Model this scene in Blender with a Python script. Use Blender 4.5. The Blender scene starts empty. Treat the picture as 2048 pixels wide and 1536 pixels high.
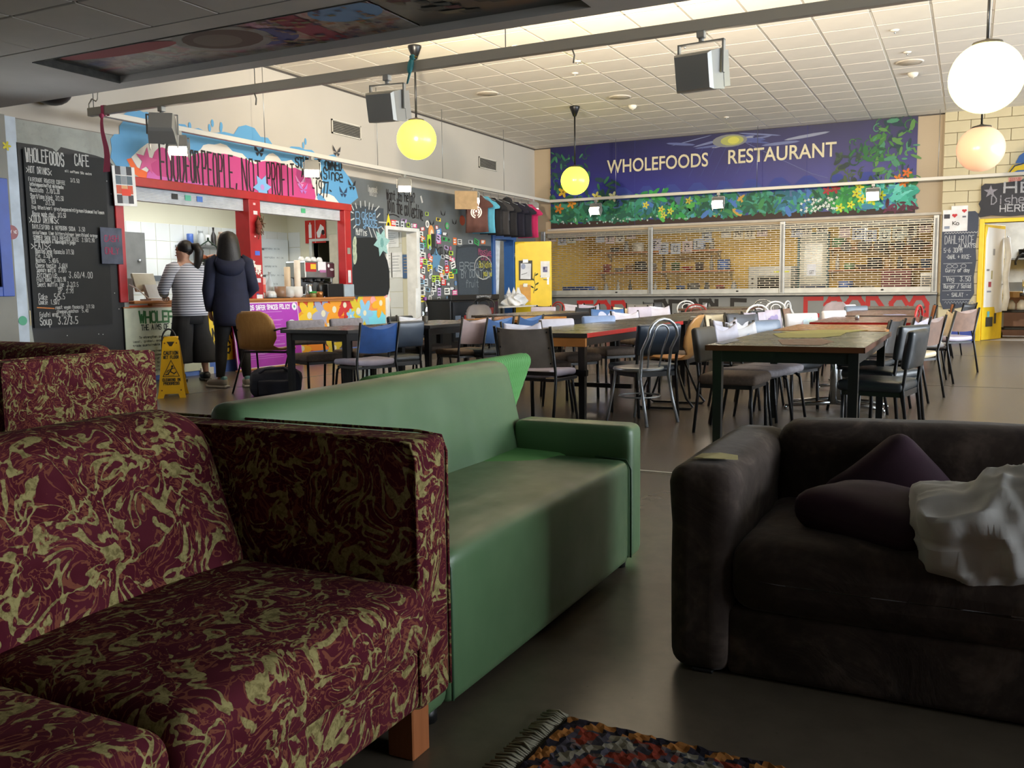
import bpy, bmesh, math, random
from mathutils import Vector, Matrix
random.seed(7)
R = math.radians
C = bpy.context.scene.collection
sc = bpy.context.scene

# ---------------------------------------------------------------- camera, world, exposure
cam_d = bpy.data.cameras.new('camera'); cam = bpy.data.objects.new('camera', cam_d); C.objects.link(cam)
cam_d.sensor_width = 36; cam_d.lens = 31.9; cam_d.clip_start = .05
_F = Vector((-0.447050, 0.888491, -0.103585)); _R = Vector((0.893782, 0.448349, -0.011691)); _U = Vector((-0.036055, 0.097808, 0.994552))
cam.matrix_world = Matrix(((_R.x, _U.x, -_F.x, 0), (_R.y, _U.y, -_F.y, 0), (_R.z, _U.z, -_F.z, 1.07), (0, 0, 0, 1)))
sc.camera = cam
w = bpy.data.worlds.new('sky'); sc.world = w; w.use_nodes = True
w.node_tree.nodes['Background'].inputs[0].default_value = (.86, .93, 1, 1)
w.node_tree.nodes['Background'].inputs[1].default_value = 20
sc.view_settings.view_transform = 'Standard'; sc.view_settings.look = 'None'
sc.view_settings.gamma = 1; sc.view_settings.exposure = 0; sc.view_settings.use_curve_mapping = False
sc.cycles.max_bounces = 8; sc.cycles.diffuse_bounces = 5; sc.cycles.glossy_bounces = 3
sc.cycles.transparent_max_bounces = 12; sc.cycles.sample_clamp_indirect = 4
sc.cycles.caustics_reflective = False; sc.cycles.caustics_refractive = False
sc.cycles.use_denoising = True

XW, YB, ZC, ZL, XR, YF = -9.03, 19.23, 4.26, 2.9, 7.0, -3.2
WINS = [(1.0, 4.4, .5, 2.75), (6.4, 9.4, .45, 4.0), (9.8, 12.8, .45, 4.0), (13.2, 16.2, .45, 4.0), (16.6, 18.8, .45, 4.0)]

def light(name, typ, loc, energy, col=(1, 1, 1), size=1, size_y=None, rot=None, portal=False, cone=None):
    d = bpy.data.lights.new(name, typ); o = bpy.data.objects.new(name, d); C.objects.link(o); o.location = loc
    d.energy = energy; d.color = col
    if typ == 'AREA':
        d.size = size
        if size_y: d.shape = 'RECTANGLE'; d.size_y = size_y
        if portal: d.cycles.is_portal = True
    else: d.shadow_soft_size = size
    if cone: d.spot_size = cone; d.spot_blend = 1
    if rot: o.rotation_euler = rot
    return o
for (a, b, c, d) in WINS:      # daylight portals in the window openings of the right wall
    light('window_portal', 'AREA', (XR + .12, (a + b) / 2, (c + d) / 2), 1, size=d - c, size_y=b - a, rot=(0, R(90), 0), portal=True)
# unseen ceiling lights for the kitchens' fluorescents, plus an added passage light
light('kitchen_lamp', 'AREA', (-10.7, 10.4, 3.0), 120, (.95, .98, 1), 1.2, 4.5)
light('kitchen_lamp', 'AREA', (-4.5, 21.0, 2.9), 100, (1, .93, .8), 6, .6)
light('passage_fill', 'AREA', (-10.0, 18.0, 2.8), 25, (1, 1, 1), .6, 1.2)  # added light without a fitting, lifts the dark passage
light('kitchen_lamp', 'AREA', (1.6, 21.2, 2.9), 110, (1, 1, 1), 1.5, 1.5)

# ---------------------------------------------------------------- materials
def lin(h):
    if not isinstance(h, str): return tuple(h)[:3]
    h = h.lstrip('#'); out = []
    for i in (0, 2, 4):
        c = int(h[i:i + 2], 16) / 255
        out.append(c / 12.92 if c <= .04045 else ((c + .055) / 1.055) ** 2.4)
    return tuple(out)
class N:
    """small node-tree writer"""
    def __init__(s, name):
        s.m = bpy.data.materials.new(name); s.m.use_nodes = True; s.t = s.m.node_tree; s.b = s.t.nodes['Principled BSDF']
        s.tc = None
    def n(s, typ, **k):
        x = s.t.nodes.new(typ)
        for a, v in k.items():
            if a.startswith('i_'): 
                key = a[2:]; x.inputs[int(key) if key.isdigit() else key].default_value = v
            else: setattr(x, a, v)
        return x
    def l(s, a, b): s.t.links.new(a, b)
    def coord(s, which='Object'):
        if not s.tc: s.tc = s.n('ShaderNodeTexCoord')
        return s.tc.outputs[which]
    def noise(s, scale, detail=3, dist=0, rough=.5, vec=None):
        x = s.n('ShaderNodeTexNoise'); x.inputs['Scale'].default_value = scale; x.inputs['Detail'].default_value = detail
        x.inputs['Distortion'].default_value = dist; x.inputs['Roughness'].default_value = rough
        s.l(vec or s.coord(), x.inputs['Vector']); return x.outputs['Fac']
    def ramp(s, fac, stops, interp='LINEAR'):
        x = s.n('ShaderNodeValToRGB'); x.color_ramp.interpolation = interp; e = x.color_ramp.elements
        while len(e) < len(stops): e.new(.5)
        for q, (p, c) in zip(e, stops):
            q.position = p; q.color = (*lin(c), 1) if not isinstance(c, (int, float)) else (c, c, c, 1)
        s.l(fac, x.inputs[0]); return x.outputs[0]
    def mix(s, fac, a, b, mode='MIX'):
        x = s.n('ShaderNodeMix', data_type='RGBA', blend_type=mode)
        for v, i in ((fac, 0), (a, 6), (b, 7)):
            if hasattr(v, 'links'): s.l(v, x.inputs[i])
            elif i == 0: x.inputs[0].default_value = v
            else: x.inputs[i].default_value = (*lin(v), 1)
        return x.outputs[2]
    def math(s, op, a, b=0):
        x = s.n('ShaderNodeMath', operation=op)
        for v, i in ((a, 0), (b, 1)):
            if hasattr(v, 'links'): s.l(v, x.inputs[i])
            else: x.inputs[i].default_value = v
        return x.outputs[0]
    def bump(s, h, strength=.3, dist=.01):
        x = s.n('ShaderNodeBump'); x.inputs['Strength'].default_value = strength; x.inputs['Distance'].default_value = dist
        s.l(h, x.inputs['Height']); s.l(x.outputs[0], s.b.inputs['Normal'])
    def set(s, **k):
        for a, v in k.items():
            i = s.b.inputs[a.replace('_', ' ')]
            if hasattr(v, 'links'): s.l(v, i)
            elif isinstance(v, str): i.default_value = (*lin(v), 1)
            else: i.default_value = v
        return s
_mc = {}
def mat(col, rough=.5, metal=0, var=.06, scale=6, bump=0, bscale=60, emit=0, spec=.5, coat=0, name=None):
    """plain procedural surface: base colour with slight noise variation"""
    key = (col, rough, metal, var, scale, bump, bscale, emit, spec, coat)
    if key in _mc: return _mc[key]
    s = N(name or 'surface_%d' % len(_mc)); c = lin(col)
    if var:
        f = s.noise(scale, 3)
        lo = tuple(max(0, q * (1 - var * 2)) for q in c); hi = tuple(min(1, q * (1 + var * 2)) for q in c)
        s.set(Base_Color=s.ramp(f, [(.3, lo), (.7, hi)]))
    else: s.b.inputs['Base Color'].default_value = (*c, 1)
    s.set(Roughness=rough, Metallic=metal, Specular_IOR_Level=spec, Coat_Weight=coat)
    if bump: s.bump(s.noise(bscale, 4), bump, .004)
    if emit: s.b.inputs['Emission Color'].default_value = (*c, 1); s.b.inputs['Emission Strength'].default_value = emit
    _mc[key] = s.m; return s.m

s = N('paint'); a = s.n('ShaderNodeAttribute', attribute_name='Col'); s.set(Base_Color=a.outputs['Color'], Roughness=.6); PAINT = s.m
s = N('chalk'); a = s.n('ShaderNodeAttribute', attribute_name='Col'); g = s.ramp(s.noise(240, 2), [(.35, 0.35), (.6, 1.0)])
s.set(Base_Color=s.mix(1, a.outputs['Color'], g, 'MULTIPLY'), Roughness=.9); CHALK = s.m

def fabric(name, sc_=1.0):   # maroon upholstery with olive and rust swirls
    s = N(name); co = s.coord()
    w1 = s.n('ShaderNodeTexNoise'); w1.inputs['Scale'].default_value = 6 * sc_; w1.inputs['Detail'].default_value = 1; s.l(co, w1.inputs['Vector'])
    add = s.n('ShaderNodeMixRGB', blend_type='ADD'); add.inputs[0].default_value = .16; s.l(co, add.inputs[1]); s.l(w1.outputs['Color'], add.inputs[2])
    v = add.outputs[0]
    n1 = s.noise(10.5 * sc_, 1.2, 2.2, .45, v); n2 = s.noise(15 * sc_, 2, 1.2, .5, v); n3 = s.noise(22 * sc_, 2, 1.8, .5, v); fr = s.noise(70 * sc_, 4, .5, .7)
    band = s.math('ABSOLUTE', s.math('SUBTRACT', n1, .52)); band = s.math('ADD', band, s.math('MULTIPLY', s.math('SUBTRACT', fr, .5), .06))
    wid = s.math('MULTIPLY', s.math('SUBTRACT', n2, .36), .30)
    olive = s.ramp(s.math('SUBTRACT', wid, band), [(0, 0), (.012, 1)])
    rb = s.math('ADD', s.math('ABSOLUTE', s.math('SUBTRACT', n3, .5)), s.math('MULTIPLY', s.math('SUBTRACT', fr, .5), .1))
    rust = s.ramp(s.math('SUBTRACT', .035, rb), [(0, 0), (.01, 1)])
    base = s.mix(s.ramp(s.noise(9 * sc_, 2), [(.4, 0), (.6, 1)]), '#4c1722', '#57202b')
    ol = s.mix(s.ramp(fr, [(.42, 0), (.62, 1)]), '#9d9260', '#6f643e')
    c = s.mix(s.math('MULTIPLY', rust, .7), base, '#84503a'); c = s.mix(olive, c, ol)
    s.set(Base_Color=c, Roughness=.92, Specular_IOR_Level=.12)
    s.bump(s.noise(500, 2), .25, .001); return s.m
FAB = fabric('maroon_swirl_fabric')
def suede():
    s = N('brown_suede'); a = s.noise(4, 5, 1.2, .6); b = s.noise(30, 3)
    f = s.math('ADD', a, s.math('MULTIPLY', s.math('SUBTRACT', b, .5), .25))
    s.set(Base_Color=s.ramp(f, [(.38, '#3a302b'), (.55, '#4a3f39'), (.72, '#6a5c53')]), Roughness=.85, Specular_IOR_Level=.25, Sheen_Weight=.1, Sheen_Roughness=.4)
    s.bump(a, .25, .02); return s.m
SUEDE = suede()
def vinyl(name, c1, c2, rough=.36, b=.06):
    s = N(name); f = s.noise(5, 4); s.set(Base_Color=s.ramp(f, [(.3, c1), (.7, c2)]), Roughness=s.ramp(s.noise(9, 3), [(.3, rough - .05), (.7, rough + .08)]))
    s.bump(s.noise(420, 2), b, .002); return s.m
GREEN = vinyl('green_vinyl', '#54724f', '#5e7c58'); BLACKV = vinyl('black_vinyl', '#23282c', '#2c3236', .34)
def concrete():
    s = N('polished_concrete'); a = s.noise(.7, 6, .6, .6); b = s.noise(9, 5, 0, .65); d = s.noise(38, 3)
    c = s.ramp(a, [(.3, '#5e5447'), (.5, '#655b4e'), (.7, '#6c6254')]); c = s.mix(s.ramp(b, [(.35, .3), (.62, 0)]), c, '#4c443b')
    c = s.mix(s.ramp(d, [(.72, 0), (.78, .5)]), c, '#3d3832')
    s.set(Base_Color=c, Roughness=.27, Specular_IOR_Level=.36); return s.m
FLOOR = concrete()
def rawconc():
    s = N('raw_concrete'); a = s.noise(1.6, 6, .5, .65); b = s.noise(14, 5)
    c = s.ramp(a, [(.3, '#8d9089'), (.5, '#9fa29b'), (.7, '#b0b2ab')]); c = s.mix(s.ramp(b, [(.6, 0), (.8, .5)]), c, '#7d807a'); s.set(Base_Color=c, Roughness=.85); s.bump(b, .15, .01); return s.m
RAWC = rawconc()
def greypaint(name, a, b, rough=.55):
    s = N(name); f = s.noise(1.1, 5, .4, .6); s.set(Base_Color=s.ramp(f, [(.3, a), (.7, b)]), Roughness=rough); return s.m
DGREY = greypaint('dark_grey_paint', '#5b6062', '#676b6c'); BOARD = greypaint('blackboard', '#1c1e20', '#26292b', .85); BLK = greypaint('black_paint', '#151618', '#1c1d1f', .8)
def wood(name, a, b, scale=3, rough=.35, ax=0):
    s = N(name); mp = s.n('ShaderNodeMapping'); sv = [14, 14, 14]; sv[ax] = 1.2; mp.inputs['Scale'].default_value = sv; s.l(s.coord(), mp.inputs['Vector'])
    f = s.noise(scale, 4, .8, .6, mp.outputs[0]); s.set(Base_Color=s.ramp(f, [(.3, a), (.7, b)]), Roughness=rough); return s.m
PLY = wood('light_ply', '#c08a4c', '#cf9b5c', 3, .3, 2); COUNTERW = wood('counter_wood', '#a86a35', '#bd7c42', 3, .4, 1); LEGW = wood('pine_leg', '#9a5a32', '#b06c40', 2, .5, 2)
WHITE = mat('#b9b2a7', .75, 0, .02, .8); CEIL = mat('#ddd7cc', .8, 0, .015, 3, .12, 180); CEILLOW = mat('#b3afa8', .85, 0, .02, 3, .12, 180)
GRIDM = mat('#d9d5cc', .3, .35, 0); BEIGE = mat('#b8a68c', .6, 0, .03, 1); BLACK = mat('#141414', .45, 0, 0); BLACKM = mat('#17181a', .35, .2, 0)
CHROME = mat('#c8ccd0', .2, 1, 0); STEEL = mat('#9da1a3', .35, .9, .03); SILVER = mat('#a9adb2', .35, .7, 0); REDP = mat('#a81f24', .35, 0, .05); YEL = mat('#f2cf2a', .4, 0, .03)
BLUEP = mat('#2a5a9a', .45, 0, .04); TILE = mat('#dde0dc', .22, 0, .02, 2); CREAM = mat('#d9d6bd', .6, 0, .02, 1); RAILM = mat('#b0ab9f', .45, .1, 0); FIXM = mat('#9a9a96', .4, .3, 0)
s = N('window_glass'); gl = s.n('ShaderNodeBsdfGlossy'); gl.inputs['Roughness'].default_value = .02; tr = s.n('ShaderNodeBsdfTransparent'); fr = s.n('ShaderNodeFresnel'); mx = s.n('ShaderNodeMixShader')
s.l(fr.outputs[0], mx.inputs[0]); s.l(tr.outputs[0], mx.inputs[1]); s.l(gl.outputs[0], mx.inputs[2]); s.l(mx.outputs[0], s.t.nodes['Material Output'].inputs[0]); GLASS = s.m
s = N('clear_plastic'); gl = s.n('ShaderNodeBsdfGlossy'); gl.inputs['Roughness'].default_value = .08; tr = s.n('ShaderNodeBsdfTransparent'); tr.inputs[0].default_value = (.86, .9, .92, 1); mx = s.n('ShaderNodeMixShader'); mx.inputs[0].default_value = .22
s.l(tr.outputs[0], mx.inputs[1]); s.l(gl.outputs[0], mx.inputs[2]); s.l(mx.outputs[0], s.t.nodes['Material Output'].inputs[0]); CLEAR = s.m

# ---------------------------------------------------------------- mesh writer
def V(*a): return Vector(a)
class M:
    def __init__(s): s.v = []; s.f = []; s.m = []; s.s = []
    def add(s, vs, fs, mi=0, sm=False, T=None):
        k = len(s.v); s.v += [tuple(T @ Vector(p)) if T else tuple(p) for p in vs]
        for f in fs: s.f.append(tuple(i + k for i in f)); s.m.append(mi); s.s.append(sm)
        return s
    def box(s, x0, x1, y0, y1, z0, z1, mi=0, T=None):
        return s.add([(x, y, z) for x in (x0, x1) for y in (y0, y1) for z in (z0, z1)], [(0, 1, 3, 2), (4, 6, 7, 5), (0, 4, 5, 1), (2, 3, 7, 6), (0, 2, 6, 4), (1, 5, 7, 3)], mi, False, T)
    def cbox(s, c, sz, mi=0, T=None):
        return s.box(c[0] - sz[0] / 2, c[0] + sz[0] / 2, c[1] - sz[1] / 2, c[1] + sz[1] / 2, c[2] - sz[2] / 2, c[2] + sz[2] / 2, mi, T)
    def bevbox(s, x0, x1, y0, y1, z0, z1, r=.004, mi=0, T=None):
        """box with chamfered edges (24 vertices)"""
        o = []; c = ((x0, x1), (y0, y1), (z0, z1)); idx = {}
        for ax in range(3):
            for i in range(8):
                b = ((i >> 2) & 1, (i >> 1) & 1, i & 1); p = []
                for k in range(3):
                    q = c[k][b[k]]
                    if k != ax: q += r * (1 if b[k] == 0 else -1)
                    p.append(q)
                idx[ax, b] = len(o); o.append(tuple(p))
        fs = []
        for ax in range(3):
            u, w_ = [k for k in range(3) if k != ax]
            for sd in (0, 1):
                q = []
                for (a, b) in ((0, 0), (1, 0), (1, 1), (0, 1)):
                    t = [0, 0, 0]; t[ax] = sd; t[u] = a; t[w_] = b; q.append(idx[ax, tuple(t)])
                fs.append(tuple(q))
            for a in (0, 1):
                for b in (0, 1):
                    t0 = [0, 0, 0]; t0[u] = a; t0[w_] = b; t0[ax] = 0; t1 = list(t0); t1[ax] = 1
                    fs.append((idx[u, tuple(t0)], idx[u, tuple(t1)], idx[w_, tuple(t1)], idx[w_, tuple(t0)]))
        for i in range(8):
            b = ((i >> 2) & 1, (i >> 1) & 1, i & 1); fs.append((idx[0, b], idx[1, b], idx[2, b]))
        return s.add(o, fs, mi, False, T)
    def ring(s, rings, mi=0, cap=True, closed=True, sm=True, T=None):
        """loft through rings of equal point count"""
        n = len(rings[0]); vs = [p for r in rings for p in r]; fs = []
        for i in range(len(rings) - 1):
            for j in range(n if closed else n - 1):
                a = i * n + j; b = i * n + (j + 1) % n; fs.append((a, b, b + n, a + n))
        k0 = len(s.v); s.add(vs, fs, mi, sm, T)
        if cap and closed:
            s.f.append(tuple(k0 + j for j in range(n))[::-1]); s.f.append(tuple(k0 + (len(rings) - 1) * n + j for j in range(n))); s.m += [mi, mi]; s.s += [False, False]
        return s
    def tube(s, pts, r, n=8, mi=0, closed=False, T=None):
        P = [Vector(p) for p in pts]; m = len(P); rr = r if isinstance(r, (list, tuple)) else [r] * m; rings = []; up = None
        for i in range(m):
            d = (P[(i + 1) % m] - P[i - 1]) if closed else (P[min(i + 1, m - 1)] - P[max(i - 1, 0)])
            d.normalize()
            if up is None: up = d.orthogonal().normalized()
            up = (up - d * up.dot(d)); up = up.normalized() if up.length > 1e-6 else d.orthogonal().normalized()
            q = d.cross(up); rings.append([tuple(P[i] + (up * math.cos(2 * math.pi * j / n) + q * math.sin(2 * math.pi * j / n)) * rr[i]) for j in range(n)])
        if closed: rings.append(rings[0]); return s.ring(rings, mi, False, T=T)
        return s.ring(rings, mi, T=T)
    def cyl(s, a, b, r, r2=None, n=12, mi=0, T=None): return s.tube([a, b], [r, r if r2 is None else r2], n, mi, T=T)
    def lathe(s, prof, c=(0, 0, 0), n=16, mi=0, T=None, cap=True):
        return s.ring([[(c[0] + r * math.cos(2 * math.pi * j / n), c[1] + r * math.sin(2 * math.pi * j / n), c[2] + z) for j in range(n)] for r, z in prof], mi, cap, T=T)
    def ball(s, c, r, n=16, k=10, mi=0, T=None):
        rr = r if isinstance(r, (tuple, list)) else (r, r, r)
        return s.ring([[(c[0] + rr[0] * math.sin(math.pi * max(.002, min(.998, i / k))) * math.cos(2 * math.pi * j / n), c[1] + rr[1] * math.sin(math.pi * max(.002, min(.998, i / k))) * math.sin(2 * math.pi * j / n), c[2] - rr[2] * math.cos(math.pi * max(.002, min(.998, i / k)))) for j in range(n)] for i in range(k + 1)], mi, T=T)
    def rbox(s, c, sz, r=.04, n=6, crown=(0, 0, 0), fn=None, mi=0, T=None):
        """soft cushion: box with rounded edges, optional crowning per axis and a displacement fn(p)->p"""
        key = {}; vs = []; fs = []
        h = [q / 2 for q in sz]
        def tick(hh):
            t = [-hh + r * (1 - math.cos(math.pi / 2 * i / 3)) for i in range(4)]
            k = [(-hh + r) + (2 * hh - 2 * r) * i / n for i in range(1, n)]
            return t + k + [-q for q in t[::-1]]
        tk = [tick(q) for q in h]
        def vert(p):
            kk = tuple(round(q, 5) for q in p)
            if kk in key: return key[kk]
            inn = [max(-h[i] + r, min(h[i] - r, p[i])) for i in range(3)]; d = Vector([p[i] - inn[i] for i in range(3)])
            if d.length > 1e-9: d = d.normalized() * r
            q = [inn[i] + d[i] for i in range(3)]
            for ax in range(3):
                if crown[ax]:
                    u, w_ = [k for k in range(3) if k != ax]
                    q[ax] += crown[ax] * (1 if q[ax] > 0 else -1) * (abs(q[ax]) / h[ax]) * max(0, 1 - (q[u] / h[u]) ** 2) ** .7 * max(0, 1 - (q[w_] / h[w_]) ** 2) ** .7
            q = Vector(q)
            if fn: q = Vector(fn(q))
            key[kk] = len(vs); vs.append((q[0] + c[0], q[1] + c[1], q[2] + c[2])); return key[kk]
        for ax in range(3):
            u, w_ = (ax + 1) % 3, (ax + 2) % 3
            for sd in (-1, 1):
                for i in range(len(tk[u]) - 1):
                    for j in range(len(tk[w_]) - 1):
                        q = []
                        for (a, b) in ((i, j), (i + 1, j), (i + 1, j + 1), (i, j + 1)):
                            p = [0, 0, 0]; p[ax] = sd * h[ax]; p[u] = tk[u][a]; p[w_] = tk[w_][b]; q.append(vert(p))
                        q = list(dict.fromkeys(q))
                        if len(q) > 2: fs.append(tuple(q if sd > 0 else q[::-1]))
        return s.add(vs, fs, mi, True, T)
    def mesh(s, name):
        me = bpy.data.meshes.new(name); me.from_pydata(s.v, [], s.f); me.polygons.foreach_set('material_index', s.m); me.polygons.foreach_set('use_smooth', s.s); me.update(); return me
    def obj(s, name, mats, parent=None, loc=None, rz=0):
        return link(name, s.mesh(name), mats, parent, loc, rz)
def link(name, me, mats, parent=None, loc=None, rz=0):
    if mats is not None and not me.materials:
        for m in (mats if isinstance(mats, (list, tuple)) else [mats]): me.materials.append(m)
    o = bpy.data.objects.new(name, me); C.objects.link(o)
    if parent: o.parent = parent
    if loc: o.location = loc
    if rz: o.rotation_euler.z = rz
    return o
def tag(o, label=None, cat=None, group=None, kind=None):
    if label: o['label'] = label
    if cat: o['category'] = cat
    if group: o['group'] = group
    if kind: o['kind'] = kind
    return o
def thing(name, label, cat, loc=(0, 0, 0), rz=0, group=None):
    o = bpy.data.objects.new(name, None); C.objects.link(o); o.location = loc; o.rotation_euler.z = rz; o.empty_display_size = .1
    return tag(o, label, cat, group)
def rot(ax, a): return Matrix.Rotation(a, 4, ax)
def mv(x, y, z): return Matrix.Translation((x, y, z))

# ---------------------------------------------------------------- flat paint, lettering and chalk
_G = {}
for g in '''A:02 28 42|14 34;B:02 08 38 47 46 35 05|35 44 43 32 02;C:47 38 18 07 03 12 32 43;D:02 08 28 46 44 22 02;E:48 08 02 42|05 35;F:48 08 02|05 35;G:47 38 18 07 03 12 32 43 45 25;H:02 08|42 48|05 45;I:22 28;J:38 33 22 12 03;K:02 08|48 05 42;L:08 02 42;M:02 08 25 48 42;N:02 08 42 48;O:18 07 03 12 32 43 47 38 18;P:02 08 38 47 46 35 05;Q:18 07 03 12 32 43 47 38 18|24 42;R:02 08 38 47 46 35 05|25 42;S:47 38 18 07 06 15 35 44 43 32 12 03;T:08 48|28 22;U:08 03 12 32 43 48;V:08 22 48;W:08 12 26 32 48;X:02 48|08 42;Y:08 25 48|25 22;Z:08 48 02 42;a:46 16 05 03 12 32 44|46 42;b:08 02 32 43 45 36 06;c:45 36 16 05 03 12 32 43;d:48 42 12 03 05 16 46;e:04 44 45 36 16 05 03 12 42;f:47 38 28 17 12|06 36;g:46 16 05 04 13 43|46 41 30 10 01;h:08 02|05 16 36 45 42;i:26 22|28 27;j:36 31 20 10|38 37;k:08 02|46 04 42;l:28 23 32;m:02 06|05 16 25 22|25 36 45 42;n:02 06|05 16 36 45 42;o:16 05 03 12 32 43 45 36 16;p:00 06|06 36 45 43 32 02;q:40 46 16 05 03 12 42;r:12 16|15 26 46;s:46 16 05 14 34 43 32 02;t:28 23 32 42|06 46;u:06 03 12 32 43|46 42;v:06 22 46;w:06 12 25 32 46;x:02 46|06 42;y:06 23|46 10;z:06 46 02 42;0:18 07 03 12 32 43 47 38 18;1:17 28 22;2:07 18 38 47 46 02 42;3:08 48 25 44 43 32 12 03;4:32 38 04 44;5:48 08 05 35 44 43 32 02;6:38 17 03 12 32 43 44 35 05;7:08 48 12;8:15 06 07 18 38 47 46 35 15 04 03 12 32 43 44 35;9:12 33 47 38 18 07 06 15 45;/:02 48;.:22 23;,:23 11;+:05 45|27 23;&:42 17 28 37 04 03 12 22 44;-:15 35;?:07 18 38 47 46 25 24|22 23;>:06 44 02;<:46 04 42;':28 27;!:28 24|22 23'''.split(';'):
    _G[g[0]] = [[(int(q[0]) / 4, (int(q[1]) - 2) / 6) for q in st.split()] for st in g[2:].split('|')]
class P:
    """flat paint laid on a surface: shapes in (a, b) metres, map(a, b, lift) gives the 3-D point"""
    def __init__(s, fn): s.fn = fn; s.v = []; s.f = []; s.c = []; s.k = 0
    def poly(s, pts, col, k=None):
        k = s.k if k is None else k; n = len(s.v); a2 = sum(pts[i - 1][0] * pts[i][1] - pts[i][0] * pts[i - 1][1] for i in range(len(pts)))
        if a2 < 0: pts = pts[::-1]
        s.v += [tuple(s.fn(a, b, .002 + k * .0012 + len(s.f) % 32 * .00003)) for a, b in pts]; s.f.append(tuple(range(n, n + len(pts)))); s.c.append(lin(col)); return s
    def rect(s, a0, a1, b0, b1, col, k=None): return s.poly([(a0, b0), (a1, b0), (a1, b1), (a0, b1)], col, k)
    def ell(s, a, b, ra, rb, col, k=None, n=18, t=0):
        ct, st = math.cos(t), math.sin(t)
        return s.poly([(a + ra * math.cos(q) * ct - rb * math.sin(q) * st, b + ra * math.cos(q) * st + rb * math.sin(q) * ct) for q in [2 * math.pi * i / n for i in range(n)]], col, k)
    def stroke(s, pts, w_, col, k=None):
        for (a, b), (c, d) in zip(pts, pts[1:]):
            L = math.hypot(c - a, d - b)
            if L < 1e-6: continue
            x, y = (c - a) / L * w_ / 2, (d - b) / L * w_ / 2
            s.poly([(a - x + y, b - y - x), (c + x + y, d + y - x), (c + x - y, d + y + x), (a - x - y, b - y + x)], col, k)
        return s
    def text(s, st, a, b, h, col, w_=None, asp=.55, gap=.3, jit=.06, slope=0, k=None, width=None, seed=3):
        rnd = random.Random(seed + len(st)); adv = h * asp * (1 + gap); w_ = w_ or h * .11
        if width: adv = width / max(1, len(st) - gap); asp = adv / h / (1 + gap)
        for i, ch in enumerate(st):
            x0 = a + i * adv; y0 = b + slope * (x0 - a) + rnd.uniform(-jit, jit) * h
            for line in _G.get(ch, []):
                s.stroke([(x0 + (px + rnd.uniform(-jit, jit) * .5) * h * asp, y0 + (py + rnd.uniform(-jit, jit) * .5) * h) for px, py in line], w_, col, k)
        return s
    def flower(s, a, b, r, col, mid='#ffffff', k=None, n=5, t=0):
        for i in range(n):
            q = t + 2 * math.pi * i / n; s.ell(a + .55 * r * math.cos(q), b + .55 * r * math.sin(q), .5 * r, .26 * r, col, k, 8, q)
        return s.ell(a, b, .2 * r, .2 * r, mid, (s.k if k is None else k) + 1, 8)
    def star(s, a, b, r, col, k=None, n=6, t=.3, inner=.5):
        return s.poly([(a + (r if i % 2 == 0 else r * inner) * math.cos(t + math.pi * i / n), b + (r if i % 2 == 0 else r * inner) * math.sin(t + math.pi * i / n)) for i in range(2 * n)], col, k)
    def obj(s, name, parent=None, m=None, kind=None):
        me = bpy.data.meshes.new(name); me.from_pydata(s.v, [], s.f); at = me.color_attributes.new('Col', 'FLOAT_COLOR', 'CORNER'); i = 0
        buf = []
        for f, c in zip(s.f, s.c): buf += [c[0], c[1], c[2], 1] * len(f)
        at.data.foreach_set('color', buf); me.update()
        o = link(name, me, m or PAINT, parent)
        if kind: o['kind'] = kind
        return o
def PL(x=XW): return P(lambda a, b, k: (x + k, a, b))            # on a wall that faces +X, (Y, Z)
def PB(y=YB): return P(lambda a, b, k: (a, y - k, b))            # on a wall that faces -Y, (X, Z)
def PZ(z): return P(lambda a, b, k: (a, b, z + k))               # on a table top, (X, Y)
def PN(z): return P(lambda a, b, k: (a, b, z - k))               # on the underside of a ceiling
def PT(T): return P(lambda a, b, k: tuple(T @ Vector((a, -k, b)))) # on a plane that faces local -Y
def letters(st, name, m, parent, T, width, height, depth=.004, bold=0):
    """printed lettering in the built-in sans font, fitted to width x height, on local XZ facing -Y"""
    cu = bpy.data.curves.new(name, 'FONT'); cu.body = st; cu.extrude = 0; cu.offset = bold; cu.resolution_u = 4
    o = bpy.data.objects.new(name, cu); C.objects.link(o); dg = bpy.context.evaluated_depsgraph_get()
    me = bpy.data.meshes.new_from_object(o.evaluated_get(dg)); bpy.data.objects.remove(o); bpy.data.curves.remove(cu)
    xs = [v.co.x for v in me.vertices]; ys = [v.co.y for v in me.vertices]; x0, x1, y0, y1 = min(xs), max(xs), min(ys), max(ys)
    for v in me.vertices: v.co = T @ Vector(((v.co.x - x0) / (x1 - x0) * width, -depth, (v.co.y - y0) / (y1 - y0) * height))
    return link(name, me, m, parent)
# ================================================================ STRUCTURE
def struct(name, m, mats, parent=None):
    return tag(m.obj(name, mats, parent), kind=None if parent else 'structure')
def wall(ax, t0, t1, a0, a1, z0, z1, holes, m=None):
    """wall slab in cells, leaving the holes open; ax 'x' = thickness along X"""
    m = m or M(); A = sorted({a0, a1, *[q for h in holes for q in h[:2]]}); Z = sorted({z0, z1, *[q for h in holes for q in h[2:]]})
    for a, b in zip(A, A[1:]):
        for c, d in zip(Z, Z[1:]):
            if any(h[0] <= a and b <= h[1] and h[2] <= c and d <= h[3] for h in holes): continue
            if ax == 'x': m.box(t0, t1, a, b, c, d)
            else: m.box(a, b, t0, t1, c, d)
    return m
fl = struct('floor', M().box(XW - .2, XR + .2, YF - .2, YB + .2, -.1, 0), FLOOR)
j = M()
for y in (5.0, 10.6, 15.2): j.box(-9, 7, y - .008, y + .008, 0, .0012)
j.box(-7.43, -7.40, -3, 19, 0, .0012); j.box(.9, .915, -3, 19, 0, .0012); j.obj('expansion_joint', mat('#3f3a34', .6), fl)
p = PZ(0.0); p.rect(-1.75, .6, 5.03, 5.06, '#b9b4a6'); p.obj('floor_line', fl)
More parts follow.
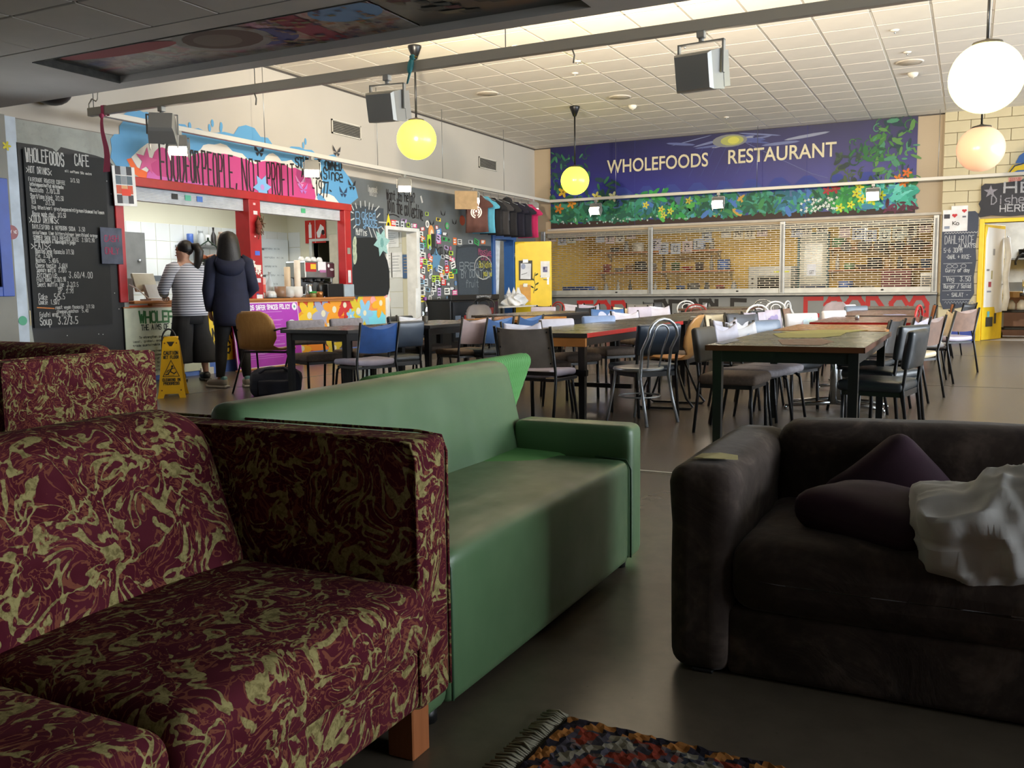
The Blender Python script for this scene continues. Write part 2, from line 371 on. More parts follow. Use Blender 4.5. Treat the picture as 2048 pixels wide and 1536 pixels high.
struct('floor_kitchen', M().box(-13.2, XW - .2, 5.5, 16.5, -.1, 0).box(-9.4, 4.2, YB + .2, 24.2, -.1, 0), mat('#8b8680', .5))

SERV = (7.66, 12.08, .95, 2.36); DOORL = (13.2, 14.12, 0, 2.13); DOORB = (17.15, 18.02, 0, 2.15)
wl = struct('wall_left', wall('x', XW - .2, XW, YF, YB + .2, 0, ZC + .1, [SERV, DOORL, DOORB, (4.7, 6.12, 1.12, 2.22)]), WHITE)
wb = struct('wall_back', wall('y', YB, YB + .2, XW - .2, XR, 0, ZC + .1, [(-8.78, -.6, .98, 2.34), (.18, 1.12, 0, 2.2)]), BEIGE)
wr = struct('wall_right', wall('x', XR, XR + .2, YF, YB + .2, 0, ZC + .1, WINS), WHITE)
wf = struct('wall_front', M().box(XW - .2, XR + .2, YF - .2, YF, 0, ZC + .1), mat('#8a8378', .8))
for i, (a, b, c, d) in enumerate(WINS):
    t = thing('window_%d' % (i + 1), None, None, (XR + .1, 0, 0)); t['kind'] = 'structure'
    f = M(); 
    for y in (a + .03, b - .03): f.box(-.06, .06, y - .03, y + .03, c, d)
    for z in (c + .03, d - .03): f.box(-.06, .06, a, b, z - .03, z + .03)
    f.obj('window_frame', SILVER, t)
    g = M(); g.box(-.03, .03, (a + b) / 2 - .025, (a + b) / 2 + .025, c, d); g.obj('mullion', SILVER, t)
    for y0, y1 in ((a + .06, (a + b) / 2 - .025), ((a + b) / 2 + .025, b - .06)): M().box(-.004, .004, y0, y1, c + .06, d - .06).obj('pane', GLASS, t)

# ---- high ceiling: tiles laid in an exposed grid
ce = struct('ceiling', M().box(XW - .2, XR + .2, 5.92, YB + .2, ZC + .06, ZC + .16), WHITE)
TX, TY, GX0, GY0 = .645, .643, -8.90, 5.98
tile = M().bevbox(0.012, TX - .012, .012, TY - .012, 0, .02, .006).mesh('ceiling_tile'); tile.materials.append(CEIL)
gb = M(); far = M(); cells = []
for i in range(-1, 25):
    for j_ in range(21):
        x = GX0 + i * TX; y = GY0 + j_ * TY
        if x + TX > XR or x < XW - .6: continue
        cells.append((math.hypot(x, y) + (50 if x > .9 else 0), x, y))
cells.sort()
for n, (_, x, y) in enumerate(cells):
    if x < XW:
        far.box(XW, x + TX - .012, y + .012, y + TY - .012, ZC, ZC + .02)
    elif n < 290: link('ceiling_tile', tile, None, ce, (x, y, ZC + .001))
    else: far.box(x + .012, x + TX - .012, y + .012, y + TY - .012, ZC + .002, ZC + .02)
tag(far.obj('ceiling_tiles', CEIL, ce), kind='stuff')
for i in range(25): gb.box(GX0 + i * TX - .011, GX0 + i * TX + .011, 5.95, YB, ZC + .004, ZC + .03)
for j_ in range(22): gb.box(XW, XR, GY0 + j_ * TY - .011, GY0 + j_ * TY + .011, ZC + .004, ZC + .03)
tag(gb.obj('ceiling_grid', GRIDM, ce), kind='stuff')
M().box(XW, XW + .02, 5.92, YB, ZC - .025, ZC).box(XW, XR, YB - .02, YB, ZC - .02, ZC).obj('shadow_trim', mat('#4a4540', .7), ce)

# ---- low ceiling over the lounge with its two painted recess panels
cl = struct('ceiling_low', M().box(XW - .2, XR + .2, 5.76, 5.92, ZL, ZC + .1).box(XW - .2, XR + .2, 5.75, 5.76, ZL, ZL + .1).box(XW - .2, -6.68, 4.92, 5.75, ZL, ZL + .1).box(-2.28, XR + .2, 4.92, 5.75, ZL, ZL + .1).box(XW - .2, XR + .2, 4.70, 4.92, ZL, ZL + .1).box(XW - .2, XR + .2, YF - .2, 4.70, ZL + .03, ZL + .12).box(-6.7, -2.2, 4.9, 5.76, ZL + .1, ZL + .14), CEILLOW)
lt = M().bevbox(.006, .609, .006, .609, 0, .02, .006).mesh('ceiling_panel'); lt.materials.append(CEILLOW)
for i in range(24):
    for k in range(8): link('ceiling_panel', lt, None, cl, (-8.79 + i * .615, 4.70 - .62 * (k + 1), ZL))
M().box(-6.68, -2.28, 4.915, 4.93, ZL - .004, ZL + .10).box(-6.69, -6.675, 4.92, 5.75, ZL - .004, ZL + .1).obj('recess_edge_shadow', mat('#2b2a26', .8, 0, .2, 20), cl)  # dark colour on the recess sides paints in the shadow of its depth
rp = random.Random(4)
for (x0, x1, pal) in ((-6.67, -3.6, None), (-3.57, -2.3, 1)):
    s = N('painted_panel'); f = s.noise(3.5, 5, 2.0, .6); f2 = s.noise(9, 5, 1.0, .65); f3 = s.noise(1.1, 3, .8)
    c = s.ramp(f3, [(.3, '#8d8c86'), (.42, '#5d5560'), (.5, '#8a4b4c'), (.58, '#6d6a4c'), (.7, '#4c5a78')] if not pal else [(.3, '#3e3e3a'), (.5, '#4c4a44'), (.6, '#5c5648'), (.75, '#6a5a44')])
    c = s.mix(s.ramp(f, [(.45, 0), (.55, .8)]), c, '#85847e' if not pal else '#3a3b38'); c = s.mix(s.ramp(f2, [(.55, 0), (.62, .6)]), c, '#3c3a40'); s.set(Base_Color=c, Roughness=.3)
    o = M().box(x0, x1, 4.93, 5.745, ZL + .055, ZL + .075).obj('painted_panel', s.m, cl)
    q = PN(ZL + .055)
    if not pal:
        q.ell(-5.05, 5.30, .42, .3, '#8f8f88', 1); q.ell(-5.05, 5.30, .34, .23, '#5a4a40', 2); q.ell(-5.1, 5.3, .2, .15, '#6e665a', 3)
        q.ell(-6.0, 5.15, .6, .12, '#8a4446', 1, t=.05); q.rect(-4.42, -4.2, 4.95, 5.7, '#8c3a48', 1); q.ell(-3.85, 5.2, .28, .2, '#6f93b8', 2); q.ell(-4.75, 5.4, .3, .2, '#4e5484', 0)
        for i in range(90): 
            a, b = rp.uniform(-4.8, -3.65), rp.uniform(4.98, 5.68); t = rp.uniform(.02, .07); q.poly([(a, b), (a + t, b + .01), (a + t, b + .05), (a, b + .04)], rp.choice(['#7a5a4a', '#6a6a4a', '#8a7a6a', '#5a4a5a', '#8f6a4a', '#4f5a6a']), 4 + i % 4)
    else:
        for i in range(26):
            a, b = rp.uniform(-3.5, -2.4), rp.uniform(4.98, 5.6); t = rp.uniform(.06, .2); q.poly([(a, b), (a + t, b + .02), (a + t * .9, b + .09), (a + .02, b + .07)], rp.choice(['#6a6250', '#5a3638', '#4a4a42', '#77705a', '#3d4440']), 1 + i % 5)
    q.obj('panel_picture', o)

# ---- kitchens behind the hatch and behind the grille
kl = struct('wall_kitchen', wall('x', -12.4, -12.2, 5.5, 16.5, 0, 3.6, []), CREAM)
struct('wall_kitchen_side', wall('y', 14.36, 14.5, -12.2, XW - .2, 0, 3.6, [(-11.55, -11.05, 0, 2.05)]), CREAM)
struct('wall_kitchen_near', M().box(-12.4, XW - .2, 5.5, 5.6, 0, 3.6).box(-12.4, -9.23, 16.4, 16.5, 0, 3.6), CREAM)
struct('ceiling_kitchen', M().box(-12.4, XW - .2, 5.5, 16.5, 3.5, 3.6), WHITE)
tl = M().bevbox(0, .008, .004, .296, .004, .296, .003).mesh('wall_tile'); tl.materials.append(TILE)
for i in range(18):
    for k in range(7):
        y = 8.95 + i * .3; z = .15 + k * .3
        if y < 14.3: link('wall_tile', tl, None, kl, (-12.2, y, z))
tl2 = M().bevbox(.004, .296, -.008, 0, .004, .296, .003).mesh('wall_tile'); tl2.materials.append(TILE)
ks = bpy.data.objects['wall_kitchen_side']
for i in range(9):
    for k in range(7):
        x = -12.18 + i * .3; z = .15 + k * .3
        if x + .3 < -11.6 or -11.0 < x < -9.5: link('wall_tile', tl2, None, ks, (x, 14.36, z))
struct('wall_corridor', M().box(-11.6, -9.3, 16.2, 16.3, 0, 3.5), mat('#5d6a5e', .6))
kb = struct('wall_restaurant_kitchen', wall('y', 23.0, 23.2, -9.4, 4.2, 0, 3.6, []), mat('#caa238', .55, 0, .05, 1))
struct('wall_restaurant_kitchen_side', M().box(-9.4, -9.23, YB + .2, 23, 0, 3.6).box(4.1, 4.2, YB + .2, 23, 0, 3.6).box(-.36, -.26, YB + .25, 23, 0, 3.6), mat('#d8b24a', .55, 0, .04, 1))
struct('ceiling_restaurant_kitchen', M().box(-9.4, 4.2, YB + .2, 23, 3.3, 3.4), WHITE)

# ---- concrete block facing on the right part of the back wall
blk = M().bevbox(.004, .436, -.05, 0, .004, .212, .006).mesh('block'); blk.materials.append(mat('#cfc4a2', .6, 0, .04, 2, .2, 90))
hb = M().bevbox(.004, .216, -.05, 0, .004, .212, .006).mesh('block'); hb.materials.append(blk.materials[0])
for k in range(20):
    x = -.53
    if k % 2: link('block', hb, None, wb, (x, YB, k * .2155)); x += .22
    while x < 2.6:
        if x + .44 > .14 and x < 1.16 and k < 11:
            if x < .14 and .14 - x > .18: link('block', hb, None, wb, (x if x + .22 < .15 else -.08, YB, k * .2155))
            x = 1.16 if x < 1.16 else x; x = max(x, 1.16); 
            if x >= 1.16: link('block', blk, None, wb, (x, YB, k * .2155)); x += .44
            continue
        link('block', blk, None, wb, (x, YB, k * .2155)); x += .44
struct('baseboard_back', M().box(-.53, .12, YB - .062, YB - .05, 0, .22).box(1.18, 3, YB - .062, YB - .05, 0, .22), mat('#3a4fa8', .5))
struct('baseboard_left', M().box(XW, XW + .012, 7.5, 13.1, 0, .16), mat('#5b7fd0', .5))

# ---- left wall paint areas
o = M().box(XW, XW + .004, 6.4, 7.72, 0, 2.915).obj('concrete_panel', RAWC, wl)
M().box(XW, XW + .006, 6.28, 6.40, 0, 2.93).obj('white_edge', mat('#b9c4cf', .6, 0, .1, 4), wl)
M().box(XW, XW + .006, 3.0, 6.28, 2.22, 2.94).box(XW, XW + .006, 6.12, 6.28, 0, 2.22).box(XW, XW + .006, 3, 6.12, 0, 1.12).obj('grey_column', mat('#7d7c74', .6, 0, .06, 2), wl)
M().box(XW, XW + .005, 12.1, 13.2, 0, 2.915).box(XW, XW + .005, 13.2, 14.12, 2.13, 2.915).box(XW, XW + .005, 14.12, 17.15, 0, 2.915).box(XW, XW + .005, 17.15, 18.02, 2.15, 2.915).box(XW, XW + .005, 18.02, YB, 0, 2.915).obj('grey_paint', DGREY, wl)
M().box(XW, XW + .003, 6.4, YB, 2.918, 2.926).obj('panel_joint_shadow', mat('#77726a', .7), wl)  # grey strip draws in the thin shadow line at the upper panel's joint
p = PL(XW + .004)
p.poly([(6.391, 2.674), (6.499, 2.674), (6.674, 2.676), (6.817, 2.663), (6.864, 2.631), (6.924, 2.693), (7.106, 2.678), (7.366, 2.656), (7.527, 2.63), (7.607, 2.57), (7.62, 2.462), (7.622, 2.173), (7.647, 1.708), (7.658, 1.237), (7.645, 0.401), (6.456, 0.478), (6.417, 0.911), (6.402, 1.338), (6.392, 1.917), (6.394, 2.334)], '#17181a', 0)
for i in range(26): p.ell(rp.uniform(6.5, 7.6), rp.uniform(.1, 2.5), .006, .006, '#b8b8b4', 2)
p.obj('black_paint', wl)
# cloud and slogan painting above the hatch
p = PL(XW + .006)
p.poly([(7.571, 2.659), (7.595, 2.76), (7.585, 2.871), (7.641, 2.934), (7.719, 2.945), (7.72, 3.037), (7.791, 3.118), (7.787, 3.181), (7.869, 3.24), (7.933, 3.254), (7.977, 3.248), (8.023, 3.27), (8.086, 3.258), (8.142, 3.27), (8.214, 3.236), (8.265, 3.156), (8.356, 3.096), (8.51, 3.086), (8.594, 3.169), (8.636, 3.205), (8.737, 3.213), (8.815, 3.164), (8.963, 3.201), (9.088, 3.176), (9.284, 3.189), (9.42, 3.221), (9.601, 3.215), (9.7, 3.328), (9.844, 3.374), (10.012, 3.358), (10.129, 3.254), (10.28, 3.262), (10.377, 3.176), (10.558, 3.171), (10.663, 3.141), (10.774, 3.208), (10.967, 3.224), (11.078, 3.203), (11.249, 3.216), (11.391, 3.152), (11.631, 3.181), (11.786, 3.219), (11.908, 3.168), (11.967, 3.099), (11.995, 3.025), (12.181, 2.891), (12.338, 2.75), (12.397, 2.598), (12.126, 2.45), (11.352, 2.419), (9.764, 2.421), (8.666, 2.418), (7.639, 2.414), (7.666, 2.544)], '#5b9ac6', 0)
for q in [(9.161, 3.234), (9.215, 3.302), (9.375, 3.291), (9.366, 3.253), (11.053, 3.259), (11.107, 3.324), (8.818, 3.204)]: p.ell(q[0], q[1], .05 if q[1] < 3.15 else .025, .05, '#5b9ac6', 0)
p.poly([(7.766, 2.484), (7.662, 2.487), (7.622, 2.412), (8.084, 2.4), (8.144, 2.465), (8.093, 2.533), (7.968, 2.578), (7.865, 2.652)], '#a9b0a8', 1)
p.poly([(7.868, 2.696), (8.002, 2.813), (8.117, 2.893), (8.212, 2.921), (8.287, 2.921), (8.384, 2.937), (8.501, 2.953), (8.534, 2.852), (8.775, 2.852), (8.9, 2.868), (8.989, 2.941), (9.034, 2.994), (9.122, 3.021), (9.23, 3.028), (9.343, 3.059), (9.454, 3.05), (9.564, 2.983), (9.75, 2.974), (9.864, 2.905), (10.01, 2.906), (10.186, 2.943), (10.213, 2.989), (10.292, 3.042), (10.37, 3.06), (10.472, 3.029), (10.547, 2.969), (10.654, 2.982), (10.763, 3.012), (10.869, 2.954), (11.09, 2.907), (11.381, 2.957), (11.516, 2.712), (11.421, 2.591), (11.631, 2.591), (11.752, 2.564), (11.873, 2.478), (11.808, 2.435), (11.352, 2.419), (8.085, 2.415)], '#e3ddd2', 1)
p.poly([(11.411, 2.405), (11.328, 2.509), (11.361, 2.586), (11.478, 2.54), (11.622, 2.421)], '#5b9ac6', 2)
p.poly([(7.796, 2.665), (7.868, 2.688), (7.942, 2.589), (8.094, 2.545), (8.099, 2.475), (8.059, 2.435), (7.909, 2.499), (7.86, 2.566)], '#ee6a2e', 2)
p.poly([(8.069, 2.446), (8.094, 2.548), (8.134, 2.596), (8.18, 2.719), (8.223, 2.805), (8.283, 2.857), (8.341, 2.875), (8.398, 2.867), (8.475, 2.844), (8.535, 2.864), (8.611, 2.816), (8.772, 2.805), (8.879, 2.857), (8.943, 2.881), (9.049, 2.894), (9.18, 2.922), (9.29, 2.916), (9.402, 2.93), (9.538, 2.928), (9.676, 2.915), (9.84, 2.902), (9.911, 2.877), (10.007, 2.863), (10.071, 2.899), (10.185, 2.926), (10.415, 2.945), (10.624, 2.926), (10.729, 2.885), (10.839, 2.906), (11.031, 2.864), (11.085, 2.816), (11.198, 2.791), (11.222, 2.702), (11.276, 2.634), (11.299, 2.525), (11.271, 2.427), (9.764, 2.426), (8.667, 2.429)], '#c2417f', 3)
p.poly([(8.069, 2.446), (8.093, 2.533), (8.152, 2.576), (8.242, 2.519), (8.473, 2.513), (8.712, 2.507), (9.089, 2.497), (9.304, 2.424), (8.667, 2.429)], '#cf66ae', 4)
q = (8.088, 2.679); p.star(q[0], q[1], .17, '#d0588e', 5, 5, .2, .4)
q = (10.113, 2.553); p.star(q[0], q[1], .19, '#7fb2dc', 8, 6, .1, .55); p.ell(q[0], q[1], .04, .04, '#b78ac8', 9)
for (st, a, b) in (('FOOD', (8.298, 2.454), (8.664, 2.449)), ('FOR', (8.713, 2.461), (8.921, 2.465)), ('PEOPLE,', (8.996, 2.441), (9.624, 2.441)), ('NOT', (9.722, 2.434), (10.062, 2.446)), ('PROFIT', (10.22, 2.443), (10.788, 2.473))):
    p.text(st, a[0], a[1] + .03, .44 if st != 'FOR' else .4, '#1f1418', .024, width=b[0] - a[0], gap=.5, jit=.02, slope=(b[1] - a[1]) / (b[0] - a[0]), k=7)
for st, q, h_, w_ in (('STUDENT OWNED', (10.854, 2.925), .14, (11.963, 3.022)), ('AND RUN', (10.985, 2.791), .11, (11.447, 2.816)), ('Since', (11.507, 2.823), .17, (11.969, 2.816)), ('-1977-', (11.213, 2.546), .22, (11.69, 2.549))):
    p.text(st, q[0], q[1], h_, '#17181c', .02, width=w_[0] - q[0], jit=.08, slope=(w_[1] - q[1]) / (w_[0] - q[0]) * .6, k=9)
for q, c in zip([(10.081, 3.074), (11.852, 3.293), (12.225, 2.802), (11.993, 2.67), (10.94, 2.729), (11.005, 2.636)], ('#22242a', '#3a3a3e', '#22242a', '#2a3a5a', '#d98ab8', '#b070c0')):
    for d in (-.07, .07): p.poly([(q[0], q[1] - .04), (q[0] + d * 1.5, q[1] + .07), (q[0] + d * 1.2, q[1] - .02)], c, 9); p.poly([(q[0], q[1] - .04), (q[0] + d * 1.1, q[1] - .05), (q[0] + d * .5, q[1] - .1)], c, 9)
p.obj('cloud_painting', wl)

# grey wall lettering and small marks
p = PL(XW + .006)
for st, a, b, h_, c, w_ in (('Want to help?', (13.214, 2.646), (14.098, 2.651), .16, '#241f20', .02), ('join the collective', (13.212, 2.445), (14.357, 2.361), .24, '#241f20', .022), ('pickap', (14.632, 1.744), (15.04, 1.745), .2, '#2b2b2d', .022), ('lovement', (12.67, 2.724), (12.932, 2.721), .1, '#c9c9c6', .012), ('MAGICK', (12.713, 2.666), (12.913, 2.657), .1, '#b9b9b6', .012)):
    p.text(st, a[0], a[1], h_, c, w_, width=b[0] - a[0], gap=.4, jit=.05, slope=(b[1] - a[1]) / (b[0] - a[0]), k=1)
p.stroke([(13.267, 2.376), (13.399, 2.394), (13.499, 2.382), (13.582, 2.36)], .02, '#241f20', 1); p.stroke([(14.319, 2.765), (14.352, 2.691)], .05, '#d8d8d4', 1)
for q in [(15.089, 2.518), (15.509, 2.381), (14.674, 2.321), (15.202, 1.801)]:
    for d in (-.06, .06): p.poly([(q[0], q[1] - .04), (q[0] + d * 1.5, q[1] + .07), (q[0] + d * 1.2, q[1] - .02)], '#2c2c2e', 2)
q = (15.827, 2.442); p.ell(q[0], q[1], .11, .1, '#a2472e', 1)
q = (14.801, 1.648); p.star(q[0], q[1], .22, '#6d9fc4', 1, 5, .3, .6)
p.poly([(15.569, 1.948), (15.702, 1.922), (15.875, 1.97), (16.406, 1.991), (16.474, 1.961), (16.635, 1.982), (17.013, 1.98), (17.03, 1.746), (17.079, 1.297), (17.038, 0.891), (16.74, 0.85), (15.623, 0.868), (15.581, 1.121), (15.519, 1.498)], '#3d444b', 1)
p.poly([(15.625, 1.877), (16.003, 1.922), (16.404, 1.936), (16.443, 1.731), (16.439, 0.899), (15.666, 0.888), (15.629, 1.29), (15.565, 1.604)], '#4a535c', 2)
for st, a, h_, wd, c in (('BREAD', (15.687, 1.48), .14, 1.0, '#8f999f'), ('BY DONATION', (15.745, 1.322), .14, 1.2, '#8f999f'), ('fruit', (15.933, 1.131), .14, .5, '#7f898f'), ('Massively', (16.468, 1.786), .13, .7, '#b0567a'), ('crafty', (16.58, 1.691), .13, .5, '#b0567a'), ('Building', (16.492, 1.535), .12, .55, '#c9c24a'), ('your own', (16.662, 1.361), .1, .4, '#c9c24a')):
    p.text(st, a[0], a[1], h_, c, .018, width=wd, k=3)
q = (16.667, 1.527); p.stroke([(q[0] + .38 * math.cos(t), q[1] + .24 * math.sin(t)) for t in [i * .42 for i in range(16)]], .02, '#d6d6d0', 3)
p.obj('wall_writing', wl, CHALK)

# stickers on the grey wall, one part each (they move with the wall)
rs = random.Random(21)

SK = [(13.245, 2.252), (13.416, 2.247), (13.515, 2.225), (13.733, 2.303), (13.678, 2.221), (13.861, 2.239), (13.974, 2.236), (14.091, 2.239), (14.347, 2.195), (14.298, 2.091), (14.343, 2.005), (14.565, 1.97), (14.699, 1.995), (14.503, 2.292), (14.51, 2.478), (14.915, 2.4), (14.843, 2.247), (14.636, 2.141), (14.894, 2.053), (15.126, 2.141), (15.22, 2.299), (15.291, 2.034), (15.517, 2.019), (15.706, 2.016), (15.111, 2.043), (14.395, 1.933), (14.301, 1.881), (14.579, 1.857), (14.296, 1.773), (14.349, 1.706), (14.218, 1.654), (14.25, 1.547), (14.308, 1.617), (14.4, 1.599), (14.543, 1.712), (14.549, 1.563), (14.609, 1.664), (14.338, 1.441), (14.572, 1.484), (14.599, 1.414), (14.278, 1.332), (14.558, 1.324), (14.701, 1.285), (14.422, 1.22), (14.293, 1.24), (14.287, 1.106), (14.303, 1.027), (14.28, 0.919), (14.542, 0.925), (14.641, 1.024), (14.48, 1.085), (14.702, 1.104), (14.886, 1.042), (14.869, 0.89), (15.174, 1.051), (15.169, 0.917), (15.06, 1.226), (14.919, 1.185), (15.24, 1.185), (14.845, 1.296), (14.985, 1.348), (14.93, 1.469), (14.794, 1.467), (15.046, 1.399), (15.207, 1.391), (15.173, 1.575), (15.19, 1.473), (15.198, 1.709), (15.038, 1.705), (15.335, 1.878), (15.364, 1.786), (15.421, 1.663), (15.43, 1.559), (15.319, 1.681), (15.348, 1.361), (15.475, 1.435), (15.508, 1.206), (15.38, 1.101), (14.911, 1.994), (15.185, 1.883), (14.667, 1.185), (14.823, 1.215), (15.123, 1.318), (15.243, 1.288), (15.481, 1.017), (15.499, 0.933), (14.918, 2.175), (16.139, 2.032), (16.385, 2.042), (16.661, 2.053)]
pal = ['#e2e2dc', '#d8d8d4', '#c9d0d4', '#b5403a', '#2a2c30', '#e8e8e4', '#d84a8a', '#b8d848', '#e8d23a', '#4a86c8', '#e07030', '#d9e4ea', '#35a85a', '#c8a8d8', '#202226', '#d23a34', '#efefe9', '#93b8d0']
for i, q in enumerate(SK):
    p = PL(XW + .008 + .0015 * (i % 7)); c = pal[rs.randrange(len(pal))]; wd, ht = rs.uniform(.045, .105), rs.uniform(.03, .075); t = rs.uniform(-.3, .3) if rs.random() < .5 else 0
    if i == 0: p.poly([(q[0] - .1, q[1] - .12), (q[0] + .12, q[1] - .12), (q[0] + .01, q[1] + .15)], '#e8cf2a'); p.ell(q[0], q[1] - .04, .035, .04, '#1d1d1d', 1)
    elif i == 17: p.ell(q[0], q[1], .1, .14, '#e09a5a'); p.ell(q[0] + .02, q[1] - .02, .05, .08, '#f0d8b8', 1)
    elif i in (11, 12): p.rect(q[0] - .07, q[0] + .07, q[1] - .13, q[1] + .13, '#a8cc30' if i == 11 else '#2a2c30'); p.ell(q[0], q[1], .04, .06, '#26301a', 1)
    elif i % 7 == 6: p.ell(q[0], q[1], wd * .7, wd * .7, c); p.ell(q[0], q[1], wd * .4, wd * .4, '#8a8a8a', 1)
    else:
        ct, st_ = math.cos(t), math.sin(t); f_ = lambda a, b: (q[0] + a * ct - b * st_, q[1] + a * st_ + b * ct)
        p.poly([f_(-wd, -ht), f_(wd, -ht), f_(wd, ht), f_(-wd, ht)], c); c2 = '#3a3a3c' if lin(c)[1] > .3 else '#d8d8d8'
        for k in range(2): p.poly([f_(-wd * .75, ht * (.35 - .7 * k) - .012), f_(wd * rs.uniform(.2, .8), ht * (.35 - .7 * k) - .012), f_(wd * rs.uniform(.2, .8), ht * (.35 - .7 * k) + .016), f_(-wd * .75, ht * (.35 - .7 * k) + .016)], c2, 1)
    p.obj('sticker', wl)
# ================================================================ LEFT WALL: hatch, boards, doors
Q = R(90)     # local -Y towards +X, local X along the wall
# red hatch frame, part of the wall
m = M().bevbox(XW - .06, XW + .05, 7.58, 12.16, 2.36, 2.47, .006).bevbox(XW - .1, XW + .03, 7.58, 7.70, .97, 2.36, .006).bevbox(XW - .1, XW + .05, 11.96, 12.12, .97, 2.36, .006)
fr = m.obj('hatch_frame', REDP, wl); fp = M().bevbox(XW - .2, XW + .06, 9.78, 10.01, .97, 2.36, .006).obj('hatch_post', REDP, wl)
m = M()
for i in range(9): m.bevbox(XW - .14, XW - .04, 7.70, 9.78, 2.20 + i * .018, 2.217 + i * .018, .003).bevbox(XW - .14, XW - .04, 10.01, 11.96, 2.20 + i * .018, 2.217 + i * .018, .003)
tag(m.obj('roller_blind', mat('#c9ccd0', .5), wl), kind='stuff')
for y, c in ((8.5, '#2a2a2a'), (8.72, '#5fb89a'), (8.92, '#4a78c8'), (11.0, '#4fae7a')): PL(XW - .035).rect(y, y + .1, 2.26, 2.33, c).obj('sticker', wl)
p = PL(XW + .062)
for z, c, d in ((2.18, '#f0d8d8', .05), (1.85, '#f2c8c0', .02), (1.62, '#4a6ad0', .06), (1.42, '#f0e0d0', .07), (1.24, '#d8d8e0', .06), (1.10, '#2a2430', .03), (1.04, '#3a4a9a', .03), (2.30, '#e8b0b0', .03), (.99, '#e8e4e0', .1)): p.rect(9.86, 9.86 + min(.12, d * 1.6), z - d / 2, z + d / 2, c)
for i in range(14): a, b = rs.uniform(9.8, 9.98), rs.uniform(1.3, 1.5); p.star(a, b, .03, '#f4ece0', 1, 4)
p.obj('sticker', wl); p = PL(XW + .052)
for z, c in ((1.72, '#8d8478'), (1.36, '#d8d0d0'), (1.26, '#c8c8c8'), (1.14, '#3a2428')): p.rect(12.0, 12.08, z - .05, z + .05, c)
p.obj('sticker', wl)
# dried sprig hung on the post
t = thing('dried_sprig', 'bundle of dried brown seed heads hanging on the red hatch post', 'decoration', (XW + .09, 9.92, 2.02))
m = M(); rd = random.Random(2)
for i in range(16): m.tube([(0, 0, .12), (rd.uniform(0, .05), rd.uniform(-.07, .07), rd.uniform(-.05, .05)), (rd.uniform(0, .06), rd.uniform(-.09, .09), rd.uniform(-.22, .2))], .006, 4)
m.obj('stem', mat('#6b4a30', .8), t); m = M()
for i in range(5): m.ball((.03, rd.uniform(-.04, .04), rd.uniform(-.16, .02)), (.035, .035, .05), 8, 6)
m.obj('seed_head', mat('#6a3426', .8), t)
# worktop
t = thing('counter_worktop', 'long orange wooden worktop of the cafe serving hatch', 'counter', (0, 0, 0))
M().bevbox(XW - .55, XW + .10, 7.72, 12.12, .95, .985, .006).bevbox(XW + .0, XW + .08, 8.0, 12.1, .92, .95, .004).obj('top', COUNTERW, t)
M().box(XW - .55, XW - .2, 7.8, 12.0, 0, .95).obj('cabinet', CREAM, t)

# flower painting under the hatch, on the wall
p = PL(XW + .006)
p.rect(7.72, 13.12, .16, .93, '#e8582a', 0); p.rect(8.75, 9.3, .16, .93, '#e9c62a', 1)
p.poly([(10.685, 0.863), (11.33, 0.857), (11.257, 0.634), (10.823, 0.272), (10.649, 0.207)], '#7f9db0', 1); p.poly([(10.663, 0.863), (10.971, 0.857), (10.73, 0.653), (10.647, 0.581)], '#c050a8', 2)
for q, ra, rb, c in (((12.384, 0.512), .5, .36, '#5a4a4c'), ((12.067, 0.198), .45, .18, '#5a4a4c'), ((12.671, 0.585), .45, .32, '#7fd8ec'), ((12.291, 0.598), .3, .24, '#7fd8ec'), ((11.495, 0.468), .42, .30, '#ea5c2c'), ((11.298, 0.243), .3, .1, '#f09030'), ((11.965, 0.836), .6, .12, '#e0402c'), ((12.728, 0.878), .45, .14, '#ef9050'), ((12.95, 0.917), .3, .12, '#f2a8a0'), ((11.486, 0.288), .08, .08, '#6a4a44')): p.ell(q[0], q[1], ra, rb, c, 3)
for q, r, c in (((11.046, 0.71), .28, '#f2c62c'), ((11.385, 0.731), .28, '#a8a8c0'), ((11.664, 0.787), .28, '#f0a028'), ((11.939, 0.852), .24, '#c83030'), ((12.298, 0.746), .30, '#d8c034'), ((12.477, 0.708), .24, '#8cc4e4'), ((12.09, 0.67), .12, '#8cc4e4'), ((11.652, 0.302), .22, '#8cc4e4'), ((11.645, 0.175), .24, '#d8c034'), ((10.726, 0.578), .3, '#f0a028'), ((10.867, 0.216), .2, '#f2b02c'), ((12.947, 0.866), .26, '#f2b02c'), ((9.176, 0.302), .2, '#f09a30'), ((11.5, 0.547), .18, '#f0a028')): p.flower(q[0], q[1], r, c, '#e8e0c0', 6, 6, rs.uniform(0, 1))
p.obj('flower_painting', wl)
M().box(XW, XW + .03, 13.08, 13.14, .16, .96).obj('white_trim', mat('#e4e2dc', .5), wl)

def board(name, label, cat, y0, y1, z0, z1, x=XW + .01, d=.02, m=None, group=None, frame=None, tilt=0):
    t = thing(name, label, cat, (x, y0, z0), Q, group); t.rotation_euler = (tilt, 0, Q)
    M().bevbox(0, y1 - y0, -d, 0, 0, z1 - z0, .003).obj('panel', m or mat('#e6e2d4', .6), t)
    return t, PT(mv(0, -d, 0))
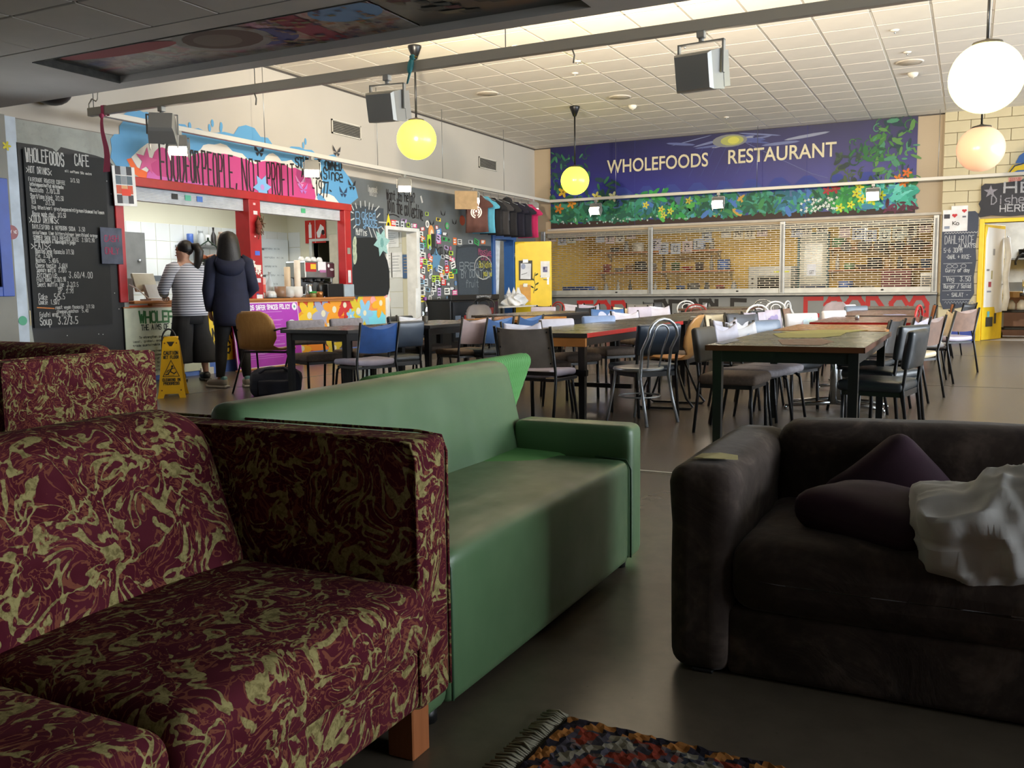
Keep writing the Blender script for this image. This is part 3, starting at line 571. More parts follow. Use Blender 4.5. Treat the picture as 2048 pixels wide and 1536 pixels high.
# cafe menu blackboard
t = thing('menu_board', 'tall blackboard chalked with the cafe menu of drinks and eats', 'blackboard', (XW + .012, 0, 0))
o = P(lambda a, b, k: (k, a, b)); M().ring([[(x, a, b) for a, b in [(6.448, 2.61), (7.472, 2.629), (7.452, 0.721), (6.45, 0.717)]] for x in (0, .018)], sm=False).obj('panel', BOARD, t)
q = P(lambda a, b, k: (.018 + k, a, b)); cw = '#d6d6d2'
MENU = [('WHOLEFOODS', 48,322, .17, 122), ('CAFE', 146,330, .15, 172), ('>HOT DRINKS<', 49,345, .085, 98), ('all coffees 50c extra', 126,344, .03, 178), ('FAIRTRADE ROASTER COFFEE', 53,362, .05, 125), ('3/3.50', 137,364, .05, 154), ('latte/cappuccino/flat white/mocha', 55,371, .045, 122), ('Macchiato  2.70/3.20', 56,383, .06, 114), ('Short/long black  2/2.50', 57,396, .06, 122), ('TEA      2/2.50', 59,407, .065, 104), ('Eng Bfast/earl grey/peppermint/green/chamomile/lemon', 60,417, .045, 203), ('House made chai  3/3.50', 61,431, .06, 127), ('>COLD DRINKS<', 55,444, .09, 112), ('DAYLESFORD & HEPBURN SODA  3.50', 61,457, .055, 165), ('cola/lemon lime bitters/ginger beer/blood orange', 62,468, .045, 190), ('SUMMER SNOW COLD PRESSED JUICE  2.50/2.90', 63,479, .055, 184), ('fresh bay/apple & lemon/apple & ginger', 65,485, .045, 147), ('>EATS<', 59,497, .09, 96), ('Roasted vege focaccia 7/7.50', 67,506, .06, 143), ('Pie  3.50/4', 68,515, .06, 100), ('Nachos  5.40/6', 68,525, .06, 112), ('Cheese toastie  3.60/4', 68,535, .06, 130), ('Savoury muffin  2.70/3', 70,544, .06, 128), ('Brownie    3.60/4.00', 71,555, .08, 180), ('Fruit toast  2.50/2.90', 70,563, .06, 127), ('Sweet muffin lge  3.2/2.5', 71,573, .06, 152), ('sml  2.70', 112,579, .045, 142), ('gf  2.70', 113,586, .045, 142), ('Cake   5/5.5', 74,599, .075, 125), ('Cookie  1.50/2', 74,609, .06, 114), ('roast vegan focaccia  7/7.50', 107,618, .045, 184), ('cheese nachos  5.40', 110,626, .045, 172), ('Falafel wrap  7/7.50', 76,634, .06, 136), ('Soup  3.2/3.5', 77,650, .10, 151)]
MXY = [(6.474, 2.488), (7.069, 2.515), (6.471, 2.368), (6.936, 2.423), (6.488, 2.281), (6.998, 2.32), (6.496, 2.234), (6.497, 2.172), (6.498, 2.103), (6.505, 2.046), (6.507, 1.993), (6.508, 1.919), (6.468, 1.848), (6.498, 1.781), (6.499, 1.723), (6.501, 1.665), (6.51, 1.633), (6.471, 1.568), (6.514, 1.521), (6.516, 1.473), (6.513, 1.42), (6.509, 1.366), (6.517, 1.318), (6.519, 1.259), (6.51, 1.216), (6.512, 1.162), (6.757, 1.129), (6.76, 1.09), (6.519, 1.022), (6.515, 0.968), (6.711, 0.915), (6.726, 0.87), (6.518, 0.833), (6.517, 0.746)]
MXE = [(6.919, 2.541), (7.238, 2.534), (6.762, 2.399), (7.273, 2.46), (6.923, 2.324), (7.107, 2.331), (6.9, 2.273), (6.846, 2.203), (6.891, 2.136), (6.775, 2.067), (7.413, 2.059), (6.908, 1.946), (6.81, 1.869), (7.142, 1.816), (7.304, 1.762), (7.26, 1.697), (7.014, 1.653), (6.691, 1.575), (6.98, 1.535), (6.708, 1.478), (6.778, 1.425), (6.887, 1.372), (6.87, 1.322), (7.203, 1.263), (6.857, 1.217), (7.012, 1.161), (6.945, 1.128), (6.943, 1.089), (6.83, 1.018), (6.758, 0.963), (7.204, 0.903), (7.122, 0.859), (6.886, 0.821), (6.975, 0.728)]
for (st, _, _, h_, _), a, b in zip(MENU, MXY, MXE): q.text(st, a[0], a[1], h_ * .8, cw, max(.005, h_ * .085), width=b[0] - a[0], jit=.05, gap=.5)
a, b = [(6.495, 0.936), (6.693, 0.921)]; q.stroke([a, b], .012, '#d98a4a'); q.obj('lettering', t, CHALK)

t, q = board('photo_poster', 'white poster of small photographs beside the cafe hatch', 'poster', 7.545, 7.87, 2.10, 2.56, XW + .062, .006, mat('#e9e7e2', .5)); t.rotation_euler = (0, R(-2), Q)
for i in range(3):
    for k in range(4): q.rect(.04 + i * .08, .115 + i * .08, .03 + k * .11, .13 + k * .11, ['#3a3a40', '#8a8f94', '#c4563a', '#b0b4b8', '#5a6a74', '#d8a070'][(i * 3 + k * 2) % 6])
q.rect(.11, .24, .12, .2, '#d8402c', 1); q.obj('photographs', t)
t, q = board('small_chalkboard', 'small blue grey chalk sign with pink writing beside the hatch', 'sign', 7.32, 7.62, 1.42, 1.84, XW + .062, .008, mat('#454c5e', .7, 0, .15, 8))
q.text('CASH', .05, .26, .07, '#b04a68', .01); q.text('ONLY', .05, .12, .07, '#b04a68', .01); q.obj('lettering', t, CHALK)
# posters below the hatch
t, q = board('aims_poster', 'cream poster headed with green lettering below the hatch', 'poster', 7.62, 8.95, .06, .90, XW + .02, .012, mat('#d6dcc4', .5))
q.text('WHOLEFOODS C', .22, .66, .13, '#2f6a34', .026, width=1.05, jit=.03); q.text('THE AIMS OF THE WHOLEFOODS', .24, .57, .062, '#1e2a20', .011, width=1.0, jit=.03)
for i, (st, x, wd) in enumerate((('To strengthen and cultivate a positive', .2, .8), ('local, global, organic and socially just', .1, .95), ('trade sustainable working environment', .1, .9), ('As an environmentally focused', .25, .6), ('activist commune cafe run by', .22, .65), ('groups of volunteers in', .3, .5), ('wholefoods. to be a nonprofit', .2, .6), ('to all in monash and', .28, .45), ('community life', .32, .3))): q.text(st, x, .47 - i * .048 - (.03 if i > 2 else 0), .024, '#2a3428', .005, width=wd, jit=.04)
q.obj('lettering', t); M().box(-.01, 1.34, -.018, .0, .84, .855).obj('batten', COUNTERW, t)
t, q = board('yellow_sign', 'yellow hand painted sign behind the two people below the hatch', 'sign', 8.97, 9.38, .16, .92, XW + .02, .012, mat('#ecc82c', .5))
q.text('VOLU', .05, .5, .16, '#1c1a14', .024, width=.34); q.text('NTEER', .05, .3, .14, '#1c1a14', .024, width=.34); q.text('ING', .05, .1, .16, '#1c1a14', .026, width=.3); q.obj('lettering', t)
t, q = board('policy_poster', 'purple framed poster on the safer spaces policy leaning below the hatch', 'poster', 9.30, 10.66, .02, .93, XW + .17, .02, mat('#b03ab8', .45, 0, .03), tilt=R(-5))
q.rect(0, 1.36, 0, .012, '#efe6ee'); q.rect(0, .012, 0, .91, '#efe6ee'); q.rect(1.348, 1.36, 0, .91, '#efe6ee'); q.rect(0, 1.36, .9, .91, '#efe6ee')
q.text('WHOLEFOODS SAFER SPACES POLICY', .06, .81, .06, '#f6eef6', .014, width=1.12, jit=.06)
for i in range(24):
    z = .76 - i * .029
    if i % 4 == 3: continue
    q.rect(.07, rs.uniform(.55, 1.0), z, z + .006, '#d58ad8'); 
    if i % 4 == 0: q.rect(.07, 1.0, z + .012, z + .016, '#e6c4e8')
q.ell(1.28, .84, .055, .055, '#f0eaf2', 1); q.ell(1.28, .84, .02, .02, '#5aa08a', 2); q.ell(1.19, .52, .13, .13, '#e6e6f2', 1); q.ell(1.19, .52, .10, .10, '#c8cce0', 2); q.ell(1.19, .52, .085, .085, '#eef0f6', 3); q.text('2017', 1.14, .505, .03, '#4a6a8a', .006, width=.1, k=4)
q.obj('lettering', t); M().bevbox(-.01, 1.37, -.03, .02, -.02, .0, .003).obj('base_rail', PLY, t)
M().bevbox(XW + .02, XW + .05, 8.78, 9.0, .0, .09, .002).obj('leaflet_box', mat('#e4e2dc', .6)); o = bpy.data.objects['leaflet_box']; tag(o, 'low white box on the floor between the two people', 'box')

# baked goods blackboard
t, q = board('baked_goods_board', 'dark blackboard lettered Baked goods beside the red hatch frame', 'blackboard', 12.12, 13.06, .985, 2.47, XW + .012, .035, greypaint('slate', '#343b42', '#3e464d', .7))
O_ = lambda pts: [(a - 12.12, b - .985) for a, b in pts]
for sg in ([(12.144, 2.466), (12.205, 2.385)], [(12.263, 2.491), (12.286, 2.422)], [(12.398, 2.533), (12.402, 2.446)], [(12.525, 2.546), (12.53, 2.472)], [(12.65, 2.529), (12.632, 2.431)], [(12.752, 2.513), (12.715, 2.429)], [(12.92, 2.493), (12.803, 2.411)], [(12.943, 2.372), (12.855, 2.309)], [(12.908, 2.231), (13.125, 2.236)], [(12.998, 2.141), (13.06, 2.105)], [(12.609, 2.125), (12.69, 1.975)], [(12.733, 2.107), (12.838, 1.949)], [(12.874, 2.115), (12.913, 2.035)], [(12.138, 2.349), (12.19, 2.337)], [(12.132, 2.219), (12.211, 2.247)], [(12.191, 2.097), (12.259, 2.145)]): q.stroke(O_(sg), .022, '#d4d8d6')
for st, a, b, h_ in (('B', (12.259, 2.153), (12.42, 2.162), .21), ('aked', (12.425, 2.258), (12.782, 2.256), .16), ('goods', (12.46, 2.156), (12.834, 2.158), .15)): q.text(st, a[0] - 12.12, a[1] - .985, h_, '#86b4dc', .016, width=b[0] - a[0], jit=.03, k=1, gap=.5)
q.stroke(O_([(12.458, 2.116), (12.501, 2.151), (12.582, 2.147), (12.72, 2.131), (12.889, 2.132), (12.976, 2.161)]), .016, '#86b4dc', 1)
a, b = [(12.251, 1.987), (12.547, 1.977)]; q.text('Muffins', a[0] - 12.12, a[1] - .985, .10, '#dfe3e1', .012, width=b[0] - a[0], k=1)
q.poly(O_([(12.249, 1.939), (12.601, 1.963), (12.796, 1.964), (12.846, 1.819), (12.986, 1.758), (13.125, 1.596), (13.181, 1.413), (13.177, 1.127), (13.127, 1.009), (12.951, 0.986), (12.203, 1.003), (12.126, 1.051), (12.132, 1.447), (12.203, 1.543), (12.24, 1.765)]), '#1d2022', 0)
for c_ in [(12.205, 1.856), (12.199, 1.732), (12.206, 1.614)]: q.ell(c_[0] - 12.12, c_[1] - .985, .05, .11, '#c9d3b8', 1, t=-.2); q.ell(c_[0] - 12.13, c_[1] - .975, .02, .05, '#a8b89a', 2, t=-.2)
c_ = (12.978, 1.89); q.star(c_[0] - 12.12, c_[1] - .985, .25, '#a9d6d2', 2, 6, .2, .55); q.ell(c_[0] - 12.12, c_[1] - .985, .05, .08, '#7ab0ac', 3)
q.obj('lettering', t, CHALK)

# white doorway, broom, plank
m = M().bevbox(XW - .2, XW + .03, 13.14, 13.204, 0, 2.19, .004).bevbox(XW - .2, XW + .03, 14.116, 14.21, 0, 2.19, .004).bevbox(XW - .2, XW + .03, 13.204, 14.116, 2.126, 2.19, .004)
tag(m.obj('door_1', mat('#dcdcd8', .4)), kind='structure')
t = thing('broom', 'black long handled broom leaning in the white doorway', 'broom', (XW - .05, 13.30, 0))
M().cyl((0, .06, .3), (-.02, -.04, 1.45), .013).obj('handle', BLACK, t); M().ring([[(-.03, -.1, z), (.03, -.1, z), (.03, .16 - (.02 if z > .2 else 0), z), (-.03, .16, z)] for z in (0, .12, .22)] + [[(-.02, .02, .3), (.02, .02, .3), (.02, .1, .3), (-.02, .1, .3)]], sm=False).obj('head', BLACK, t)
t = thing('plank', 'white plank leaning against the right side of the white doorway', 'plank', (XW + .05, 14.0, 0)); M().bevbox(0, .02, -.06, .08, 0, 1.12, .003, T=rot('Y', R(4)) @ rot('X', R(4))).obj('board', mat('#e8e8e4', .4), t)
for i, (x, z, w_, h_, c, lb) in enumerate(((-9.92, 1.3, .22, .5, '#e6e8e6', 'white notice on the tiled wall seen through the white doorway, nearest its left jamb'), (-9.72, 1.32, .25, .46, '#eceeee', 'white notice in the middle of the row beyond the white doorway'), (-9.47, 1.3, .17, .44, '#4a6a94', 'blue printed notice at the right end of the row beyond the doorway'), (-9.84, 1.88, .3, .3, '#e4e8e8', 'pale notice taped above the row of notices beyond the white doorway'))):
    t = thing('notice', lb, 'notice', (x, 14.34, z)); M().box(0, w_, -.006, 0, 0, h_).obj('sheet', mat(c, .5), t); q = PT(mv(0, -.006, 0))
    for k in range(6): q.rect(.03, w_ * rs.uniform(.5, .85), h_ * .85 - k * h_ * .12, h_ * .87 - k * h_ * .12, '#8a9298' if c != '#4a6a94' else '#d8b878')
    q.obj('print', t)
# blue doorway with yellow door standing open
m = M().bevbox(XW - .2, XW + .05, 17.04, 17.154, 0, 2.26, .004).bevbox(XW - .2, XW + .05, 18.016, 18.14, 0, 2.26, .004).bevbox(XW - .2, XW + .05, 17.154, 18.016, 2.146, 2.26, .004)
tag(m.obj('door_2', BLUEP), kind='structure'); struct('wall_passage', M().box(-11, -10.9, 16.8, 19.5, 0, 3).box(-11, XW - .2, 16.6, 16.7, 0, 3).box(-11, XW - .2, 19.4, 19.5, 0, 3).box(-11, XW - .2, 16.6, 19.5, 2.9, 3), mat('#8c8a82', .7))
M().box(-11, XW - .2, 16.6, 19.5, -.1, 0).obj('floor_passage', FLOOR)['kind'] = 'structure'
t = thing('curtain', 'sheer white curtain gathered in the blue doorway', 'curtain', (XW - .12, 17.17, 0)); m = M()
m.ring([[(.025 * math.sin(a * 2.2), (a / 14) * (.55 - .2 * (1 - z / 2.1)), z) for a in range(15)] for z in (2.12, 1.6, 1.1, .6, .2)], closed=False); m.obj('fabric', mat('#ccd2d6', .8, 0, .08, 9), t); M().cyl((0, 0, 2.13), (0, .8, 2.13), .01).obj('rod', SILVER, t)
t = thing('yellow_door', 'bright yellow door standing open at the blue doorway, hung with clipboards', 'door', (XW + .06, 18.06, .01), R(20)); DM = mv(XW + .06, 18.06, 0) @ rot('Z', R(20))
M().bevbox(0, .80, -.02, .02, 0, 2.1, .004).obj('leaf', YEL, t); M().cyl((.72, -.05, 1.27), (.72, -.02, 1.27), .012).tube([(.72, -.055, 1.27), (.62, -.055, 1.27)], .01).box(.70, .74, -.025, -.02, 1.16, 1.4).obj('handle', CHROME, t)
for z in (.3, 1.0, 1.8): M().cyl((-.01, -.02, z - .05), (-.01, -.02, z + .05), .012).obj('hinge', STEEL, t)
q = PT(mv(0, -.02, 0)); q.stroke([(.40, .98), (.44, 1.15), (.41, 1.3), (.44, 1.42)], .012, '#2a3a1a')
for a, b, d in ((.44, 1.15, 1), (.42, 1.25, -1), (.43, 1.35, 1), (.41, 1.08, -1), (.42, 1.02, 1), (.62, 1.3, -1)): q.ell(a + d * .04, b + .03, .045, .018, '#2a3a1a', 1, 8, d * .6)
q.obj('leaf_drawing', t)
def clip(lb, x, z, w_, h_, c, paper):
    t = thing('clipboard', lb, 'clipboard', DM @ Vector((x, -.022, z)), R(20)); M().bevbox(0, w_, -.012, 0, 0, h_, .002).obj('backing', c, t)
    M().bevbox(w_ * .3, w_ * .7, -.03, -.012, h_ - .05, h_ + .03, .003).obj('clip', STEEL, t)
    if paper: M().box(.03, w_ - .04, -.017, -.013, .03, h_ - .06, T=rot('Y', R(2))).obj('paper', mat('#dfe2e8', .6), t); q = PT(mv(0, -.018, 0)); q.stroke([(.06, .12), (.12, .14), (.18, .16)], .012, '#4a4a50'); q.ell(.1, .3, .05, .06, '#9aa4c0'); q.obj('print', t)
clip('black clipboard with a white sheet on the yellow door', .08, 1.27, .30, .43, BLACK, 1); clip('plain wooden clipboard on the yellow door', .10, .80, .24, .37, mat('#d29a4a', .5), 0)
t = thing('photo_sheet', 'white sheet with a small picture on the yellow door', 'poster', DM @ Vector((.56, -.022, 1.32)), R(20)); M().box(0, .2, -.004, 0, 0, .36).obj('sheet', mat('#ecece8', .5), t); q = PT(mv(0, -.005, 0)); q.rect(.05, .15, .12, .24, '#6a6a94'); q.ell(.08, .2, .02, .03, '#3a3a5a', 1); q.ell(.12, .19, .02, .03, '#a0a0b4', 1); q.obj('picture', t)

# air vents high on the wall
for y, z, lb in ((11.75, 3.54, 'louvred air vent high on the white wall above the hatch'), (16.55, 3.55, 'louvred air vent high on the white wall above the hanging shirts')):
    t = thing('air_vent', lb, 'vent', (XW, y, z)); M().box(0, .012, 0, .76, 0, .2).obj('backing', mat('#2a2826', .8), t)
    for a in ((0, .76, 0, .02), (0, .76, .2, .22), (0, .02, 0, .22), (.74, .76, 0, .22)): M().box(0, .022, *a).obj('frame', mat('#c9c4b8', .5), t)
    for k in range(7): M().box(.006, .022, .02, .74, .035 + k * .025, .043 + k * .025).obj('slat', mat('#8a867c', .5), t)

# clothes on hangers along the rail
SC = [('#5a3b36', 'brown T-shirt with a round white emblem, first on the rail', 15.45), ('#5aa9c6', 'pale blue T-shirt hanging behind the brown one', 15.72), ('#1f1e22', 'black T-shirt hanging next to the pale blue one', 16.02), ('#3c3a3c', 'charcoal T-shirt in the middle of the hanging row', 16.35), ('#232226', 'black hooded top hanging behind the charcoal T-shirt', 16.7), ('#1c1a2a', 'dark navy T-shirt hanging in the far half of the row', 17.05), ('#201f2c', 'black navy T-shirt hanging next to the pink one', 17.4), ('#c0285e', 'bright pink T-shirt at the far end of the rail', 17.72)]
sh = M(); rows = [(.09, 0), (.17, -.035), (.25, -.07), (.31, -.13), (.33, -.2), (.32, -.235), (.225, -.245), (.22, -.4), (.225, -.56), (.235, -.70)]
rg = []
for i, (hw, z) in enumerate(rows):
    d = .02 + .018 * min(1, i / 4)
    rg.append([(hw * math.cos(a) * (1 if abs(math.cos(a)) > .01 else 0), d * math.sin(a) + .012 * math.sin(7 * hw * math.cos(a) * 4 + i * .6) * (i > 5), z + (-.045 * math.cos(a * 1) ** 2 if 0 < i < 4 else 0)) for a in [2 * math.pi * j / 20 for j in range(20)]])
shm = sh.ring(rg).mesh('shirt_body')
hg = M().tube([(0, 0, .02), (0, 0, .1), (.03, 0, .135), (0, 0, .165), (-.03, 0, .14)], .004, 5).tube([(-.24, 0, -.09), (0, 0, .02), (.24, 0, -.09)], .005, 5).mesh('hanger')
for i, (c, lb, y) in enumerate(SC):
    t = thing('tshirt' if 'hooded' not in lb else 'hooded_top', lb, 'clothing', (-8.48, y, 2.865), R(rs.uniform(-6, 6) + 8), 'clothes hanging from the light rail')
    me = shm.copy(); link('body', me, mat(c, .9, 0, .05, 8), t); link('hanger', hg.copy() if i == 0 else hg, STEEL, t)
    if i == 0:
        q = P(lambda a, b, k: (a, -.04 - k, b)); q.ell(0, -.32, .115, .115, '#d8d0cc'); q.ell(0, -.32, .09, .09, '#5a3b36', 1); q.ell(0, -.32, .075, .075, '#d8d0cc', 2); q.ell(0, -.30, .045, .04, '#5a3b36', 3); q.ell(0, -.35, .05, .02, '#5a3b36', 3); q.ell(.0, -.3, .02, .02, '#d8d0cc', 4); q.obj('emblem', t)
    if 'hooded' in lb: M().ball((0, .03, -.02), (.12, .05, .1), 12, 8).obj('hood', mat(c, .9), t); M().tube([(.06, -.04, -.1), (.07, -.045, -.4)], .006, 5).obj('drawstring', mat('#8a8a90', .8), t)
t = thing('cardboard_sheet', 'brown cardboard square hung from the rail beside the shirts', 'sign', (-8.50, 14.65, 2.33)); M().box(-.004, .004, 0, .42, 0.22, .55, T=rot('Z', R(-50))).obj('sheet', mat('#a58a66', .8, 0, .06, 12), t)

# black drinks fridge with the long white lettering, table and carrier bag by the wall
t = thing('drinks_fridge', 'low black drinks fridge against the sticker covered grey wall', 'fridge', (XW + .02, 14.35, 0))
M().bevbox(0, .55, 0, 1.9, 0, .88, .01).obj('cabinet', BLACKM, t); M().bevbox(.5, .57, 0, 1.9, .88, .98, .006).bevbox(0, .5, 0, 1.9, .88, .9, .004).obj('header', BLACK, t)
for y in (.06, .98): M().bevbox(.55, .575, y, y + .86, .12, .85, .004).obj('door', mat('#20242a', .12, 0, 0), t)
letters('UNCONVENTIONALLY', 'lettering', mat('#c8c8c8', .5), t, mv(.572, .95, .915) @ rot('Z', Q), .6, .05, .002)
q = P(lambda a, b, k: (.577 + k, a, b)); 
for a, b, w_, h_, c in ((.12, .2, .2, .4, '#5a6a80'), (.45, .5, .25, .1, '#8c2420'), (.5, .62, .22, .03, '#5a5a5a'), (1.05, .55, .3, .16, '#8c2420'), (1.1, .25, .25, .2, '#a02a22'), (1.12, .3, .08, .06, '#d8d4d0'), (1.45, .6, .25, .12, '#70221e')): q.rect(a, a + w_, b, b + h_, c)
q.obj('picture', t)
t = thing('narrow_table', 'narrow table with a white top against the grey wall', 'table', (XW + .03, 16.28, 0)); M().bevbox(0, .62, 0, 1.68, .70, .73, .004).obj('tabletop', mat('#d8d4cc', .4), t)
for x, y in ((.05, .05), (.57, .05), (.05, 1.63), (.57, 1.63)): M().box(x - .02, x + .02, y - .02, y + .02, 0, .70).obj('leg', BLACK, t)
t = thing('carrier_bag', 'white crumpled plastic carrier bag on the narrow table by the blue doorway', 'bag', (XW + .34, 17.45, .73)); rb = random.Random(5)
def crum(p_): return (p_[0] * (1 + .35 * math.sin(p_[2] * 26 + p_[1] * 15)), p_[1] * (1 + .3 * math.cos(p_[0] * 31 + p_[2] * 17)), p_[2] + .03 * math.sin(p_[0] * 40) * math.cos(p_[1] * 30))
M().rbox((0, 0, .12), (.36, .44, .24), .07, 8, fn=crum).obj('sack', mat('#e4e6e8', .35), t); m = M()
for a, b in ((-.1, -.08), (.05, .1), (.12, -.1), (-.05, .06)): m.lathe([(.07, 0), (.045, .08), (.02, .14), (.003, .19)], (a, b, .2), 7)
m.obj('handle', mat('#e9ebed', .35), t)

# the kitchen seen through the hatch
t = thing('steel_shelf', 'steel wall shelf of mugs and jars in the cafe kitchen', 'shelf', (-12.19, 11.45, 1.86)); M().bevbox(0, .3, 0, 1.88, 0, .04, .004).obj('board', STEEL, t)
for y in (.4, 1.5): M().ring([[(0, y, 0), (.24, y, 0), (0, y, -.3)], [(0, y + .02, 0), (.24, y + .02, 0), (0, y + .02, -.3)]], sm=False).obj('bracket', STEEL, t)
t = thing('lower_shelf', 'lower steel shelf of jars behind the women in the cafe kitchen', 'shelf', (-12.19, 11.75, 1.36)); M().bevbox(0, .3, 0, 1.6, 0, .04, .004).obj('board', STEEL, t)
for y in (.3, 1.3): M().ring([[(0, y, 0), (.24, y, 0), (0, y, -.3)], [(0, y + .02, 0), (.24, y + .02, 0), (0, y + .02, -.3)]], sm=False).obj('bracket', STEEL, t)
MUG = [(.045, 0), (.05, .01), (.05, .13), (.044, .13), (.044, .02)]; JAR = [(.05, 0), (.055, .02), (.055, .15), (.035, .18), (.035, .2), (.038, .2), (.038, .225), (0.001, .225)]; BOT = [(.035, 0), (.038, .02), (.038, .16), (.014, .22), (.014, .27), (.017, .27), (.017, .285), (.001, .285)]; TIN = [(.05, 0), (.05, .16), (.045, .165), (.001, .165)]
def pot(name, lb, cat, loc, prof, m, sc_=1, cap=None, grp=None, n=12, handle=False):
    t = thing(name, lb, cat, loc, rs.uniform(0, 6), grp); M().lathe([(r * sc_, z * sc_) for r, z in prof], n=n).obj('body', m, t)
    if cap: M().lathe([(prof[-1][0] * sc_ + .02, 0), (prof[-1][0] * sc_ + .02, .02), (.001, .022)], (0, 0, prof[-1][1] * sc_), n).obj('lid', cap, t)
    if handle: M().tube([(.045 * sc_, 0, .1 * sc_), (.085 * sc_, 0, .09 * sc_), (.085 * sc_, 0, .05 * sc_), (.045 * sc_, 0, .035 * sc_)], .007, 6).obj('handle', m, t)
    return t
WP = mat('#dcdcd8', .3, 0, 0)
for y, kind, c, lb in ((11.65, TIN, '#4668b0', 'blue tin on the steel wall shelf'), (11.9, JAR, '#b8bcba', 'pale jar right of the blue tin'), (12.05, TIN, '#d8d8d2', 'white tin left of the dark bottle on the shelf'), (12.2, BOT, '#2f2a26', 'tall dark bottle on the steel wall shelf'), (12.38, JAR, '#c9b09a', 'tan jar right of the dark bottle'), (12.58, JAR, '#d9cc4a', 'yellow jar on the steel wall shelf'), (12.75, MUG, '#dcd8cc', 'cream mug right of the yellow jar'), (13.25, TIN, '#d9dad6', 'white tin at the far end of the steel shelf')):
    pot({id(TIN): 'tin', id(JAR): 'jar', id(BOT): 'bottle', id(MUG): 'mug'}[id(kind)], lb, 'container', (-12.04, y, 1.9), kind, mat(c, .35, 0, .03), 1.15, grp='containers on the steel wall shelf')
for y, kind, c, lb in ((12.0, JAR, '#3a3834', 'dark jar on the lower kitchen shelf'), (12.25, JAR, '#cfd2cc', 'clear jar on the lower kitchen shelf'), (12.5, TIN, '#d8d4c8', 'pale tin on the lower kitchen shelf')): pot('jar' if kind is JAR else 'tin', lb, 'container', (-12.04, y, 1.4), kind, mat(c, .35), 1.2)
t = thing('knife_rack', 'dark wall rack with one hanging knife in the cafe kitchen', 'rack', (-12.18, 10.55, 1.28)); M().box(0, .03, 0, 1.15, 0, .09).obj('bar', mat('#5a6064', .4), t); M().box(.03, .04, .55, .585, -.42, .06).obj('knife', STEEL, t)
t = thing('grey_cupboard', 'dark grey metal cupboard door left of the kitchen tiles', 'cupboard', (-12.19, 9.75, 1.3)); M().bevbox(0, .25, 0, .85, 0, .75, .005).obj('body', mat('#6a6a66', .4), t); M().ball((.27, .7, .3), .03, 8, 6).obj('knob', CHROME, t)
t = thing('whiteboard', 'white board with faint writing on the kitchen wall behind the cups', 'whiteboard', (-12.17, 13.35, .75)); M().bevbox(0, .03, 0, .95, 0, 1.35, .004).obj('panel', mat('#dfe6e6', .2, 0, 0), t); q = P(lambda a, b, k: (.031 + k, a, b)); 
for k in range(5): q.text('monday milk', .25, 1.15 - k * .17, .03, '#8a9498', .006, width=rs.uniform(.3, .55))
q.obj('lettering', t); M().box(.0, .06, 0, .95, -.03, 0).obj('tray', COUNTERW, t)
t = thing('fire_sign', 'red and white fire extinguisher and fire blanket sign in the kitchen', 'sign', (-11.72, 14.33, 2.02)); M().box(0, .5, -.008, 0, 0, .44).obj('panel', mat('#c8281e', .4), t); q = PT(mv(0, -.008, 0)); q.rect(.245, .255, 0, .44, '#f2f0ee'); q.rect(.09, .16, .1, .36, '#f2f0ee'); q.rect(.11, .14, .36, .4, '#f2f0ee'); q.poly([(.3, .1), (.36, .1), (.4, .2), (.47, .14), (.46, .3), (.38, .36), (.33, .26), (.28, .2)], '#f2f0ee'); q.ell(.44, .2, .04, .05, '#2a1512', 1); q.obj('symbols', t)
tag(M().bevbox(-11.62, -11.55, 14.3, 14.5, 0, 2.1, .004).bevbox(-11.05, -10.98, 14.3, 14.5, 0, 2.1, .004).bevbox(-11.55, -11.05, 14.3, 14.5, 2.05, 2.1, .004).obj('door_3', mat('#cfd2cc', .5)), kind='structure')
t = thing('kitchen_fridge', 'cream tall cabinet right of the small kitchen door', 'cabinet', (-10.9, 14.0, 0)); M().bevbox(0, .5, 0, .3, 0, 2.15, .008).obj('body', mat('#c9bfa8', .5), t); M().cyl((.05, -.02, 1.0), (.05, -.02, 1.4), .012).obj('handle', STEEL, t)
t = thing('soap_dispenser', 'white paper towel dispenser on the kitchen side wall', 'dispenser', (-11.95, 14.3, 1.2)); M().bevbox(0, .2, -.1, 0, 0, .35, .02).obj('case', mat('#d4dce2', .3), t); M().box(.04, .16, -.105, -.1, .04, .08).obj('slot', mat('#8a9498', .4), t)

# things on the worktop
WT = .985; X0 = XW - .1
t = thing('coffee_machine', 'steel espresso machine covered with red stickers on the worktop', 'machine', (XW - .62, 11.28, WT)); M().bevbox(0, .4, 0, .72, .30, .56, .015).bevbox(0, .14, 0, .72, .04, .3, .01).bevbox(0, .42, 0, .72, 0, .05, .006).obj('body', STEEL, t)
q = P(lambda a, b, k: (.401 + k, a, b)); q.rect(.0, .26, .40, .54, '#a82028'); q.rect(.12, .25, .44, .52, '#e0b82a', 1); q.rect(.3, .5, .42, .56, '#e8e4e6', 1); q.rect(.34, .5, .39, .43, '#a86a98', 2); q.rect(.52, .72, .32, .54, '#4a2430', 0); q.ell(.57, .5, .025, .03, '#e8e8e8', 2); q.ell(.65, .44, .05, .02, '#c8c0c4', 2); q.obj('sticker', t)
for y in (.15, .4, .6): M().cyl((.25, y, .30), (.25, y, .24), .035).cyl((.28, y, .25), (.42, y, .23), .014).obj('group_handle', BLACK, t)
for i, (y, lb) in enumerate(((11.36, 'first'), (11.52, 'second'), (11.66, 'third'), (11.80, 'fourth'))): pot('cup', 'white upturned cup on top of the espresso machine, %s from its left end' % lb, 'cup', (XW - .36, y, WT + .56), [(.055, 0), (.05, .04), (.03, .075), (.001, .078)], WP, grp='upturned cups on the espresso machine')
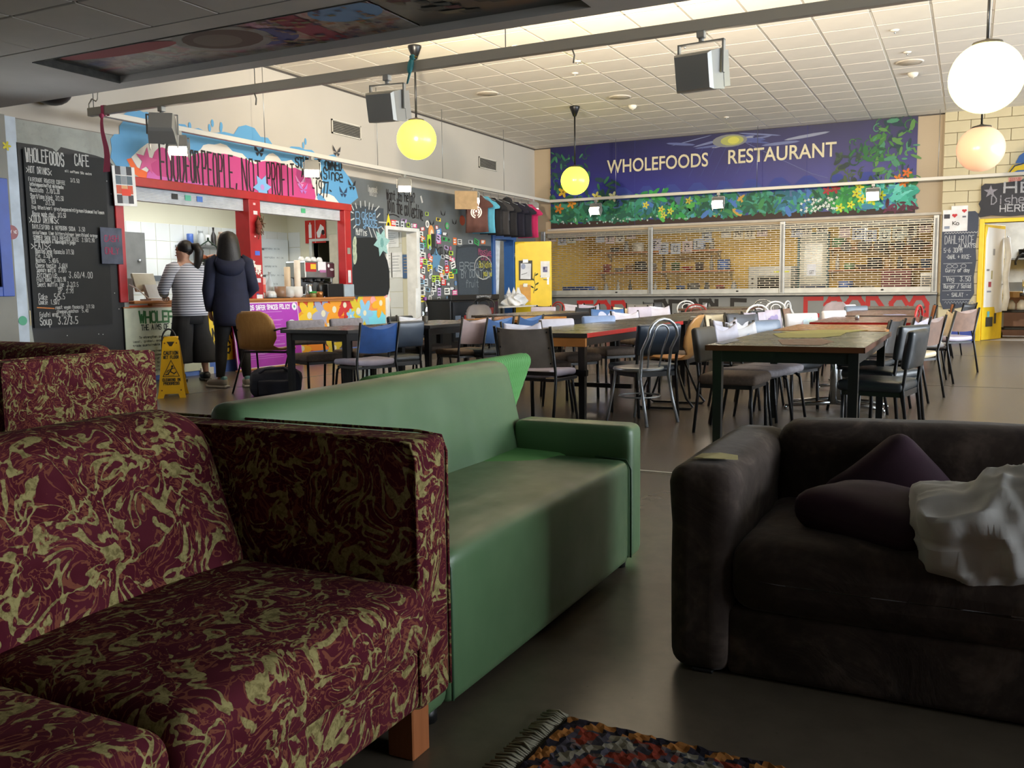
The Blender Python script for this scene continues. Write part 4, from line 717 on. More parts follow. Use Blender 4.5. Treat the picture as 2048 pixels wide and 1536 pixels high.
t = thing('till_box', 'black box with a grey end panel in front of the coffee machine', 'box', (XW - .12, 11.44, WT)); M().bevbox(0, .2, 0, .40, 0, .21, .008).obj('body', BLACKM, t); M().bevbox(0, .2, .421, .68, 0, .2, .006).obj('end_panel', mat('#9aa6ae', .4), t)
pot('cup_stack', 'tall stack of cream paper cups beside the coffee machine', 'cups', (XW - .2, 11.06, WT), [(.045, 0), (.05, .25), (.05, .56), (.042, .57), (.001, .57)], mat('#e2d6c4', .5)); pot('cup_stack', 'second stack of tan paper cups behind the cream stack', 'cups', (XW - .33, 10.98, WT), [(.045, 0), (.05, .25), (.05, .46), (.042, .47), (.001, .47)], mat('#cbb698', .5))
for i in range(3): pot('saucer_stack', ['stack of white saucers right of the plastic tubs', 'pale plastic tub stack left of the saucers', 'brown bowl stack on the worktop'][i], 'dishes', (XW - .1, [10.92, 10.73, 10.54][i], WT), [(.05, 0), (.085, .03), (.085, .17), (.07, .17), (.001, .1)], mat(['#dcdad4', '#c4c4c0', '#8a6a52'][i], .4))
pot('milk_jug', 'steel milk jug in front of the coffee machine', 'jug', (XW - .12, 11.23, WT), [(.06, 0), (.065, .05), (.05, .16), (.055, .2), (.04, .2)], CHROME, handle=True); pot('black_flask', 'black flask beside the steel milk jug', 'flask', (XW - .02, 11.36, WT), [(.05, 0), (.05, .18), (.03, .23), (.001, .23)], BLACK); pot('jar', 'small jar with a green lid at the front of the worktop', 'jar', (XW + .04, 11.12, WT), [(.05, 0), (.05, .06), (.04, .07)], mat('#8a7a4a', .4), cap=mat('#2fa040', .4)); pot('jar', 'copper coloured jar at the front of the worktop', 'jar', (XW + .05, 11.27, WT), [(.05, 0), (.05, .08), (.04, .09), (.001, .09)], mat('#a06a3a', .3, .5))
for i, (y, x) in enumerate(((10.10, .0), (10.20, -.11), (10.3, .04), (10.42, -.06), (10.17, .11))): pot('cup', 'white upturned cup on the black tray, ' + ['left end', 'back left', 'front middle', 'right end', 'front left'][i], 'cup', (XW - .08 + x, y, WT + .012), [(.06, 0), (.055, .05), (.035, .09), (.001, .093)], WP, grp='upturned cups on the black tray')
t = thing('tray', 'black tray under the upturned cups beside the hatch post', 'tray', (XW - .26, 10.03, WT)); M().bevbox(0, .36, 0, .5, 0, .01, .003).obj('base', BLACK, t)
pot('bottle', 'clear glass bottle behind the upturned cups', 'bottle', (XW - .3, 10.55, WT), BOT, mat('#b8c4c8', .15), 1.4); t = thing('carton', 'pink and white carton behind the upturned cups', 'carton', (XW - .34, 10.3, WT)); M().bevbox(0, .08, 0, .12, 0, .3, .004).obj('box', mat('#e0b0a8', .5), t); q = P(lambda a, b, k: (.08 + k, a, b)); q.rect(.01, .11, .08, .2, '#d8584a'); q.obj('print', t)
t = thing('brown_box', 'brown paper bag at the back of the worktop right of the hatch post', 'bag', (XW - .46, 10.05, WT)); M().bevbox(0, .1, 0, .22, 0, .55, .004).obj('sack', mat('#bfa078', .7), t); M().box(.1, .105, .06, .16, .3, .42).obj('label', mat('#d8c8a8', .6), t)
t = thing('cake_stand', 'dark green arched wire stand holding plates of pastries', 'stand', (XW - .3, 9.35, WT)); m = M().tube([(.0, -.22, 0), (0, -.22, .55), (0, -.15, .72), (0, 0, .8), (0, .15, .72), (0, .22, .55), (0, .22, 0)], .011, 8).tube([(0, 0, .8), (0, 0, .84)], .014, 8)
for z in (.03, .28, .52): m.tube([(.18 * math.cos(a), .2 * math.sin(a), z) for a in [i * .5236 for i in range(12)]], .007, 6, closed=True)
m.obj('frame', mat('#1f3a2c', .4), t)
for z in (.03, .28, .52): M().lathe([(.05, 0), (.18, .012), (.19, .025), (.001, .016)], (0, 0, z), 16).obj('plate', mat('#3a3a36', .4), t)
for i, (z, a, lb) in enumerate(((.545, 0, 'top left'), (.545, 2, 'top right'), (.545, 4, 'top back'), (.305, 1, 'middle left'), (.305, 3.4, 'middle right'), (.055, .5, 'bottom left'), (.055, 3, 'bottom right'))): tag(M().ball((0, 0, .035), (.075, .065, .04), 10, 7).obj('pastry', mat(['#a8602c', '#b8743a', '#96502a'][i % 3], .6, 0, .2, 30), None, (XW - .3 + .08 * math.cos(a), 9.35 + .09 * math.sin(a), WT + z - .008)), 'golden brown pastry on the wire stand, ' + lb + ' place', 'pastry', 'pastries on the wire stand')
t = thing('cash_register', 'grey touch screen till at the left end of the worktop', 'till', (XW - .3, 8.15, WT)); M().bevbox(0, .2, 0, .3, 0, .02, .004).ring([[(.05, .05, .02), (.12, .05, .02), (.12, .25, .02), (.05, .25, .02)], [(.0, .05, .2), (.04, .05, .2), (.04, .25, .2), (.0, .25, .2)]], sm=False).obj('stand', mat('#b8bcc0', .35), t); M().bevbox(-.02, .02, -.02, .32, .12, .36, .006, T=rot('Y', R(-18))).obj('screen', mat('#b9b6a8', .3), t)
t = thing('microwave', 'brown fronted appliance behind the till', 'appliance', (XW - .52, 7.70, WT)); M().bevbox(0, .18, 0, .40, 0, .28, .008).obj('body', mat('#4a3f38', .4), t); M().box(.181, .185, .04, .3, .05, .23).obj('door', mat('#6a5a50', .2), t)
M().tube([(XW - .05, 7.78, WT + .2), (XW + .0, 7.85, WT + .15), (XW + .02, 8.0, WT + .03), (XW + .02, 8.25, WT + .02)], .008, 6).obj('cable', mat('#d8d8d4', .5)); tag(bpy.data.objects['cable'], 'white cable trailing across the left end of the worktop', 'cable')
# window with a blue frame at the far left
t = thing('window_6', None, None, (XW, 0, 0)); t['kind'] = 'structure'
M().bevbox(-.1, .03, 6.12, 6.25, 1.06, 2.28, .005).bevbox(-.1, .03, 4.6, 6.12, 2.18, 2.28, .005).bevbox(-.1, .03, 4.6, 6.12, 1.06, 1.16, .005).obj('window_frame', mat('#2a4aa0', .45), t); M().box(-.06, -.05, 4.7, 6.12, 1.16, 2.18).obj('pane', GLASS, t)
t = thing('round_sticker', 'small round dark red sticker on the grey column', 'sticker', (XW + .008, 6.27, 1.73)); M().cyl((0, 0, 0), (.003, 0, 0), .075, n=20).obj('disc', mat('#7a1c24', .4), t); q = P(lambda a, b, k: (.004 + k, a, b)); q.text('SAY NO', -.055, -.01, .03, '#e8d8d8', .005, width=.11); q.obj('lettering', t)
PL(XW + .008).flower(6.1, 2.6, .1, '#d8cc2a', '#c8b820', 0).flower(6.28, 2.62, .05, '#c8bc2a', '#c8b820', 0).ell(6.33, .8, .05, .05, '#4a9a78').stroke([(6.42, .75), (6.42, .9)], .012, '#c8b890').obj('paint_mark', wl)
# ================================================================ BACK WALL: mural, grilles, kitchen, right door
s = N('night_sky'); sp = s.n('ShaderNodeSeparateXYZ'); s.l(s.coord(), sp.inputs[0]); f = s.math('ADD', s.math('MULTIPLY', s.math('SUBTRACT', sp.outputs[2], 2.4), .54), s.math('MULTIPLY', s.math('SUBTRACT', s.noise(1.4, 4), .5), .3))
s.set(Base_Color=s.ramp(f, [(.1, '#23358a'), (.35, '#242a8c'), (.7, '#201f68'), (1, '#191a4a')]), Roughness=.45); NIGHT = s.m
mp_ = thing('garden_mural', 'long dark blue painted panel of a night garden lettered over the grilles', 'mural', (0, YB, 0))
M().box(-8.615, -.99, -.03, 0, 2.435, 4.25).obj('panel', NIGHT, mp_); M().bevbox(-8.7, -.5, -.045, .0, 2.385, 2.435, .004).obj('bottom_trim', mat('#b9b2a6', .5), mp_)
q = P(lambda a, b, k: (a, -.03 - k, b)); rg_ = random.Random(11)
def hill(x): return 2.92 + .10 * math.sin(x * 1.7) + .07 * math.sin(x * 3.9 + 1)
for k, (c, dz) in enumerate((('#2f3f92', .22), ('#3d5596', .12), ('#54709c', .03))):
    for i in range(12):
        x = -8.0 + i * .56 + k * .1; w_ = rg_.uniform(.35, .7); z = 2.86 + dz * .4
        q.poly([(x - w_, z - .1), (x - w_ * .5, z + dz * .6), (x - .1, z + dz + .1), (x + .05, z + dz + .1), (x + w_ * .5, z + dz * .5), (x + w_, z - .1)], c, k)
for i in range(20): a = -4.5 + rg_.gauss(0, .45); q.ell(a, 4.05 + rg_.gauss(0, .06), rg_.uniform(.15, .5), rg_.uniform(.01, .04), rg_.choice(['#4a5590', '#6d76a0', '#8c92a8', '#5a6496']), 1, 10, rg_.uniform(-.2, .2))
q.ell(-4.55, 4.08, .36, .13, '#7a7d80', 2); q.ell(-4.5, 4.08, .24, .1, '#a5a860', 3); q.ell(-4.47, 4.08, .12, .07, '#c8c65a', 4)
q.stroke([(-4.2, 4.0), (-3.5, 3.62), (-2.9, 3.3), (-2.6, 3.2)], .012, '#5a6298', 2)
for i in range(6): a = -5.4 + i * .25; q.stroke([(a + .3, 4.0), (a, 3.4)], .006, '#3f4a90', 1)
def leafy(x0, x1, z0, z1, n, cols, smin=.05, smax=.14, k=5, curl=0):
    for i in range(n):
        a, b = rg_.uniform(x0, x1), z0 + (z1 - z0) * rg_.random() ** 1.2; r = rg_.uniform(smin, smax); t = rg_.uniform(0, 3.14)
        if curl and rg_.random() < curl:
            q.stroke([(a + r * 1.2 * math.cos(t + j_ * .5) * (1 - j_ * .09), b + r * 1.2 * math.sin(t + j_ * .5) * (1 - j_ * .09)) for j_ in range(8)], .018, rg_.choice(cols), k + i % 3)
        else: q.ell(a, b, r, r * rg_.uniform(.25, .45), rg_.choice(cols), k + i % 6, 7, t)
TEAL = ['#1f6a52', '#2a7d5c', '#1e5a4a', '#3a8f78', '#2f6f44', '#489a84', '#17503c', '#3f8a52']; DARKG = ['#14324a', '#1a4440', '#1f5a3a', '#20503a', '#2a6a4a', '#163a44']
BLUEG = ['#2f6f8c', '#3f86a8', '#4a98b0', '#2a6a80', '#4a78c0']; LIME = ['#2f9a4a', '#3fae5a', '#2a8a4a', '#57b85a']; SEA = ['#3fae96', '#58c0b0', '#2f9a86', '#6acbbd']
q.poly([(-8.615, 2.44), (-.99, 2.44), (-.99, 2.62)] + [(-1.2 - i * .37, 2.6 + .07 * math.sin(i * 1.3)) for i in range(20)] + [(-8.615, 2.6)], '#33231f', 3)
q.poly([(-8.615, 2.56), (-.99, 2.62), (-.99, 2.92)] + [(-1.2 - i * .37, 2.88 + .08 * math.sin(i * 1.9)) for i in range(20)] + [(-8.615, 2.95)], '#1c5a4a', 4)
for (x0, x1, cols, n) in ((-8.6, -7.2, TEAL, 90), (-7.4, -6.5, TEAL, 80), (-6.6, -5.9, BLUEG + TEAL, 70), (-6.1, -5.2, LIME + TEAL, 70), (-5.4, -4.6, TEAL + BLUEG, 80), (-4.8, -4.0, ['#2a7d5c', '#c8a04a', '#3a8f78', '#4a78c0'] + TEAL, 70), (-4.2, -3.5, TEAL, 60), (-3.6, -2.9, BLUEG + ['#3f9a6a'], 70), (-3.1, -2.3, TEAL, 60), (-2.5, -1.8, LIME, 70), (-2.0, -1.4, BLUEG + SEA, 70), (-1.7, -1.0, SEA, 80)): leafy(x0, x1, 2.58, 2.98, n, cols)
leafy(-8.6, -7.6, 2.9, 4.15, 90, DARKG + ['#3a7a5a'], .05, .13, 5, .2); leafy(-7.5, -7.0, 2.9, 3.5, 34, DARKG, .05, .14)
leafy(-2.45, -1.75, 3.0, 3.65, 30, ['#2a3a3a', '#3a5040', '#4a5f3a', '#2a4038'], .06, .13, 5, .3); leafy(-1.75, -1.0, 2.95, 4.2, 90, ['#1c4a3a', '#2a6a3a', '#3f7a3a', '#5a8a48', '#1a3a44', '#4a8a6a'], .05, .13, 5, .3); leafy(-2.2, -1.6, 3.5, 3.95, 30, ['#2a6a3a', '#3f7a3a', '#1c4a3a'], .05, .12, 5, .4)
leafy(-6.5, -5.9, 2.95, 3.15, 16, LIME, .07, .13)
for (a, b, r, c) in [(-8.3, 3.25, .1, '#d8b02a'), (-8.1, 2.98, .09, '#d8902a'), (-8.4, 2.88, .09, '#d0802a'), (-7.5, 3.1, .09, '#d8d06a'), (-7.1, 3.08, .09, '#c8c89a'), (-6.35, 2.86, .06, '#d8d04a'), (-6.0, 2.75, .06, '#d8d04a'), (-5.8, 2.7, .06, '#c8d04a'), (-5.95, 2.62, .06, '#c8d04a'), (-5.4, 2.9, .06, '#c8c04a'), (-2.0, 2.98, .07, '#e0d83a'), (-1.95, 2.75, .07, '#e0d83a'), (-1.75, 2.72, .08, '#d8e03a'), (-1.6, 2.8, .07, '#d8e03a'), (-2.15, 2.65, .06, '#d8e03a'), (-2.05, 2.86, .07, '#d8d83a'), (-2.35, 2.6, .07, '#c8d83a'), (-1.3, 3.1, .07, '#d87a2a'), (-1.15, 3.2, .07, '#d86a2a'), (-1.2, 3.02, .07, '#d87a2a'), (-2.45, 2.98, .08, '#a82a3a'), (-2.6, 2.95, .07, '#b03040')]: q.flower(a, b, r * 1.3, c, '#8a6a2a', 12)
for i in range(40): q.star(rg_.uniform(-3.1, -2.4), rg_.uniform(2.56, 2.85), .035, '#d5e0dc', 12, 4)
for i in range(40): q.star(rg_.uniform(-8.5, -5.3), rg_.uniform(2.5, 2.65), .025, rg_.choice(['#a8c0c0', '#8ab0a8', '#c8d0d0']), 12, 4)
leafy(-1.5, -1.0, 2.5, 2.65, 20, ['#6a2a4a', '#5a2440', '#4a2030'], .05, .1, 12)
for x in (-6.6, -3.0): q.stroke([(x, 2.45), (x, 4.25)], .006, '#3a3f8a', 14)
q.obj('painting', mp_)
letters('WHOLEFOODS', 'lettering', mat('#d8cfae', .5), mp_, mv(-7.24, -.055, 3.585), 2.25, .29, bold=.012); letters('RESTAURANT', 'lettering', mat('#d8cfae', .5), mp_, mv(-4.57, -.055, 3.60), 2.13, .29, bold=.012)

# counter front below the grilles and the three roller grilles
m = M().bevbox(-8.9, -.55, YB - .28, YB + .2, .885, .925, .005); tag(m.obj('grille_counter', mat('#9b9b98', .4, .2)), 'long grey ledge under the roller grilles', 'counter')
m = M().box(-8.9, -.56, YB - .12, YB, 0, .885); o = m.obj('counter_front', mat('#7f8283', .5, 0, .04, 2), wb)
q = PB(YB - .12)
for st, a, wd, h_, c in (('PEOPLE', -6.1, 1.9, .62, '#1d1b1c'), ('FOOD', -2.95, 1.45, .66, '#b8282a'), ('FOR', -7.9, 1.1, .6, '#b8282a'), ('CO', -1.35, .6, .66, '#b8282a')): q.text(st, a, .16, h_, c, .085, width=wd, jit=.02)
q.obj('wall_lettering', wb)
for i, (x0, x1) in enumerate(((-8.75, -6.30), (-6.20, -3.50), (-3.40, -.66))):
    t = thing('roller_grille', ['left roller grille of grey rods, behind the yellow door', 'middle roller grille of grey rods between the two posts', 'right roller grille of grey rods beside the block wall'][i], 'shutter', (0, YB - .02, 0), 0, 'roller grilles of the restaurant kitchen')
    m = M(); n = 30
    for k in range(n):
        z = 1.03 + k * .0445; m.box(x0, x1, -.006, .004, z - .007, z + .007)
        if k < n - 1:
            x = x0 + (.1 if k % 2 else .2)
            while x < x1: m.box(x - .006, x + .006, -.007, .005, z, z + .0445); x += .21
    tag(m.obj('grille_rods', mat('#a9a497', .4, .4), t), kind='stuff')
    M().bevbox(x0, x1, -.02, .02, .928, 1.03, .005).obj('bottom_rail', mat('#b8bab8', .4, .3), t)
    M().ball(((x0 + x1) / 2 + .5, -.025, .98), (.03, .01, .015), 8, 6).obj('lock', BLACK, t)
for i, x in enumerate((-8.82, -6.25, -3.45, -.61)):
    t = thing('grille_post', ['grey post at the left end of the grilles', 'grey post between the left and middle grilles', 'grey post between the middle and right grilles', 'grey post at the right end of the grilles by the blocks'][i], 'post', (x, YB - .02, .926)); M().bevbox(-.05, .05, -.03, .03, 0, 1.455, .005).obj('post', mat('#a6a8a8', .4, .4), t); M().box(-.02, .02, -.032, -.03, .02, 1.4).obj('slot', mat('#7f8284', .4), t)
t = thing('grille_box', 'long grey roller housing above the grilles', 'shutter box', (0, YB + .05, 2.2)); M().bevbox(-8.75, -.66, .0, .13, .03, .14, .01).obj('case', mat('#8a8a86', .5), t)

# paper bunting with letters hung behind the grilles
BN = [('F', 1105, 475), ('O', 1125, 480), ('O', 1144, 477), ('D', 1162, 471), ('', 1201, 476), ('F', 1221, 477), ('O', 1241, 475), ('R', 1263, 468), ('P', 1313, 490), ('E', 1328, 498), ('O', 1352, 498), ('P', 1375, 495), ('L', 1398, 489), ('E', 1414, 475), ('', 1453, 466), ('N', 1477, 467), ('O', 1500, 467), ('T', 1525, 463), ('F', 1594, 463), ('O', 1613, 461), ('R', 1645, 455), ('', 1690, 463), ('P', 1716, 468), ('R', 1742, 472), ('O', 1770, 470), ('F', 1797, 468), ('I', 1822, 462), ('T', 1850, 453)]
BP = [(-8.735, 2.264), (-8.482, 2.198), (-8.243, 2.224), (-8.019, 2.284), (-7.542, 2.21), (-7.301, 2.19), (-7.062, 2.204), (-6.802, 2.272), (-6.222, 2.01), (-6.05, 1.918), (-5.779, 1.909), (-5.522, 1.934), (-5.269, 1.99), (-5.096, 2.134), (-4.677, 2.214), (-4.422, 2.194), (-4.181, 2.185), (-3.923, 2.216), (-3.223, 2.189), (-3.035, 2.202), (-2.723, 2.25), (-2.288, 2.153), (-2.04, 2.094), (-1.796, 2.046), (-1.537, 2.056), (-1.291, 2.066), (-1.067, 2.116), (-0.82, 2.192)]
WORD = ['FOOD'] * 4 + ['FOR'] * 4 + ['PEOPLE'] * 6 + ['NOT'] * 4 + ['second FOR'] * 3 + ['PROFIT'] * 7; cnt = {}
for i, ((ch, _, _), (x, z)) in enumerate(zip(BN, BP)):
    kk = (WORD[i], ch); cnt[kk] = cnt.get(kk, 0) + 1; od = ['first', 'second'][cnt[kk] - 1]
    lb = 'paper sheet lettered %s, the %s %s of the word %s behind the grille' % (ch, od, ch, WORD[i]) if ch else 'blank pale paper sheet hung before the word %s behind the grille' % WORD[i]
    t = thing('bunting_sheet', lb, 'bunting', (x, 19.53, z), 0, 'paper letters strung behind the grilles'); c = rg_.choice(['#c9c6c2', '#b9b4cc', '#a9b4cc', '#d0c8b4', '#c4b0b8', '#b8c4c0'])
    M().ring([[(-.11, .01 * math.sin(j_), .13 - j_ * .06), (.11, .01 * math.cos(j_), .13 - j_ * .06)] for j_ in range(5)], closed=False, cap=False).obj('paper', mat(c, .8), t)
    if ch: letters(ch, 'lettering', mat('#2a2630', .7), t, mv(-.055, -.01, -.075), .11, .16, .004)
m = M().tube([(x, 19.535, z + .135) for x, z in BP], .004, 5); tag(m.obj('bunting_string', mat('#8a8478', .8)), 'string carrying the paper letters behind the grilles', 'string')

# restaurant kitchen: benches, shelves, pots
def rng_pots(y, z, x0, x1, n, where, seed):
    r_ = random.Random(seed); cols = [('dark', '#2a2826'), ('steel', '#8d9092'), ('white', '#cfccc2'), ('red', '#9a2a2a'), ('green', '#4a7a4a'), ('tan', '#a8824a'), ('blue', '#3a5a9a'), ('black', '#1c1b1b'), ('grey', '#77756f')]
    for i in range(n):
        nm, c = r_.choice(cols); kd, pf = r_.choice([('saucepan', [(.12, 0), (.13, .02), (.13, .14), (.12, .14), (.115, .03)]), ('bowl', [(.06, 0), (.14, .08), (.15, .1), (.13, .08), (.001, .02)]), ('jar', JAR), ('bottle', BOT), ('tub', [(.1, 0), (.12, .18), (.125, .18), (.125, .2), (.001, .2)]), ('stockpot', [(.16, 0), (.17, .02), (.17, .26), (.16, .26), (.155, .03)])])
        x = x0 + (x1 - x0) * (i + .5) / n; o_ = ['first', 'second', 'third', 'fourth', 'fifth', 'sixth', 'seventh', 'eighth', 'ninth', 'tenth', 'eleventh', 'twelfth', 'thirteenth'][i]
        pot(kd, '%s %s, %s from the left end of the %s' % (nm, kd, o_, where), 'cookware', (x, y, z), pf, mat(c, .4, .2), 1.25 if kd in ('jar', 'bottle') else .95, n=10, cap=mat('#3a3836', .5) if kd == 'tub' else None)
def shelf(lb, x0, x1, y, z, d, c, legs=False):
    t = thing('bench' if legs else 'shelf', lb, 'bench' if legs else 'shelf', (x0, y, 0)); L = x1 - x0; M().bevbox(0, L, 0, d, z - .04, z, .004).obj('board', c, t)
    for x in (.05, L / 2, L - .05):
        if legs:
            for y_ in (.05, d - .05): M().box(x - .025, x + .025, y_ - .025, y_ + .025, 0, z - .04).obj('leg', STEEL, t)
        else: M().ring([[(x, d, z - .04), (x, .05, z - .04), (x, d, z - .25)], [(x + .02, d, z - .04), (x + .02, .05, z - .04), (x + .02, d, z - .25)]], sm=False).obj('bracket', STEEL, t)
shelf('long steel bench along the left of the restaurant kitchen', -9.1, -4.9, 22.2, .92, .78, STEEL, True); shelf('upper wooden shelf of pots left of the kitchen door', -8.6, -5.6, 22.6, 2.0, .38, LEGW); shelf('middle wooden shelf of jars left of the kitchen door', -8.8, -5.3, 22.6, 1.5, .38, LEGW)
shelf('long steel bench along the right of the restaurant kitchen', -3.1, -.42, 22.2, .92, .78, STEEL, True); shelf('upper wooden shelf right of the kitchen door', -3.0, -.42, 22.6, 1.95, .38, LEGW); shelf('middle wooden shelf right of the kitchen door', -3.0, -.42, 22.6, 1.45, .38, LEGW)
rng_pots(22.42, .92, -9.0, -5.0, 12, 'left kitchen bench', 1); rng_pots(22.78, 2.0, -8.55, -5.65, 9, 'upper left shelf', 2); rng_pots(22.78, 1.5, -8.75, -5.35, 11, 'middle left shelf', 3); rng_pots(22.78, 1.95, -2.95, -.5, 8, 'upper right shelf', 5); rng_pots(22.78, 1.45, -2.95, -.5, 9, 'middle right shelf', 6); rng_pots(22.42, .92, -2.95, -1.95, 4, 'right kitchen bench', 7)
t = thing('red_crate', 'dark red plastic crate on the right kitchen bench', 'crate', (-1.8, 22.25, .92)); M().bevbox(0, .62, 0, .4, 0, .46, .01).obj('shell', mat('#6a1a2a', .5), t); M().box(.2, .42, -.004, 0, .34, .38).obj('grip', BLACK, t)
t = thing('steel_box', 'steel appliance box at the right end of the kitchen bench', 'appliance', (-1.0, 22.3, .92)); M().bevbox(0, .42, 0, .4, 0, .42, .01).obj('body', STEEL, t); M().box(.04, .3, -.006, 0, .08, .34).obj('door', mat('#5a6064', .2), t); M().ball((.36, -.01, .3), .02, 8, 6).obj('knob', BLACK, t)
t = thing('blue_crate', 'blue plastic basket standing behind the left grille', 'crate', (-8.55, 19.75, 0)); M().box(0, .6, 0, .4, 0, .85).obj('trolley', mat('#5a5a58', .5), t); M().bevbox(-.02, .62, -.02, .42, .85, 1.12, .008).obj('basket', mat('#2a4a8a', .5), t)
for k in range(6): M().box(-.024, .624, -.024, -.02, .87 + k * .04, .89 + k * .04).obj('slot', mat('#1a3060', .5), t)
t = thing('oven', 'grey steel oven range with a dark glass door in the restaurant kitchen', 'oven', (-4.75, 22.1, 0)); M().bevbox(0, 1.0, 0, .85, 0, 1.55, .01).obj('body', STEEL, t); M().bevbox(.22, .8, -.02, 0, .85, 1.3, .004).obj('door', mat('#141416', .15, 0, 0), t); M().cyl((.25, -.04, 1.33), (.77, -.04, 1.33), .012).obj('handle', CHROME, t); M().box(.6, .95, -.006, 0, 1.40, 1.44).obj('display', mat('#c8d02a', .4), t)
for k in range(4): M().cyl((.1, 0, .9 + k * .12), (.1, -.03, .9 + k * .12), .025).obj('knob', BLACK, t)
t = thing('door_4', None, None, (-3.7, 22.99, 0)); t['kind'] = 'structure'; M().bevbox(-.06, 0, -.06, 0, 0, 2.35, .004).bevbox(.62, .68, -.06, 0, 0, 2.35, .004).bevbox(-.06, .68, -.06, 0, 2.3, 2.36, .004).obj('frame', mat('#2a5a64', .5), t); M().box(0, .62, -.03, 0, 0, 2.3).obj('leaf', mat('#c9cdc4', .5), t); M().box(.1, .52, -.035, -.03, 1.3, 2.1).obj('pane', mat('#dfe8ea', .2), t); M().box(.02, .6, -.04, -.03, .1, 1.1).obj('kick_panel', mat('#3a4a6a', .5), t)
t = thing('white_notice', 'small white notice hung on the right grille', 'notice', (-2.95, YB - .032, 1.28)); M().box(0, .17, -.004, 0, 0, .23).obj('sheet', mat('#d8dae0', .6), t); letters('GET', 'lettering', mat('#2a2c34', .6), t, mv(.04, -.004, .03), .09, .07, .003)
t = thing('white_light_box', 'small bright light unit behind the bunting', 'lamp', (-2.3, 22.9, 2.1)); M().bevbox(0, .12, -.05, 0, 0, .4, .01).obj('case', mat('#e8e4d8', .4, emit=1.5), t); M().box(.02, .1, -.06, -.05, -.05, 0).obj('mount', STEEL, t)
# big hanging pans and ladles
t = thing('pan_rail', 'steel rail hung with black pans over the right kitchen bench', 'rail', (-2.7, 22.5, 2.4)); M().cyl((0, 0, 0), (1.9, 0, 0), .012).obj('bar', STEEL, t)
for x in (0, 1.9): M().cyl((x, 0, 0), (x, 0, .9), .006).obj('hanger', STEEL, t)
for i in range(5): tag(M().cyl((0, 0, 0), (0, .03, 0), .12 + .02 * (i % 3), n=14, T=mv(0, 0, -.42)).box(-.012, .012, 0, .02, -.34, -.012).obj('frying_pan', BLACK, None, (-2.6 + i * .38, 22.5, 2.39)), 'black frying pan, %s from the left on the pan rail' % ['first', 'second', 'third', 'fourth', 'fifth'][i], 'pan', 'pans on the kitchen rail')

# right doorway with yellow frame and open leaf, signs on the block wall
m = M().bevbox(.12, .204, YB - .07, YB + .2, 0, 2.27, .006).bevbox(1.096, 1.18, YB - .07, YB + .2, 0, 2.27, .006).bevbox(.2, 1.1, YB - .07, YB + .2, 2.2, 2.27, .006); tag(m.obj('door_5', YEL), kind='structure')
t = thing('door_6', None, None, (.21, YB + .1, .01), R(66)); t['kind'] = 'structure'
M().bevbox(0, .86, -.02, .02, 0, 2.17, .004).obj('leaf', YEL, t); q = PT(mv(0, -.02, 0)); q.poly([(.03, .62), (.5, .62), (.55, .5), (.84, .52), (.84, 2.1), (.1, 2.12), (.03, 1.9)], '#e8e8e4', 0)
for a, b, w_, h_, c in ((.1, 1.3, .12, .04, '#8a8a8a'), (.2, 1.0, .12, .1, '#a03a4a'), (.15, .9, .18, .03, '#8a90a0'), (.3, 1.15, .06, .16, '#b0a878'), (.2, .4, .1, .14, '#6ac0d0'), (.15, .25, .3, .18, '#3a3a34'), (.5, .3, .1, .2, '#4a4a40'), (.35, 1.6, .08, .12, '#9a9a9a')): q.rect(a, a + w_, b, b + h_, c, 2)
q.obj('posters', t); M().cyl((.8, -.06, 1.05), (.8, -.02, 1.05), .012).tube([(.8, -.06, 1.05), (.7, -.06, 1.05)], .01).obj('door_handle', CHROME, t)
t = thing('paper_rolls', 'white cloth hanging at the edge of the yellow kitchen door', 'cloth', (.62, YB + .78, 0)); M().ring([[(x + .02 * math.sin(z * 9), y, z) for x, y in ((-.05, -.02), (.05, -.03), (.06, .03), (-.05, .03))] for z in (.55, .8, 1.2, 1.6, 1.95)]).obj('cloth', mat('#e4e6e8', .6), t); M().cyl((0, .0, 1.95), (0, .05, 1.97), .015).obj('hook', CHROME, t)
t = thing('dishes_sign', 'black board chalked with a star over the yellow doorway', 'sign', (0, YB - .052, 0)); pts = [(.09, 2.33), (.12, 2.30), (.3, 2.33), (.6, 2.30), (1.2, 2.33), (1.7, 2.32), (1.72, 2.95), (1.2, 2.98), (.9, 2.93), (.6, 2.92), (.35, 2.90), (.18, 2.91), (.12, 2.86), (.13, 2.62), (.09, 2.55), (.13, 2.46)]
M().ring([[(a, y, b) for a, b in pts] for y in (-.025, 0)], sm=False).obj('board', greypaint('chalk_black', '#2c2c30', '#3a3a40', .7), t)
q = PT(mv(0, -.025, 0)); q.star(.28, 2.76, .12, '#a8a4ac', 0, 5, .3, .4); q.text('HE', .50, 2.73, .17, '#c8c8cc', .035, width=.42, gap=.5); q.text('Dishes', .30, 2.53, .15, '#a9a7ae', .018, width=.62, gap=.4); q.text('HERE', .45, 2.39, .11, '#d2d2d6', .018, width=.42, gap=.4); q.obj('lettering', t, CHALK)
t = thing('dahl_menu', 'blue black menu board headed DAHL + RICE on the block wall', 'blackboard', (0, YB - .052, 0)); pts = [(-.5, .75), (-.44, .60), (-.2, .62), (-.02, .66), (.0, .75), (.08, .9), (.06, 1.2), (.09, 1.5), (.07, 1.8), (.1, 2.1), (.10, 2.36), (.04, 2.42), (-.45, 2.42), (-.51, 2.36)]
M().ring([[(a, y, b) for a, b in pts] for y in (-.018, 0)], sm=False).obj('board', greypaint('chalk_blue', '#3c4250', '#4a5060', .7), t)
q = PT(mv(0, -.018, 0))
